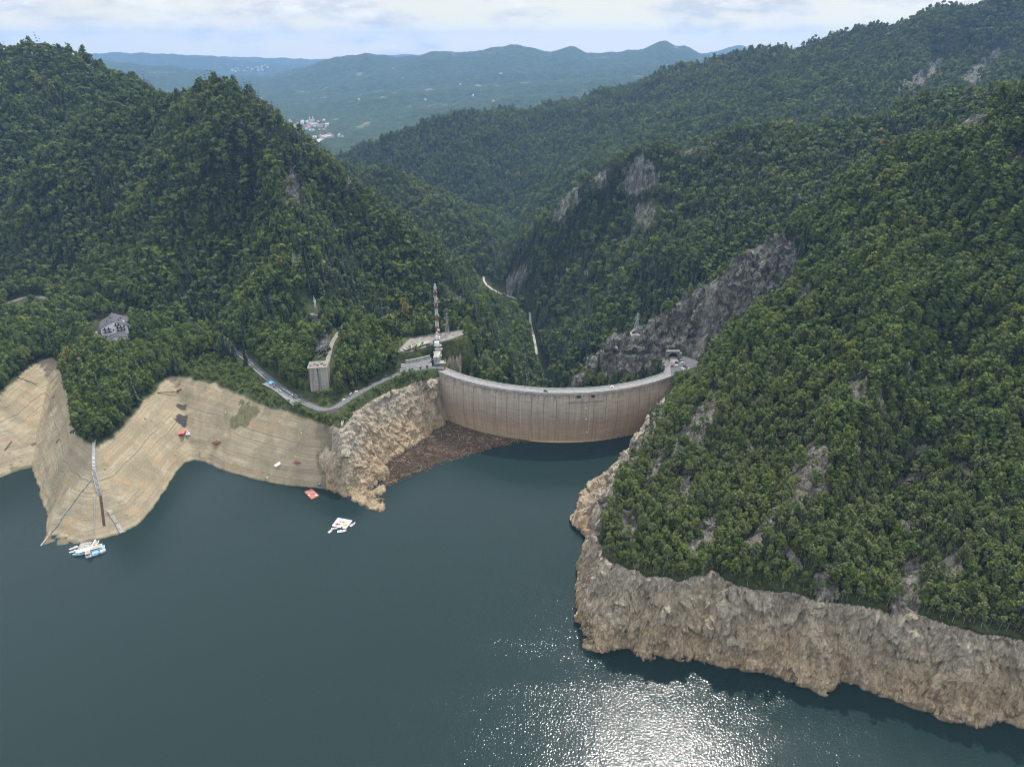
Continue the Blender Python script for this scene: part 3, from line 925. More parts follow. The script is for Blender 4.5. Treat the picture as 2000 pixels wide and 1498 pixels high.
def build_hills(mat):
    t = np.linspace(-1.25, 1.25, 620)
    Yd = np.geomspace(3000, 17500, 260)
    T, Y = np.meshgrid(t, Yd)
    X = T * Y
    base = np.interp(Yd, [3000, 4300, 6500, 9000, 14000, 18000], [-85, -82, -60, -80, -95, -90])[:, None] + 0 * T
    H = base + fbm2(X / 900, Y / 900, 5, 71) * 45 * smooth(3300, 5200, Y) + fbm2(X / 3500, Y / 3500, 3, 72) * 50 * smooth(4500, 7000, Y) * smooth(40000, 15000, Y)
    for (Yr, w, sky) in FAR_RIDGES:
        us = np.array([p[0] for p in sky], float); vs = np.array([p[1] for p in sky], float)
        # world bearing and height of each skyline point
        tt = []; hh = []
        for u, v in sky:
            p = PY(u, v, Yr); tt.append(p[0] / p[1]); hh.append(p[2])
        tf = np.linspace(-1.3, 1.3, 2600); hf = np.interp(tf, tt, hh)
        kern = np.hanning(25); kern /= kern.sum(); hf = np.convolve(np.pad(hf, 12, mode='edge'), kern, mode='valid')
        hf = hf + perlin2(tf * 55, tf * 0 + Yr * 0.01, 77) * 0.0016 * Yr + perlin2(tf * 150, tf * 0 + Yr * 0.02, 78) * 0.0009 * Yr
        hz_ = np.interp(T, tf, hf)
        prof = np.exp(-((Y - Yr - 140 * fbm2(X / 1200, Y / 1200, 3, 73)) / w) ** 2)
        prof = np.maximum(prof, 0)
        cand = base + (hz_ - base) * prof + (fbm2(X / 500, Y / 700, 4, 75) * 55 + fbm2(X / 700, Y / 1500, 3, 76, 0.5, True) * 45) * prof * (1 - prof) * 4
        H = np.maximum(H, cand)
    V = np.stack([X.ravel(), Y.ravel(), H.ravel()], 1)
    n0, n1 = T.shape
    idx = np.arange(n0 * n1).reshape(n0, n1)
    F = np.stack([idx[:-1, :-1].ravel(), idx[:-1, 1:].ravel(), idx[1:, 1:].ravel(), idx[1:, :-1].ravel()], 1)
    o = mesh_np('hills', V, F, mat, smooth_shade=True)
    col = np.zeros((len(V), 4), np.float32); col[:, 3] = 1
    slope = np.abs(np.gradient(H, axis=0) / np.gradient(Yd)[:, None])
    col[:, 1] = (smooth(4000, 5200, Y) * smooth(0.12, 0.05, slope)).ravel()
    a = o.data.color_attributes.new('ground_kind', 'FLOAT_COLOR', 'POINT'); a.data.foreach_set('color', col.ravel())
    tag(o, kind='structure')
    return o


def build_water(mat):
    A = np.linspace(A_L, A_R, 60)
    arc = [(DCX + (DR - 0.5) * math.cos(a), DCY + (DR - 0.5) * math.sin(a), 0) for a in A]
    V = [(-4000, 712, 0), (-80, 712, 0)] + [p for p in arc if True] + [(200, 712, 0), (4000, 712, 0)]
    top = len(V)
    V += [(p[0], -4000, 0) for p in V]
    F = [(i + top, i + 1 + top, i + 1, i) for i in range(top - 1)]
    o = mesh_np('water', V, F, mat)
    tag(o, kind='structure')
    return o


def build_haze():
    g = G('air_haze')
    v = g.n('ShaderNodeVolumePrincipled')
    v.inputs['Color'].default_value = (0.31, 0.55, 0.97, 1)
    v.inputs['Density'].default_value = HAZE_DENSITY
    v.inputs['Anisotropy'].default_value = 0.2
    g.l(v.outputs[0], g.out.inputs['Volume'])
    x0, x1, y0, y1, z0, z1 = -24000, 24000, -5000, 18500, -300, 630
    V = [(x, y, z) for x in (x0, x1) for y in (y0, y1) for z in (z0, z1)]
    F = [(0, 1, 3, 2), (4, 6, 7, 5), (0, 4, 5, 1), (2, 3, 7, 6), (0, 2, 6, 4), (1, 5, 7, 3)]
    o = mesh_np('haze', V, F, g.m)
    tag(o, kind='stuff')
    return o



# ------------------------------------------------------------------ trees
def mat_leaf(name, stops, trans=0.26):
    g = G(name)
    oi = g.n('ShaderNodeObjectInfo')
    at = g.n('ShaderNodeVertexColor', layer_name='leaf_tone')
    sc = g.n('ShaderNodeMapping'); sc.inputs['Scale'].default_value = (0.011, 0.011, 0.011); g.l(oi.outputs['Location'], sc.inputs[0])
    pn = g.noise(sc.outputs[0], 1.0, 4, 0.6)
    f = g.math('ADD', g.math('MULTIPLY', oi.outputs['Random'], 0.62), g.math('MULTIPLY', g.math('SUBTRACT', pn, 0.34), 1.2), True)
    base = g.ramp(f, stops)
    c = g.mix(1.0, base, at.outputs['Color'], 'MULTIPLY')
    d = g.n('ShaderNodeBsdfDiffuse'); t = g.n('ShaderNodeBsdfTranslucent')
    g.l(c, d.inputs['Color'])
    ca = g.n('ShaderNodeAttribute', attribute_name='crown_normal'); vt = g.n('ShaderNodeVectorTransform', vector_type='NORMAL', convert_from='OBJECT', convert_to='WORLD')
    g.l(ca.outputs['Vector'], vt.inputs[0])
    ge = g.n('ShaderNodeNewGeometry'); sc_ = g.n('ShaderNodeVectorMath', operation='SCALE'); sc_.inputs['Scale'].default_value = 0.45; g.l(ge.outputs['Normal'], sc_.inputs[0])
    av = g.n('ShaderNodeVectorMath', operation='ADD'); g.l(vt.outputs[0], av.inputs[0]); g.l(sc_.outputs[0], av.inputs[1])
    nv = g.n('ShaderNodeVectorMath', operation='NORMALIZE'); g.l(av.outputs[0], nv.inputs[0])
    g.l(nv.outputs[0], d.inputs['Normal'])
    tc = g.mix(1.0, c, (1.25, 1.3, 0.7), 'MULTIPLY'); g.l(tc, t.inputs['Color'])
    m = g.n('ShaderNodeMixShader'); m.inputs[0].default_value = trans
    g.l(d.outputs[0], m.inputs[1]); g.l(t.outputs[0], m.inputs[2])
    gl = g.n('ShaderNodeBsdfGlossy'); gl.inputs['Roughness'].default_value = 0.5
    m2 = g.n('ShaderNodeMixShader'); m2.inputs[0].default_value = 0.03
    g.l(m.outputs[0], m2.inputs[1]); g.l(gl.outputs[0], m2.inputs[2])
    g.l(m2.outputs[0], g.out.inputs['Surface'])
    return g.m


M_BROAD = mat_leaf('broad_leaves', [(0.0, (0.047, 0.074, 0.011)), (0.3, (0.063, 0.096, 0.012)), (0.6, (0.084, 0.122, 0.014)), (0.85, (0.114, 0.146, 0.016)), (0.97, (0.163, 0.174, 0.018)), (1.0, (0.232, 0.179, 0.025))])
M_BIRCH = mat_leaf('birch_leaves', [(0.0, (0.077, 0.109, 0.029)), (0.5, (0.108, 0.136, 0.034)), (1.0, (0.146, 0.162, 0.039))])
M_FIR = mat_leaf('fir_needles', [(0.0, (0.019, 0.033, 0.011)), (0.6, (0.031, 0.046, 0.014)), (1.0, (0.052, 0.065, 0.016))], 0.12)
M_BUSH = mat_leaf('bush_leaves', [(0.0, (0.069, 0.106, 0.014)), (0.5, (0.100, 0.143, 0.016)), (1.0, (0.138, 0.174, 0.023))])


def mat_bark(name, col, dark):
    g = G(name)
    n = g.noise(g.pos(1, 1, 0.4), 3, 3)
    g.bsdf(g.ramp(n, [(0.35, dark), (0.65, col)]), 0.9, None, 0.1)
    return g.m


M_BARK = mat_bark('bark', (0.11, 0.095, 0.075), (0.05, 0.042, 0.034))
M_BARK_PALE = mat_bark('pale_bark', (0.42, 0.40, 0.36), (0.17, 0.155, 0.135))


def leaf_quads(C, Nrm, size, rng, aspect=0.75):
    """one quad per centre, facing roughly along the given normal"""
    n = len(C)
    r = rng.normal(size=(n, 3))
    t = np.cross(Nrm, r); t /= np.linalg.norm(t, axis=1, keepdims=True) + 1e-9
    b = np.cross(Nrm, t)
    s = (size * rng.uniform(0.65, 1.3, n))[:, None] * 0.5
    t = t * s; b = b * s * aspect
    V = np.stack([C - t - b, C + t - b, C + t + b, C - t + b], 1).reshape(-1, 3)
    F = np.arange(n * 4).reshape(n, 4)
    return V, F


def finish_crown(name, V, F, tone, mat, centre=(0, 0, 8), size=(4, 4, 8)):
    o = mesh_np(name, V, F, mat)
    COL.objects.unlink(o)
    c = np.ones((len(V), 4), np.float32); c[:, :3] = tone
    a = o.data.color_attributes.new('leaf_tone', 'FLOAT_COLOR', 'POINT'); a.data.foreach_set('color', c.ravel())
    n = (V - np.array(centre)) / np.array(size)
    n /= np.linalg.norm(n, axis=1, keepdims=True) + 1e-6
    a = o.data.attributes.new('crown_normal', 'FLOAT_VECTOR', 'POINT'); a.data.foreach_set('vector', n.astype(np.float32).ravel())
    return o


def broad_crown(seed, nclump=34, per=26, leaf=0.95, H=17.0, R=4.4, mat=None, low=0.26, name='crown', open_=0.0):
    rng = np.random.default_rng(seed)
    C = []; Nn = []; T = []
    zc = H * (low + 1) / 2; hz = H * (1 - low) / 2
    for k in range(nclump):
        # clump centres: through the crown, denser towards the upper shell
        d = rng.normal(size=3); d /= np.linalg.norm(d)
        d[2] = abs(d[2]) ** 0.8 * (1 if rng.random() < 0.66 else -1)
        rad = rng.uniform(0.40, 1.08)
        taper = 1.0 - 0.35 * max(0, d[2]) - 0.15 * rng.random()
        c = np.array([d[0] * R * rad * taper, d[1] * R * rad * taper, zc + d[2] * hz * rad])
        rc = R * rng.uniform(0.20, 0.46)
        m = int(per * rng.uniform(0.7, 1.3))
        q = rng.normal(size=(m, 3)); q /= np.linalg.norm(q, axis=1, keepdims=True)
        q[:, 2] = np.abs(q[:, 2]) * np.where(rng.random(m) < 0.82, 1, -0.6)
        pos = c + q * rc * rng.uniform(0.55, 1.0, m)[:, None] * np.array([1, 1, 0.75])
        nn = q + rng.normal(size=(m, 3)) * 0.45 + np.array([0, 0, 0.35])
        C.append(pos); Nn.append(nn / np.linalg.norm(nn, axis=1, keepdims=True))
        T.append(np.full(m, rng.uniform(0.85, 1.15)) * rng.uniform(0.8, 1.2, m))
    C = np.concatenate(C); Nn = np.concatenate(Nn); T = np.concatenate(T)
    keep = rng.random(len(C)) > open_
    C, Nn, T = C[keep], Nn[keep], T[keep]
    V, F = leaf_quads(C, Nn, leaf, rng)
    tone = np.repeat(T, 4)[:, None] * np.array([1.0, 1.0, 1.0])
    return finish_crown(name, V, F, tone, mat, (0, 0, zc - hz * 0.35), (R, R, hz * 1.2))


def fir_crown(seed, H=21.0, R=2.9, tiers=15, per=9, name='crown'):
    rng = np.random.default_rng(seed)
    C = []; Nn = []; S = []; T = []
    for k in range(tiers):
        f = k / (tiers - 1)
        z = H * (0.12 + 0.86 * f); r = R * (1 - f) ** 0.85 + 0.25
        m = max(4, int(per * (1 - 0.5 * f)))
        for a in rng.uniform(0, 6.283) + np.arange(m) * 6.283 / m + rng.normal(0, 0.2, m):
            L = r * rng.uniform(0.75, 1.15)
            for s in (0.4, 0.8):
                C.append((math.cos(a) * L * s, math.sin(a) * L * s, z - 0.45 * L * s * 0.9 + rng.normal(0, 0.15)))
                Nn.append((math.cos(a) * 0.5 + rng.normal(0, 0.25), math.sin(a) * 0.5 + rng.normal(0, 0.25), 1))
                T.append(rng.uniform(0.8, 1.25)); S.append(0.9 + 0.75 * (1 - f))
    C = np.array(C); Nn = np.array(Nn); Nn /= np.linalg.norm(Nn, axis=1, keepdims=True)
    V, F = leaf_quads(C, Nn, np.array(S), rng, 0.9)
    return finish_crown(name, V, F, np.repeat(np.array(T), 4)[:, None] * np.ones(3), M_FIR, (0, 0, H * 0.25), (R, R, H * 0.7))


def tube_mesh(name, paths, mat, sides=5):
    """paths: lists of (x, y, z, radius)"""
    V = []; F = []
    for path in paths:
        base = len(V)
        for i, (x, y, z, r) in enumerate(path):
            a = np.array(path[max(0, i - 1)][:3]); b = np.array(path[min(len(path) - 1, i + 1)][:3])
            d = b - a; d = d / (np.linalg.norm(d) + 1e-9)
            u = np.cross(d, (0.31, 0.95, 0.1)); u /= np.linalg.norm(u) + 1e-9; w = np.cross(d, u)
            for k in range(sides):
                an = 2 * math.pi * k / sides
                V.append(np.array((x, y, z)) + r * (math.cos(an) * u + math.sin(an) * w))
        for i in range(len(path) - 1):
            for k in range(sides):
                p = base + i * sides + k; q = base + i * sides + (k + 1) % sides
                F.append((p, q, q + sides, p + sides))
    o = mesh_np(name, V, F, mat, smooth_shade=True)
    return o


def tree_trunk(seed, H, R, mat, r0, limbs=6, name='trunk', low=0.26):
    rng = np.random.default_rng(seed)
    paths = [[(0, 0, -2.0, r0 * 1.25), (0, 0, 0.6, r0), (rng.normal(0, .15), rng.normal(0, .15), H * 0.45, r0 * 0.7), (rng.normal(0, .25), rng.normal(0, .25), H * 0.85, r0 * 0.2)]]
    for k in range(limbs):
        a = rng.uniform(0, 6.283); z = H * rng.uniform(low + 0.02, 0.65); L = R * rng.uniform(0.55, 0.85)
        paths.append([(0, 0, z, r0 * 0.4), (math.cos(a) * L * .5, math.sin(a) * L * .5, z + L * .45, r0 * 0.25), (math.cos(a) * L, math.sin(a) * L, z + L * .8, r0 * 0.1)])
    o = tube_mesh(name, paths, mat)
    COL.objects.unlink(o)
    return o


def join_meshes(name, a, b):
    """one mesh of two parts with both materials, for the far trees of the stuff objects"""
    me = bpy.data.meshes.new(name)
    bm = bmesh.new(); bm.from_mesh(a.data)
    n = len(bm.faces); bm.from_mesh(b.data)
    bm.faces.ensure_lookup_table()
    for f in bm.faces[n:]: f.material_index = 1
    bm.to_mesh(me); bm.free()
    me.materials.append(a.data.materials[0]); me.materials.append(b.data.materials[0])
    return bpy.data.objects.new(name, me)


KINDS = {}
BH, BR = 17.5, 5.0
KINDS['broad'] = [(broad_crown(100 + k, 44, 26, 0.95, BH * h, BR * r, M_BROAD, lo), tree_trunk(150 + k, BH * h, BR * r, M_BARK, 0.24, 6)) for k, (h, r, lo) in enumerate([(1, 1, .12), (1.12, .86, .16), (.86, 1.12, .1), (1.25, .74, .14), (.95, 1.0, .1), (1.1, .68, .12), (1.05, .95, .05)])]
KINDS['birch'] = [(broad_crown(200 + k, 22, 20, 0.62, 11.5 * h, 2.5 * r, M_BIRCH, .30, open_=0.1), tree_trunk(250 + k, 11.5 * h, 2.5 * r, M_BARK_PALE, 0.13, 4, low=.3)) for k, (h, r) in enumerate([(1, 1), (1.15, .9), (.85, 1.1), (.95, .85)])]
KINDS['fir'] = [(fir_crown(300 + k, 21 * h, 2.9 * r), tree_trunk(350 + k, 21 * h, 1, M_BARK, 0.22, 0)) for k, (h, r) in enumerate([(1, 1), (1.12, .9), (.88, 1.05)])]
KINDS['bush'] = [(broad_crown(400 + k, 12, 24, 0.6, 3.6, 2.3, M_BUSH, -0.1), None) for k in range(3)]
FAR_TREES = [broad_crown(500 + k, 22, 9, 1.75, BH * h, BR * r, M_BROAD, .22, 'far_tree') for k, (h, r) in enumerate([(1, 1), (1.15, .85), (.85, 1.12), (1.05, .75)])]
FAR_FIRS = [fir_crown(550 + k, 21, 2.9, 8, 6, 'far_tree') for k in range(2)]


def clear_mask(x, y):
    """1 where trees may stand"""
    ok = np.ones(x.shape, bool)
    d, _ = dist_polyline(x, y, ROAD); ok &= d > 7.5
    ok &= poly_dist(x, y, TERRACE) > 3.0
    ok &= poly_dist(x, y, PARKING) > 2.0
    d, _ = dist_polyline(x, y, TRACK_ALL); ok &= d > 8.5
    for poly in CLEARINGS:
        ok &= ~in_poly(x, y, poly)
    zq = ground(x, y); qx, qy = project(x, y, zq)
    ok &= ~(in_poly(qx, qy, [(930, 532), (1012, 576), (1012, 600), (985, 600), (930, 578)]) & (y > 1050) & (y < 1560))
    ok &= ~(in_poly(qx, qy, [(1296, 690), (1362, 690), (1362, 734), (1296, 734)]) & (y > 600) & (y < 760))
    ok &= ~(in_poly(qx, qy, [(184, 622), (250, 616), (262, 640), (258, 694), (186, 688), (174, 652)]) & (y > 650) & (y < 860))
    ok &= ~(in_poly(qx, qy, [(16, 588), (92, 582), (96, 604), (12, 612)]) & (y > 850) & (y < 1000))
    ok &= ~(in_poly(qx, qy, [(594, 740), (655, 740), (662, 790), (600, 792)]) & (y > 600) & (y < 700))
    rr = np.hypot(x - DCX, y - DCY); aa = np.arctan2(y - DCY, x - DCX) % (2 * math.pi)
    ok &= ~((rr < DR + 4) & (rr > DR - 22) & (aa > A_L - 0.05) & (aa < A_R + 0.05))
    return ok


CLEARINGS = [
    [p[:2] for p in (PZ(592, 700, 94), PZ(640, 655, 94), PZ(655, 630, 90), PZ(690, 636, 90), PZ(668, 670, 94), PZ(655, 715, 94), PZ(648, 770, 66), PZ(606, 772, 66))],   # block and its track
    [p[:2] for p in (PZ(590, 598, 98), PZ(632, 596, 98), PZ(634, 622, 96), PZ(610, 630, 94))],                            # stone tower
    [p[:2] for p in (PZ(715, 642, 86), PZ(800, 652, 80), PZ(786, 676, 77), PZ(745, 664, 80))],                           # grassy saddle
    [p[:2] for p in (PZ(1222, 600, 90), PZ(1262, 600, 90), PZ(1265, 668, 88), PZ(1236, 668, 88))],                       # pylon pad
    [p[:2] for p in (PZ(636, 790, 60), PZ(668, 790, 60), PZ(672, 818, 58), PZ(640, 818, 58))],                           # chalet
    [p[:2] for p in (PZ(518, 742, 63), PZ(560, 762, 63), PZ(545, 775, 62), PZ(505, 755, 62))],                           # lay-by
    [p[:2] for p in (PZ(776, 705, 64), PZ(860, 690, 64), PZ(860, 725, 63), PZ(770, 728, 63))],                           # retaining walls
]


BUSHY = [[p[:2] for p in q] for q in ([PZ(715, 642, 86), PZ(800, 652, 80), PZ(786, 676, 77), PZ(745, 664, 80)], [PZ(770, 690, 72), PZ(865, 672, 72), PZ(860, 700, 66), PZ(770, 708, 66)], [PZ(1222, 600, 90), PZ(1262, 600, 90), PZ(1265, 668, 88), PZ(1236, 668, 88)])]


def scatter():
    out = []
    bands = [(290, 800, -720, 640, 4.9, 0), (800, 1400, -1250, 1250, 6.0, 1), (1400, 3000, -1290, 2050, 8.3, 2), (300, 690, 45, 520, 3.6, 3), (690, 1500, -1250, 1250, 6.0, 4)]
    for (y0, y1, x0, x1, sp, lod) in bands:
        X, Y = np.meshgrid(np.arange(x0, x1, sp), np.arange(y0, y1, sp))
        x = (X + RNG.uniform(-.5, .5, X.shape) * sp).ravel(); y = (Y + RNG.uniform(-.5, .5, X.shape) * sp).ravel()
        z = ground(x, y)
        px, py = project(x, y, z)
        m = (px > -260) & (px < 2260) & (py < 1700)
        x, y, z, px, py = x[m], y[m], z[m], px[m], py[m]
        rock, sand, grass, low = masks(x, y, z)
        slope = np.hypot(ground(x + 3, y) - ground(x - 3, y), ground(x, y + 3) - ground(x, y - 3)) / 6
        n = fbm2(x / 70, y / 70, 3, 81)
        u = RNG.random(len(x))
        bushy = np.zeros(len(x), bool)
        for q in BUSHY: bushy |= in_poly(x, y, q)
        qx, qy = px, py
        bushy |= in_poly(qx, qy, [(600, 768), (655, 768), (662, 790), (600, 792)]) & (y > 600) & (y < 700)
        bushy &= dist_polyline(x, y, ROAD)[0] > 8
        ok = (clear_mask(x, y) | (bushy & (u < 0.5))) & (z > np.where(y < 705, TL - 0.4, -200)) & ((low < 0.5) | ((x > 50) & (z > TL - 0.4) & (low < 0.6)))
        ok &= ~((y < 705) & (z < TL - 0.4))
        near_r = (x > 40) & (y < 700)
        keep = np.where(near_r, 1.0, 1.0) * np.where(rock > 0.4, np.where(near_r, 0.18, 0.10), 1.0) * np.where(grass > 0.4, 0.16, 1.0)
        keep = keep * np.where(slope > 1.9, 0.85, 1.0)
        if lod == 3: keep = keep * smooth(165, 95, z) * 0.75
        if lod == 4: keep = keep * np.clip((slope - 0.55) * 1.1, 0, 1) * (rock < 0.3)
        ok &= u < keep
        idx = np.nonzero(ok)[0]
        x, y, z, rock, slope, n, px, py = x[idx], y[idx], z[idx], rock[idx], slope[idx], n[idx], px[idx], py[idx]
        near_r = (x > 40) & (y < 700)
        k = np.zeros(len(x), int)                     # 0 broad, 1 birch, 2 fir, 3 bush
        r = RNG.random(len(x))
        birch_p = np.where(near_r, smooth(150, 85, z) * 0.62, 0.0)
        birch_p = np.where(rock > 0.35, np.maximum(birch_p, 0.6), birch_p)
        k[r < birch_p] = 1
        firp = np.clip(0.06 + 0.5 * smooth(0.12, 0.35, n) + 0.5 * smooth(0.9, 1.5, slope), 0, 0.75) * (1 - near_r * 0.85)
        asp = (ground(x + 12, y) - ground(x - 12, y)) / 24
        firp = np.where((y > 850) & (x > 0) & (y < 1500), firp * 1.2, firp)
        firp = np.where((y > 820) & (y < 1250) & (x < -20) & (px > 470), np.maximum(firp, 0.75 * smooth(-0.25, -0.6, asp)), firp)
        firp = np.where((y > 950) & (y < 1500) & (x > -80) & (x < 420), np.maximum(firp, 0.7 * smooth(0.3, 0.75, asp)), firp)
        k[(r >= birch_p) & (r < birch_p + firp * (1 - birch_p))] = 2
        if lod == 3: k = np.where(RNG.random(len(x)) < 0.72, 1, 3)
        # roadside scrub between road and full-pool line
        scrub = (x < -70) & (y < 760) & (z < 62.5) & (px > 365) & (px < 860)
        k[scrub] = 3
        k[(grass[idx] > 0.4) | bushy[idx]] = 3
        k[in_poly(px, py, [(1290, 730), (1366, 730), (1350, 775), (1300, 790)]) & (y > 600) & (y < 760)] = 3
        k[(rock > 0.6) & (k != 1) & (RNG.random(len(x)) < 0.5)] = 3
        s = np.clip(RNG.lognormal(-0.08, 0.26, len(x)) * (1 + 0.55 * fbm2(x / 45, y / 45, 3, 83)), 0.45, 1.5) * np.where(lod == 0, 0.95, np.where(lod == 1, 0.95, 1.1))
        s = np.where((k == 0) & near_r, s * (0.72 + 0.28 * smooth(60, 120, z)), s)
        s = np.where((k == 3), s * RNG.uniform(0.7, 1.5, len(x)), s)
        out.append(np.stack([x, y, z, k, s, np.full(len(x), {3: 0, 4: 1}.get(lod, lod)), RNG.uniform(0, 6.283, len(x)), px, py], 1))
    return np.concatenate(out)


def gn_forest(name, P, protos, label, cat, mat):
    """one object: a cloud of points that a node tree turns into trees"""
    me = bpy.data.meshes.new(name)
    me.vertices.add(len(P)); me.vertices.foreach_set('co', P[:, :3].astype(np.float32).ravel())
    def attr(n, data):
        a = me.attributes.new(n, 'FLOAT', 'POINT'); a.data.foreach_set('value', data.astype(np.float32))
    attr('size', P[:, 4]); attr('turn', P[:, 6]); attr('variant', RNG.integers(0, len(protos), len(P)).astype(float))
    attr('lean_x', RNG.normal(0, 0.05, len(P))); attr('lean_y', RNG.normal(0, 0.05, len(P)))
    attr('tall', RNG.uniform(0.88, 1.15, len(P)))
    o = bpy.data.objects.new(name, me); COL.objects.link(o)
    pc = bpy.data.collections.new(name + '_kinds')
    for q in protos: pc.objects.link(q)
    ng = bpy.data.node_groups.new(name + '_planting', 'GeometryNodeTree')
    ng.interface.new_socket('Geometry', in_out='INPUT', socket_type='NodeSocketGeometry')
    ng.interface.new_socket('Geometry', in_out='OUTPUT', socket_type='NodeSocketGeometry')
    N = ng.nodes.new; L = ng.links.new
    gi, go = N('NodeGroupInput'), N('NodeGroupOutput')
    ci = N('GeometryNodeCollectionInfo'); ci.inputs['Collection'].default_value = pc
    ci.inputs['Separate Children'].default_value = True; ci.inputs['Reset Children'].default_value = True
    ip = N('GeometryNodeInstanceOnPoints'); ip.inputs['Pick Instance'].default_value = True
    def na(n, typ='FLOAT'):
        q = N('GeometryNodeInputNamedAttribute'); q.data_type = typ; q.inputs['Name'].default_value = n
        return q.outputs['Attribute']
    fi = N('FunctionNodeFloatToInt'); L(na('variant'), fi.inputs[0])
    cb = N('ShaderNodeCombineXYZ'); L(na('lean_x'), cb.inputs[0]); L(na('lean_y'), cb.inputs[1]); L(na('turn'), cb.inputs[2])
    sz = na('size')
    mt = N('ShaderNodeMath'); mt.operation = 'MULTIPLY'; L(sz, mt.inputs[0]); L(na('tall'), mt.inputs[1])
    cs = N('ShaderNodeCombineXYZ'); L(sz, cs.inputs[0]); L(sz, cs.inputs[1]); L(mt.outputs[0], cs.inputs[2])
    er = N('FunctionNodeEulerToRotation'); L(cb.outputs[0], er.inputs[0])
    L(gi.outputs[0], ip.inputs['Points']); L(ci.outputs[0], ip.inputs['Instance']); L(fi.outputs[0], ip.inputs['Instance Index'])
    L(er.outputs[0], ip.inputs['Rotation']); L(cs.outputs[0], ip.inputs['Scale'])
    L(ip.outputs[0], go.inputs[0])
    md = o.modifiers.new('planting', 'NODES'); md.node_group = ng
    tag(o, kind='stuff')
    return o


TREE_META = {
    'broad': ('broadleaf_tree', 'tree', 'broadleaf trees on the near wooded slope'),
    'birch': ('birch_tree', 'birch', 'slender pale-stemmed trees among the rocks'),
    'fir': ('conifer_tree', 'conifer', 'dark conifers among the broadleaf trees'),
    'bush': ('bush', 'bush', 'bushes between the road and the bare shore'),
}
TREE_LABEL = {
    'broad': 'leafy green broadleaf tree in the dense wood on the steep bank nearest the camera',
    'birch': 'slender light green tree with a pale stem among grey rocks above the bare cliff',
    'fir': 'dark pointed conifer standing among rounder green broadleaf trees',
    'bush': 'low bright green bush on the bank between the road and the drained shore',
}


def plant_individual(kind, row, i):
    crown0, trunk0 = KINDS[kind][i % len(KINDS[kind])]
    nm, cat, grp = TREE_META[kind]
    if trunk0 is None:
        root = crown0.copy(); root.name = nm
        COL.objects.link(root)
    else:
        root = bpy.data.objects.new(nm, None); COL.objects.link(root); root.empty_display_size = 1.0
        t = trunk0.copy(); t.name = 'trunk'; COL.objects.link(t); t.parent = root
        c = crown0.copy(); c.name = 'crown'; COL.objects.link(c); c.parent = root
    root.location = (row[0], row[1], row[2] - 0.2)
    root.rotation_euler = (random.gauss(0, 0.05), random.gauss(0, 0.05), row[6])
    s = row[4]; root.scale = (s, s, s * random.uniform(0.9, 1.15))
    tag(root, TREE_LABEL[kind], cat, grp)
    return root


def build_forest():
    P = scatter()
    dep = P[:, 1] * CP - (P[:, 2] - CAM_H) * SP
    inview = (P[:, 7] > -20) & (P[:, 7] < 2020) & (P[:, 8] > 20) & (P[:, 8] < 1500)
    nearcount = {'broad': 300, 'birch': 240, 'fir': 150, 'bush': 240}
    for ki, kind in enumerate(('broad', 'birch', 'fir', 'bush')):
        sel = np.nonzero((P[:, 3] == ki))[0]
        cand = sel[inview[sel]]
        order = cand[np.argsort(dep[cand] / P[cand, 4])]
        ind = order[:nearcount[kind]]
        for n, i in enumerate(ind): plant_individual(kind, P[i], n)
        P[ind, 5] = -1
    print('trees', len(P), [(int((P[:, 3] == k).sum())) for k in range(4)])
    near = P[:, 5] == 0
    mid = P[:, 5] >= 1
    for ki, kind in enumerate(('broad', 'birch', 'fir', 'bush')):
        q = P[near & (P[:, 3] == ki)]
        protos = [join_meshes('wood_' + kind, c, t) if t else c.copy() for c, t in KINDS[kind]]
        gn_forest({'broad': 'broadleaf_wood', 'birch': 'birch_wood', 'fir': 'conifer_wood', 'bush': 'scrub'}[kind], q, protos, None, None, None)
    q = P[mid & (P[:, 3] < 2)]; gn_forest('distant_broadleaf_wood', q, FAR_TREES, None, None, None)
    q = P[mid & (P[:, 3] == 3)]; q[:, 4] *= 0.35; gn_forest('distant_scrub', q, [o.copy() for o in FAR_TREES], None, None, None)
    q = P[mid & (P[:, 3] == 2)]; gn_forest('distant_conifer_wood', q, FAR_FIRS, None, None, None)



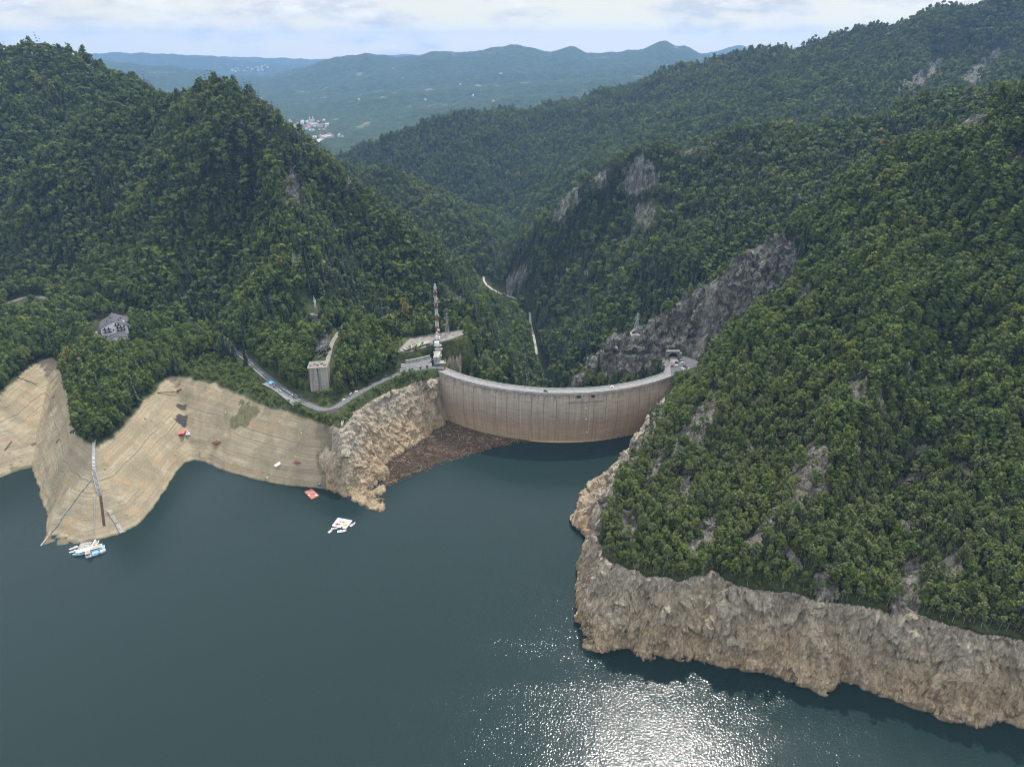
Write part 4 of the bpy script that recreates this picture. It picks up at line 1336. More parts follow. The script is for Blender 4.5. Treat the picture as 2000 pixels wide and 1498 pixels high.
# ------------------------------------------------------------------ mesh builder for the things
class MB:
    def __init__(s): s.V = []; s.F = []

    def add(s, V, F):
        b = len(s.V); s.V += [tuple(v) for v in V]; s.F += [tuple(b + i for i in f) for f in F]
        return s

    def box(s, c, d, rz=0.0, taper=1.0):
        cx, cy, cz = c; dx, dy, dz = d[0] / 2, d[1] / 2, d[2] / 2
        V = []
        for k, (sx, sy, sz) in enumerate([(-1, -1, -1), (1, -1, -1), (1, 1, -1), (-1, 1, -1), (-1, -1, 1), (1, -1, 1), (1, 1, 1), (-1, 1, 1)]):
            t = taper if sz > 0 else 1.0
            x, y = sx * dx * t, sy * dy * t
            V.append((cx + x * math.cos(rz) - y * math.sin(rz), cy + x * math.sin(rz) + y * math.cos(rz), cz + sz * dz))
        return s.add(V, [(3, 2, 1, 0), (4, 5, 6, 7), (0, 1, 5, 4), (1, 2, 6, 5), (2, 3, 7, 6), (3, 0, 4, 7)])

    def bar(s, a, b, w, h=None):
        h = h or w
        a = Vector(a); b = Vector(b); d = (b - a).normalized()
        u = d.cross(Vector((0, 0, 1)))
        if u.length < 1e-4: u = Vector((1, 0, 0))
        u.normalize(); n = u.cross(d)
        V = []
        for p in (a, b):
            for (i, j) in ((-1, -1), (1, -1), (1, 1), (-1, 1)):
                V.append(p + u * (w / 2 * i) + n * (h / 2 * j))
        return s.add(V, [(3, 2, 1, 0), (4, 5, 6, 7), (0, 1, 5, 4), (1, 2, 6, 5), (2, 3, 7, 6), (3, 0, 4, 7)])

    def prism(s, poly, z0, z1):
        n = len(poly)
        V = [(p[0], p[1], z0) for p in poly] + [(p[0], p[1], z1) for p in poly]
        area = sum(poly[i][0] * poly[(i + 1) % n][1] - poly[(i + 1) % n][0] * poly[i][1] for i in range(n))
        F = [tuple(range(n))[::-1], tuple(range(n, 2 * n))] + [(i, (i + 1) % n, n + (i + 1) % n, n + i) for i in range(n)]
        if area < 0: F = [f[::-1] for f in F]
        return s.add(V, F)

    def gable(s, c, L, W, H, over=0.4, rz=0.0, thick=0.3):
        """two roof slopes, ridge along local x"""
        cx, cy, cz = c; R = lambda x, y, z: (cx + x * math.cos(rz) - y * math.sin(rz), cy + x * math.sin(rz) + y * math.cos(rz), cz + z)
        l = L / 2 + over; w = W / 2 + over; dz = over * H / (W / 2)
        for sgn in (1, -1):
            V = [R(-l, 0, H), R(l, 0, H), R(l, sgn * w, -dz), R(-l, sgn * w, -dz)]
            V += [(v[0], v[1], v[2] + thick) for v in V]
            F = [(3, 2, 1, 0), (4, 5, 6, 7), (0, 1, 5, 4), (1, 2, 6, 5), (2, 3, 7, 6), (3, 0, 4, 7)]
            s.add(V, F if sgn < 0 else [f[::-1] for f in F])
        return s

    def gable_wall(s, c, L, W, H0, H1, rz=0.0):
        """body of a gabled house, ridge along local x"""
        cx, cy, cz = c; R = lambda x, y, z: (cx + x * math.cos(rz) - y * math.sin(rz), cy + x * math.sin(rz) + y * math.cos(rz), cz + z)
        l, w = L / 2, W / 2
        V = [R(-l, -w, 0), R(l, -w, 0), R(l, w, 0), R(-l, w, 0), R(-l, -w, H0), R(l, -w, H0), R(l, w, H0), R(-l, w, H0), R(-l, 0, H1), R(l, 0, H1)]
        return s.add(V, [(0, 1, 5, 4), (2, 3, 7, 6), (1, 2, 6, 9, 5), (3, 0, 4, 8, 7), (4, 5, 9, 8), (6, 7, 8, 9)])

    def hull(s, L, W, H, bow=0.35, z0=-0.35, flare=0.75, closed=True):
        """boat hull along +x, bow at +x, sheer rising to the bow"""
        st = [(-0.5, 0.86), (-0.3, 1.0), (0.0, 1.0), (0.5 - bow, 0.92), (0.5 - bow * .5, 0.62), (0.5 - bow * .15, 0.24), (0.5, 0.02)]
        V = []
        for (t, w) in st:
            sh = H * (1 + 0.35 * max(0, t + 0.1) ** 2 * 4)
            V += [(t * L, -w * W / 2, sh), (t * L * 0.97, -w * W / 2 * flare, z0), (t * L * 0.97, w * W / 2 * flare, z0), (t * L, w * W / 2, sh)]
        n = len(st); F = []
        for i in range(n - 1):
            a, b = i * 4, i * 4 + 4
            F += [(a + 1, b + 1, b, a), (a + 2, b + 2, b + 1, a + 1), (a + 3, b + 3, b + 2, a + 2)]
        F.append((0, 3, 2, 1))
        if closed: F += [(i * 4, i * 4 + 4, i * 4 + 7, i * 4 + 3) for i in range(n - 1)]
        return s.add(V, F)

    def cyl(s, a, b, r0, r1=None, n=10):
        r1 = r0 if r1 is None else r1
        a = Vector(a); b = Vector(b); d = (b - a).normalized()
        u = d.orthogonal().normalized(); w = d.cross(u)
        V = [a + (u * math.cos(k * 2 * math.pi / n) + w * math.sin(k * 2 * math.pi / n)) * r0 for k in range(n)]
        V += [b + (u * math.cos(k * 2 * math.pi / n) + w * math.sin(k * 2 * math.pi / n)) * r1 for k in range(n)]
        return s.add(V, [(k, (k + 1) % n, n + (k + 1) % n, n + k) for k in range(n)] + [tuple(range(n))[::-1], tuple(range(n, 2 * n))])

    def build(s, name, mat, parent=None, bevel=0.0, loc=None, rz=None):
        me = bpy.data.meshes.new(name)
        me.from_pydata(s.V, [], s.F); me.validate(); me.update()
        o = bpy.data.objects.new(name, me); COL.objects.link(o)
        me.materials.append(mat)
        if parent: o.parent = parent
        if loc is not None: o.location = loc
        if rz is not None: o.rotation_euler.z = rz
        if bevel:
            b = o.modifiers.new('edge', 'BEVEL'); b.width = bevel; b.segments = 1
        return o


def empty(name, loc=(0, 0, 0), rz=0.0, label=None, cat=None, group=None):
    o = bpy.data.objects.new(name, None); COL.objects.link(o)
    o.location = loc; o.rotation_euler = (0, 0, rz)
    o.empty_display_size = 1.0
    return tag(o, label, cat, group)


def copy_tree(o, parent=None):
    c = o.copy(); COL.objects.link(c)
    if parent: c.parent = parent
    for ch in [q for q in bpy.data.objects if q.parent == o]:
        copy_tree(ch, c)
    return c


_ts = np.concatenate([np.arange(250, 900, 0.5), np.arange(900, 3200, 1.5)])


def PG(u, v):
    """the point of the ground (or the lake) seen at a place in the photograph"""
    x, yy, zz = ray(u, v)
    Y = _ts; t = Y / yy
    X = x * t; Zr = CAM_H + zz * t
    g = np.maximum(ground(X, Y), 0.0)
    k = np.nonzero(Zr <= g)[0]
    k = k[0] if len(k) else len(Y) - 1
    return (float(X[k]), float(Y[k]), float(g[k]))


def gz(x, y): return float(max(0.0, ground(np.array([x]), np.array([y]))[0]))


def simple(name, col, rough=0.6, var=0.12, scale=1.5, spec=0.3, metal=0.0):
    g = G(name)
    oi = g.n('ShaderNodeTexCoord')
    n = g.n('ShaderNodeTexNoise'); n.inputs['Scale'].default_value = scale; n.inputs['Detail'].default_value = 5
    g.l(oi.outputs['Object'], n.inputs['Vector'])
    lo = tuple(c * (1 - var * 1.6) for c in col); hi = tuple(min(1, c * (1 + var)) for c in col)
    c = g.ramp(n.outputs['Fac'], [(0.32, lo), (0.66, hi)])
    b = g.bump(n.outputs['Fac'], 0.15, 0.1)
    g.bsdf(c, rough, b, spec, metal)
    return g.m


def weathered(name, col, dark, streak=(0.5, 0.5, 0.06), amount=0.8, world_scale=1.0):
    """concrete with vertical runs of dirt"""
    g = G(name)
    P = g.pos(streak[0] * world_scale, streak[1] * world_scale, streak[2] * world_scale)
    n = g.noise(P, 1.0, 6, 0.65)
    n2 = g.noise(g.pos(0.15, 0.15, 0.15), 1.0, 5, 0.6)
    c = g.ramp(n, [(0.36, dark), (0.52, col), (0.72, tuple(min(1, q * 1.25) for q in col))])
    c = g.mix(g.ramp(n2, [(0.4, 0.0), (0.65, amount * 0.5)]), c, tuple(q * 0.6 for q in col))
    g.bsdf(c, 0.9, g.bump(n, 0.2, 0.3), 0.15)
    return g.m


M_CONC = weathered('pale_concrete', (0.33, 0.315, 0.285), (0.19, 0.175, 0.155))
M_CONC_D = weathered('old_concrete', (0.36, 0.345, 0.31), (0.06, 0.055, 0.05), (0.45, 0.45, 0.035))
M_WHITE = simple('white_paint', (0.72, 0.73, 0.74), 0.5, 0.06)
M_WHITE_W = simple('white_render', (0.76, 0.77, 0.77), 0.8, 0.08, 0.6)
M_GREY = simple('grey_paint', (0.32, 0.33, 0.34), 0.6)
M_ROOF = simple('slate_grey_roof', (0.075, 0.074, 0.085), 0.75, 0.18, 2.0)
M_ROOF_B = simple('brown_roof', (0.085, 0.055, 0.048), 0.8, 0.2, 2.0)
M_WOOD = simple('brown_timber', (0.14, 0.09, 0.06), 0.8, 0.25, 3.0)
M_PLANK = simple('pale_timber', (0.36, 0.29, 0.21), 0.8, 0.25, 3.0)
M_RUST = simple('rusty_steel', (0.17, 0.065, 0.035), 0.85, 0.35, 2.5)
M_RED = simple('red_paint', (0.42, 0.085, 0.06), 0.55, 0.15)
M_RED_DECK = simple('faded_red_deck', (0.36, 0.155, 0.125), 0.8, 0.2)
M_REDP = simple('faded_red_panel', (0.55, 0.13, 0.12), 0.6, 0.12)
M_BLUE = simple('blue_paint', (0.05, 0.16, 0.40), 0.5, 0.12)
M_BLUE_L = simple('light_blue_paint', (0.20, 0.42, 0.62), 0.5, 0.12)
M_SKYB = simple('bright_blue_canvas', (0.10, 0.45, 0.72), 0.7, 0.1)
M_ORANGE = simple('orange_plastic', (0.72, 0.24, 0.05), 0.5, 0.1)
M_YELLOW = simple('yellow_plastic', (0.72, 0.42, 0.10), 0.5, 0.1)
M_MAROON = simple('maroon_cloth', (0.13, 0.05, 0.075), 0.8, 0.2)
M_GLASS = simple('dark_glass', (0.025, 0.032, 0.038), 0.12, 0.1, 1.0, 0.6)
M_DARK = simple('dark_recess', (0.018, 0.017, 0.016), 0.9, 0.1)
M_TYRE = simple('tyre_rubber', (0.02, 0.02, 0.02), 0.85, 0.1)
M_STEEL = simple('galvanised_steel', (0.34, 0.35, 0.36), 0.5, 0.12, 1.5, 0.4, 0.3)
M_MAST_R = simple('mast_red', (0.27, 0.075, 0.05), 0.6, 0.15)
M_MAST_W = simple('mast_white', (0.56, 0.56, 0.55), 0.6, 0.08)
M_PINK = simple('pink_banner', (0.42, 0.24, 0.33), 0.7, 0.25, 1.2)
M_STONE = weathered('grey_stone', (0.24, 0.215, 0.19), (0.10, 0.09, 0.08), (0.6, 0.6, 0.5))
M_ASPHALT = simple('asphalt', (0.105, 0.105, 0.11), 0.9, 0.12, 0.4, 0.2)
M_ASPHALT_P = simple('pale_asphalt', (0.20, 0.195, 0.195), 0.9, 0.10, 0.3, 0.2)
M_LINE = simple('road_paint', (0.62, 0.62, 0.60), 0.7, 0.1)
M_GRAVEL = simple('pale_gravel', (0.42, 0.39, 0.335), 0.95, 0.14, 0.5, 0.1)
M_CAR = {n: simple('car_paint_' + n, c, 0.3, 0.03, 1.0, 0.5) for n, c in {'white': (0.75, 0.76, 0.77), 'black': (0.02, 0.021, 0.024), 'grey': (0.17, 0.175, 0.185), 'silver': (0.46, 0.48, 0.50), 'blue': (0.03, 0.075, 0.19), 'teal': (0.03, 0.16, 0.20), 'red': (0.26, 0.03, 0.03)}.items()}


# ------------------------------------------------------------------ the dam
def mat_dam():
    g = G('dam_concrete')
    at = g.n('ShaderNodeVertexColor', layer_name='face')
    sp = g.n('ShaderNodeSeparateColor'); g.l(at.outputs['Color'], sp.inputs[0])
    s = g.math('MULTIPLY', sp.outputs[0], 300.0)          # metres along the arc
    z = g.math('MULTIPLY', sp.outputs[1], 61.0)           # metres above the lake
    co = g.n('ShaderNodeCombineXYZ'); g.l(s, co.inputs[0]); g.l(z, co.inputs[1])
    def mp(sx, sy):
        q = g.n('ShaderNodeMapping'); q.inputs['Scale'].default_value = (sx, sy, 1); g.l(co.outputs[0], q.inputs[0]); return q.outputs[0]
    # cast lifts and age
    n0 = g.noise(mp(0.06, 0.5), 1.0, 5, 0.6)
    hcol = g.ramp(g.math('ADD', sp.outputs[1], g.math('MULTIPLY', g.math('SUBTRACT', g.noise(mp(0.012, 0.04), 1, 4), 0.5), 0.35)),
                  [(0.02, (0.488, 0.359, 0.232)), (0.20, (0.439, 0.314, 0.201)), (0.38, (0.348, 0.257, 0.180)), (0.55, (0.354, 0.291, 0.227)), (0.75, (0.403, 0.342, 0.273)), (1.0, (0.415, 0.359, 0.294))])
    c = g.mix(0.55, hcol, g.ramp(n0, [(0.3, 0.62), (0.65, 1.22)]), 'MULTIPLY')
    n1 = g.noise(mp(0.5, 0.02), 1.0, 6, 0.7)
    c = g.mix(g.ramp(n1, [(0.44, 0.0), (0.62, 0.55)]), c, (0.213, 0.171, 0.129))
    nw = g.noise(mp(0.35, 0.012), 1.0, 5, 0.6)
    c = g.mix(g.ramp(nw, [(0.60, 0.0), (0.70, 0.40)]), c, (0.634, 0.547, 0.433))
    # horizontal lift joints
    lift = g.math('ABSOLUTE', g.math('SUBTRACT', g.math('FRACT', g.math('DIVIDE', z, 3.0)), 0.5))
    c = g.mix(g.ramp(lift, [(0.0, 0.30), (0.05, 0.0)]), c, (0.12, 0.10, 0.085))
    # vertical block joints, blackened from the crest down
    fr = g.math('ABSOLUTE', g.math('SUBTRACT', g.math('FRACT', g.math('DIVIDE', s, 13.4)), 0.5))
    wob = g.math('MULTIPLY', g.math('SUBTRACT', g.noise(mp(0.8, 0.3), 1, 4), 0.5), 0.035)
    line = g.ramp(g.math('ADD', fr, wob), [(0.010, 1.0), (0.028, 0.0)])
    blk = g.math('FLOOR', g.math('ADD', g.math('DIVIDE', s, 13.4), 0.0))
    wn = g.n('ShaderNodeTexWhiteNoise', noise_dimensions='1D'); g.l(blk, wn.inputs['W'])
    reach = g.math('SUBTRACT', 1.0, g.math('MULTIPLY', wn.outputs['Value'], 0.75))
    fade = g.n('ShaderNodeMapRange'); g.l(sp.outputs[1], fade.inputs['Value'])
    g.l(g.math('SUBTRACT', reach, 0.45), fade.inputs['From Min']); g.l(g.math('ADD', reach, 0.15), fade.inputs['From Max'])
    c = g.mix(g.math('MULTIPLY', line, g.math('ADD', g.math('MULTIPLY', fade.outputs[0], 0.6), 0.12)), c, (0.045, 0.038, 0.032))
    # brown drip apron under the crest
    drip = g.noise(mp(0.22, 0.05), 1.0, 5, 0.7)
    dz = g.n('ShaderNodeMapRange'); g.l(sp.outputs[1], dz.inputs['Value']); dz.inputs['From Min'].default_value = 0.80; dz.inputs['From Max'].default_value = 0.98
    c = g.mix(g.math('MULTIPLY', dz.outputs[0], g.ramp(drip, [(0.42, 0.0), (0.60, 0.7)])), c, (0.10, 0.078, 0.060))
    g.bsdf(c, 0.92, g.bump(n0, 0.15, 0.5), 0.15)
    return g.m


def arc_pt(a, r, z): return (DCX + r * math.cos(a), DCY + r * math.sin(a), z)


def arc_band(name, rings, a0, a1, n, mat, parent, closed=True, uv=False):
    """sweep a section [(r, z), ...] along the dam's plan circle"""
    V = []; F = []
    A = np.linspace(a0, a1, n); m = len(rings)
    for a in A:
        for (r, z) in rings: V.append(arc_pt(a, r, z))
    for i in range(n - 1):
        for j in range(m if closed else m - 1):
            p = i * m + j; q = i * m + (j + 1) % m
            F.append((p, q, q + m, p + m))
    me = bpy.data.meshes.new(name)
    if closed: F += [tuple(range(m))[::-1], tuple(range((n - 1) * m, n * m))]
    me.from_pydata(V, [], F); me.validate(); me.update()
    o = bpy.data.objects.new(name, me); COL.objects.link(o); me.materials.append(mat)
    if parent: o.parent = parent
    bm = bmesh.new(); bm.from_mesh(me); bmesh.ops.recalc_face_normals(bm, faces=bm.faces); bm.to_mesh(me); bm.free()
    if uv:
        c = np.ones((len(V), 4), np.float32)
        for i, a in enumerate(A):
            for j, (r, z) in enumerate(rings):
                c[i * m + j, 0] = (a - A_L) * DR / 300.0; c[i * m + j, 1] = max(0, z) / 61.0
        at = me.color_attributes.new('face', 'FLOAT_COLOR', 'POINT'); at.data.foreach_set('color', c.ravel())
    return o


def build_dam():
    root = empty('arch_dam', arc_pt((A_L + A_R) / 2, DR, 0), 0, 'curved pale concrete arch dam with stained joints and a road along its crest', 'dam')
    M = mat_dam()
    inv = Matrix.Translation(root.location).inverted()
    parts = []
    a0, a1 = A_L - 0.02, A_R + 0.005
    face = [(DR + 0.25, 58.6)] + [(DR + b, z) for z, b in ((50, 1.4), (40, 2.0), (30, 2.0), (20, 1.3), (10, 0.0), (0, -1.8), (-20, -7), (-110, -14))] + [(DR - 34, -110), (DR - 18, 0), (DR - 9, 40), (DR - 8, 58.6)]
    parts.append(arc_band('wall', face, a0, a1, 110, M, None, True, True))
    M2 = weathered('crest_concrete', (0.36, 0.34, 0.31), (0.17, 0.155, 0.135), (0.3, 0.3, 0.3))
    parts.append(arc_band('crest_slab', [(DR + 1.2, 58.9), (DR + 1.2, 60.8), (DR - 10.2, 60.8), (DR - 10.2, 58.9), (DR - 8, 58.63), (DR, 58.63)], a0, a1, 110, M2, None))
    parts.append(arc_band('roadway', [(DR - 1.6, 60.81), (DR - 1.6, 60.95), (DR - 8.4, 60.95), (DR - 8.4, 60.81)], a0, a1, 110, M_ASPHALT_P, None))
    for r0, r1, nm in ((DR + 1.15, DR - 1.5, 'footway'), (DR - 8.5, DR - 10.1, 'footway')):
        parts.append(arc_band(nm, [(r0, 60.81), (r0, 61.15), (r1, 61.15), (r1, 60.81)], a0, a1, 110, M_CONC, None))
    pale = simple('parapet_paint', (0.44, 0.43, 0.40), 0.85, 0.14, 0.2)
    parts.append(arc_band('parapet', [(DR + 1.12, 61.16), (DR + 1.12, 62.25), (DR + 0.78, 62.25), (DR + 0.78, 61.16)], a0, a1, 110, pale, None))
    parts.append(arc_band('parapet', [(DR - 9.75, 61.16), (DR - 9.75, 62.25), (DR - 10.08, 62.25), (DR - 10.08, 61.16)], a0, a1, 110, pale, None))
    parts.append(arc_band('centre_line', [(DR - 4.93, 60.955), (DR - 4.93, 60.96), (DR - 5.07, 60.96), (DR - 5.07, 60.955)], a0, a1, 110, M_LINE, None))
    # brackets under the slab at every block joint
    k = 0
    s = 6.7
    L = (A_R - A_L) * DR
    while s < L - 2:
        a = A_L + s / DR
        m = MB()
        V = [arc_pt(a + e, r, z) for e in (-0.9 / DR, 0.9 / DR) for r, z in ((DR + 0.35, 54.6), (DR + 0.35, 58.85), (DR + 1.15, 58.85), (DR + 1.05, 57.4))]
        m.add(V, [(0, 1, 2, 3), (7, 6, 5, 4), (0, 4, 5, 1), (1, 5, 6, 2), (2, 6, 7, 3), (3, 7, 4, 0)])
        parts.append(m.build('bracket', M2)); s += 13.4
    # gallery ledge and dark openings right of the middle
    aL = lambda u, v, z: (math.atan2(PZ(u, v, z)[1] - DCY, PZ(u, v, z)[0] - DCX) % (2 * math.pi))
    b0, b1 = aL(1108, 782, 52), aL(1176, 776, 52)
    parts.append(arc_band('spillway_ledge', [(DR + 1.3, 51.2), (DR + 2.6, 51.6), (DR + 2.6, 52.3), (DR + 1.3, 52.3)], b0, b1, 20, M2, None))
    for t in (0.30, 0.70):
        c0 = b0 + (b1 - b0) * (t - 0.05); c1 = b0 + (b1 - b0) * (t + 0.05)
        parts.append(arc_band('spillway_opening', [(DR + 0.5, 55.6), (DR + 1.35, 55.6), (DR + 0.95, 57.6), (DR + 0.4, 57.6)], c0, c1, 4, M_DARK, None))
    for v, z in ((796, 44), (817, 30), (839, 14)):
        a = aL(1144, v, z)
        parts.append(arc_band('level_marker', [(DR + 2.15, z - .7), (DR + 2.4, z - .7), (DR + 2.4, z + .7), (DR + 2.15, z + .7)], a - 0.7 / DR, a + 0.7 / DR, 2, M_WHITE, None))
    # straight wing wall carrying the lay-by on the right bank
    e = arc_pt(A_R, DR + 0.6, 0)
    w2 = PZ(1352, 728, 61.6)
    m = MB(); m.prism([(e[0], e[1]), (w2[0], w2[1]), (w2[0] + 2, w2[1] + 6), (e[0] + 1, e[1] + 9)], 0, 61.3)
    wing = m.build('wing_wall', M_CONC); parts.append(wing)
    m = MB(); m.bar((e[0] + .3, e[1] + .4, 61.75), (w2[0], w2[1] + .4, 61.75), 0.35, 0.9); parts.append(m.build('parapet', pale))
    dx, dy = w2[0] - e[0], w2[1] - e[1]; ln = math.hypot(dx, dy); nx_, ny_ = dy / ln, -dx / ln
    c = (e[0] + dx * .12 + nx_ * .3, e[1] + dy * .12 + ny_ * .3)
    m = MB(); m.box((c[0], c[1], 42), (2.6, 1.4, 15), math.atan2(dy, dx)); parts.append(m.build('gate_shaft', simple('shaft_rust', (0.075, 0.05, 0.042), 0.9, 0.3)))
    for p in parts:
        p.parent = root; p.matrix_parent_inverse = inv
    return root


# ------------------------------------------------------------------ roads
def ribbon(name, pts, off0, off1, lift, mat, thick=0.0, parent=None, z_ground=False):
    P = [np.array(p, float) for p in pts]
    V = []; F = []
    n = len(P)
    for i, p in enumerate(P):
        d = P[min(n - 1, i + 1)] - P[max(0, i - 1)]; d[2] = 0; d /= np.linalg.norm(d) + 1e-9
        nr = np.array([d[1], -d[0], 0])
        for o in (off0, off1):
            q = p + nr * o
            V.append((q[0], q[1], p[2] + lift))
        if thick:
            for o in (off0, off1):
                q = p + nr * o
                V.append((q[0], q[1], p[2] + lift - thick))
    m = 4 if thick else 2
    for i in range(n - 1):
        a, b = i * m, (i + 1) * m
        F.append((a, a + 1, b + 1, b)[::-1])
        if thick:
            F += [(a + 2, a + 3, b + 3, b + 2), (a, b, b + 2, a + 2), (a + 1, a + 3, b + 3, b + 1)]
    if thick: F += [(0, 2, 3, 1), ((n - 1) * m, (n - 1) * m + 1, (n - 1) * m + 3, (n - 1) * m + 2)]
    me = bpy.data.meshes.new(name); me.from_pydata(V, [], F); me.validate(); me.update()
    bm = bmesh.new(); bm.from_mesh(me); bmesh.ops.recalc_face_normals(bm, faces=bm.faces)
    if not thick:
        for f in bm.faces:
            if f.normal.z < 0: f.normal_flip()
    bm.to_mesh(me); bm.free()
    o = bpy.data.objects.new(name, me); COL.objects.link(o); me.materials.append(mat)
    if parent: o.parent = parent
    return o


def build_roads():
    R = resample(ROAD, 4.0)
    tag(ribbon('road', R, -3.9, 3.9, 0.02, M_ASPHALT, 0.5), kind='structure')
    tag(ribbon('road_centre_line', R, -0.09, 0.09, 0.026, M_LINE), kind='structure')
    tag(ribbon('road_edge_line', R, 3.3, 3.5, 0.026, M_LINE), kind='structure')
    # lake side (right of travel): low wall; find the visible stretches
    vis = [p for p in R if p[0] > -425]
    w = ribbon('roadside_wall', vis, 4.15, 4.55, 0.85, M_CONC, 1.6)
    tag(w, 'low pale parapet wall along the lake side of the left bank road', 'wall')
    # lay-by on the lake side
    lay = [PZ(u, v, 63) for u, v in [(516, 748), (536, 757), (556, 772), (578, 790)]]
    tag(ribbon('lay_by', resample(lay, 4), -3.0, 3.0, -0.01, M_ASPHALT_P, 0.5), kind='structure')
    zz = [PZ(u, v, 63) for u, v in [(551, 758), (556, 761), (562, 764), (567, 768), (571, 770), (572, 775), (575, 777)]]
    tag(ribbon('lay_by_line', zz, -0.35, 0.35, 0.035, M_LINE), kind='structure')
    # crest end to tunnel, and the lay-by floor
    e = arc_pt(A_R, DR - 5.0, 60.95)
    Rr = catmull([e, (e[0] + 5, e[1] + 16, 61.3), (189, 732, 61.75), (190, 748.4, 61.75)], 6)
    tag(ribbon('tunnel_road', Rr, -4.2, 4.2, 0.0, M_ASPHALT_P, 0.3), kind='structure')
    o = MB().prism([(p[0], p[1]) for p in PARKING_SLAB], 60.9, 61.69).build('parking_lot', M_ASPHALT)
    tag(o, kind='structure')
    left = [(x - 4.6, y, z) for x, y, z in Rr]
    w = ribbon('tunnel_road_wall', left[:-3], -0.2, 0.2, 1.0, M_CONC, 1.4)
    tag(w, 'curved pale parapet wall leading from the dam crest to the tunnel mouth', 'wall')
    for nm, T in (('track', TRACK[:13]), ('upper_track', TRACK[18:]), ('lower_track', TRACK_UP[:6])):
        tag(ribbon(nm, resample(T, 6), -2.2, 2.2, 0.1, M_GRAVEL, 1.5), kind='structure')


_pe = arc_pt(A_R, DR - 0.5, 0)
PARKING_SLAB = [(_pe[0], _pe[1] + 1), (_pe[0] + 3, _pe[1] + 20), (186, 738), (190, 748.5), (204, 748.5), (212, 740), (226, 722), (PZ(1352, 728, 61.6)[0], PZ(1352, 728, 61.6)[1] + 1.5)]


def build_tunnel():
    root = empty('tunnel_portal', (190.0, 745, 61.7), 0, 'concrete tunnel mouth with dark arched opening at the foot of the cliff', 'tunnel')
    # front wall with arched opening, 3 m jambs
    W, H, ow, oh, dep = 14.0, 7.4, 5.2, 3.8, 3.6
    arch = [(-ow, 0)] + [(ow * -math.cos(t), oh * 0.35 + oh * 1.15 * math.sin(t)) for t in np.linspace(0.0, math.pi, 13)] + [(ow, 0)]
    V = []; F = []
    n = len(arch)
    outer = []
    for (x, z) in arch:
        if z <= oh * 0.36: outer.append((math.copysign(W / 2, x), 0 if z == 0 else H * 0.4))
        else: outer.append((x * W / 2 / ow, H))
    outer[1] = (-W / 2, H); outer[-2] = (W / 2, H)
    for (x, z) in arch: V.append((x, 0, z))
    for (x, z) in outer: V.append((x, 0, z))
    for (x, z) in arch: V.append((x, dep, z))
    F = [(i, i + 1, n + i + 1, n + i) for i in range(n - 1)]
    MB().add(V, F).build('portal_wall', M_STONE, root)
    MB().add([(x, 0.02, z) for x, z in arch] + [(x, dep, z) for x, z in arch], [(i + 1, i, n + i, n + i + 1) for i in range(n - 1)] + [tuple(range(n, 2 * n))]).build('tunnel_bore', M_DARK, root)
    MB().box((0, 1.6, H + 0.35), (W + 1.0, 4.5, 0.6)).build('canopy', M_STONE, root)
    MB().box((-W / 2 - .8, 2, H / 2), (1.6, 4, H)).box((W / 2 + 1.6, 1.6, H / 2 - 1), (3.2, 3.2, H - 2)).build('side_wall', M_STONE, root)


# ------------------------------------------------------------------ vehicles
def make_car(col, kind='car', name='car'):
    root = empty(name)
    L, W, H = {'car': (4.4, 1.8, 1.45), 'suv': (4.8, 1.95, 1.75), 'van': (5.4, 2.0, 2.2)}[kind]
    bh = 0.82 if kind != 'van' else 1.1
    m = MB()
    prof = [(-L / 2, 0.35), (-L / 2, bh * 0.95), (-L * 0.36, bh), (L * 0.22, bh), (L / 2 - 0.15, bh * 0.8), (L / 2, 0.45), (L / 2, 0.35)]
    n = len(prof)
    V = [(x, -W / 2, z) for x, z in prof] + [(x, W / 2, z) for x, z in prof]
    m.add(V, [tuple(range(n))[::-1], tuple(range(n, 2 * n))] + [(i, (i + 1) % n, n + (i + 1) % n, n + i) for i in range(n)])
    m.build('body', M_CAR[col], root, 0.06)
    x0, x1 = (-L * 0.46, L * 0.24) if kind != 'car' else (-L * 0.36, L * 0.20)
    if kind == 'van': x1 = L * 0.34
    gl = MB(); V = []
    for (x, z, w) in ((x0, bh, W / 2 - 0.05), (x1, bh, W / 2 - 0.05), (x1 - 0.65, H - 0.08, W / 2 - 0.22), (x0 + 0.35, H - 0.08, W / 2 - 0.22)):
        V += [(x, -w, z), (x, w, z)]
    gl.add(V, [(0, 2, 4, 6), (7, 5, 3, 1), (2, 3, 5, 4), (6, 7, 1, 0), (4, 5, 7, 6)])
    gl.build('windows', M_GLASS, root)
    MB().box(((x0 + x1) / 2 - 0.15, 0, H - 0.04), (x1 - x0 - 0.95, W - 0.42, 0.07)).build('roof', M_CAR[col], root, 0.02)
    for sx in (-0.3, 0.31):
        for sy in (-1, 1):
            MB().cyl((L * sx, sy * (W / 2 - 0.2), 0.33), (L * sx, sy * (W / 2 + 0.01), 0.33), 0.33, None, 12).build('wheel', M_TYRE, root)
    return root


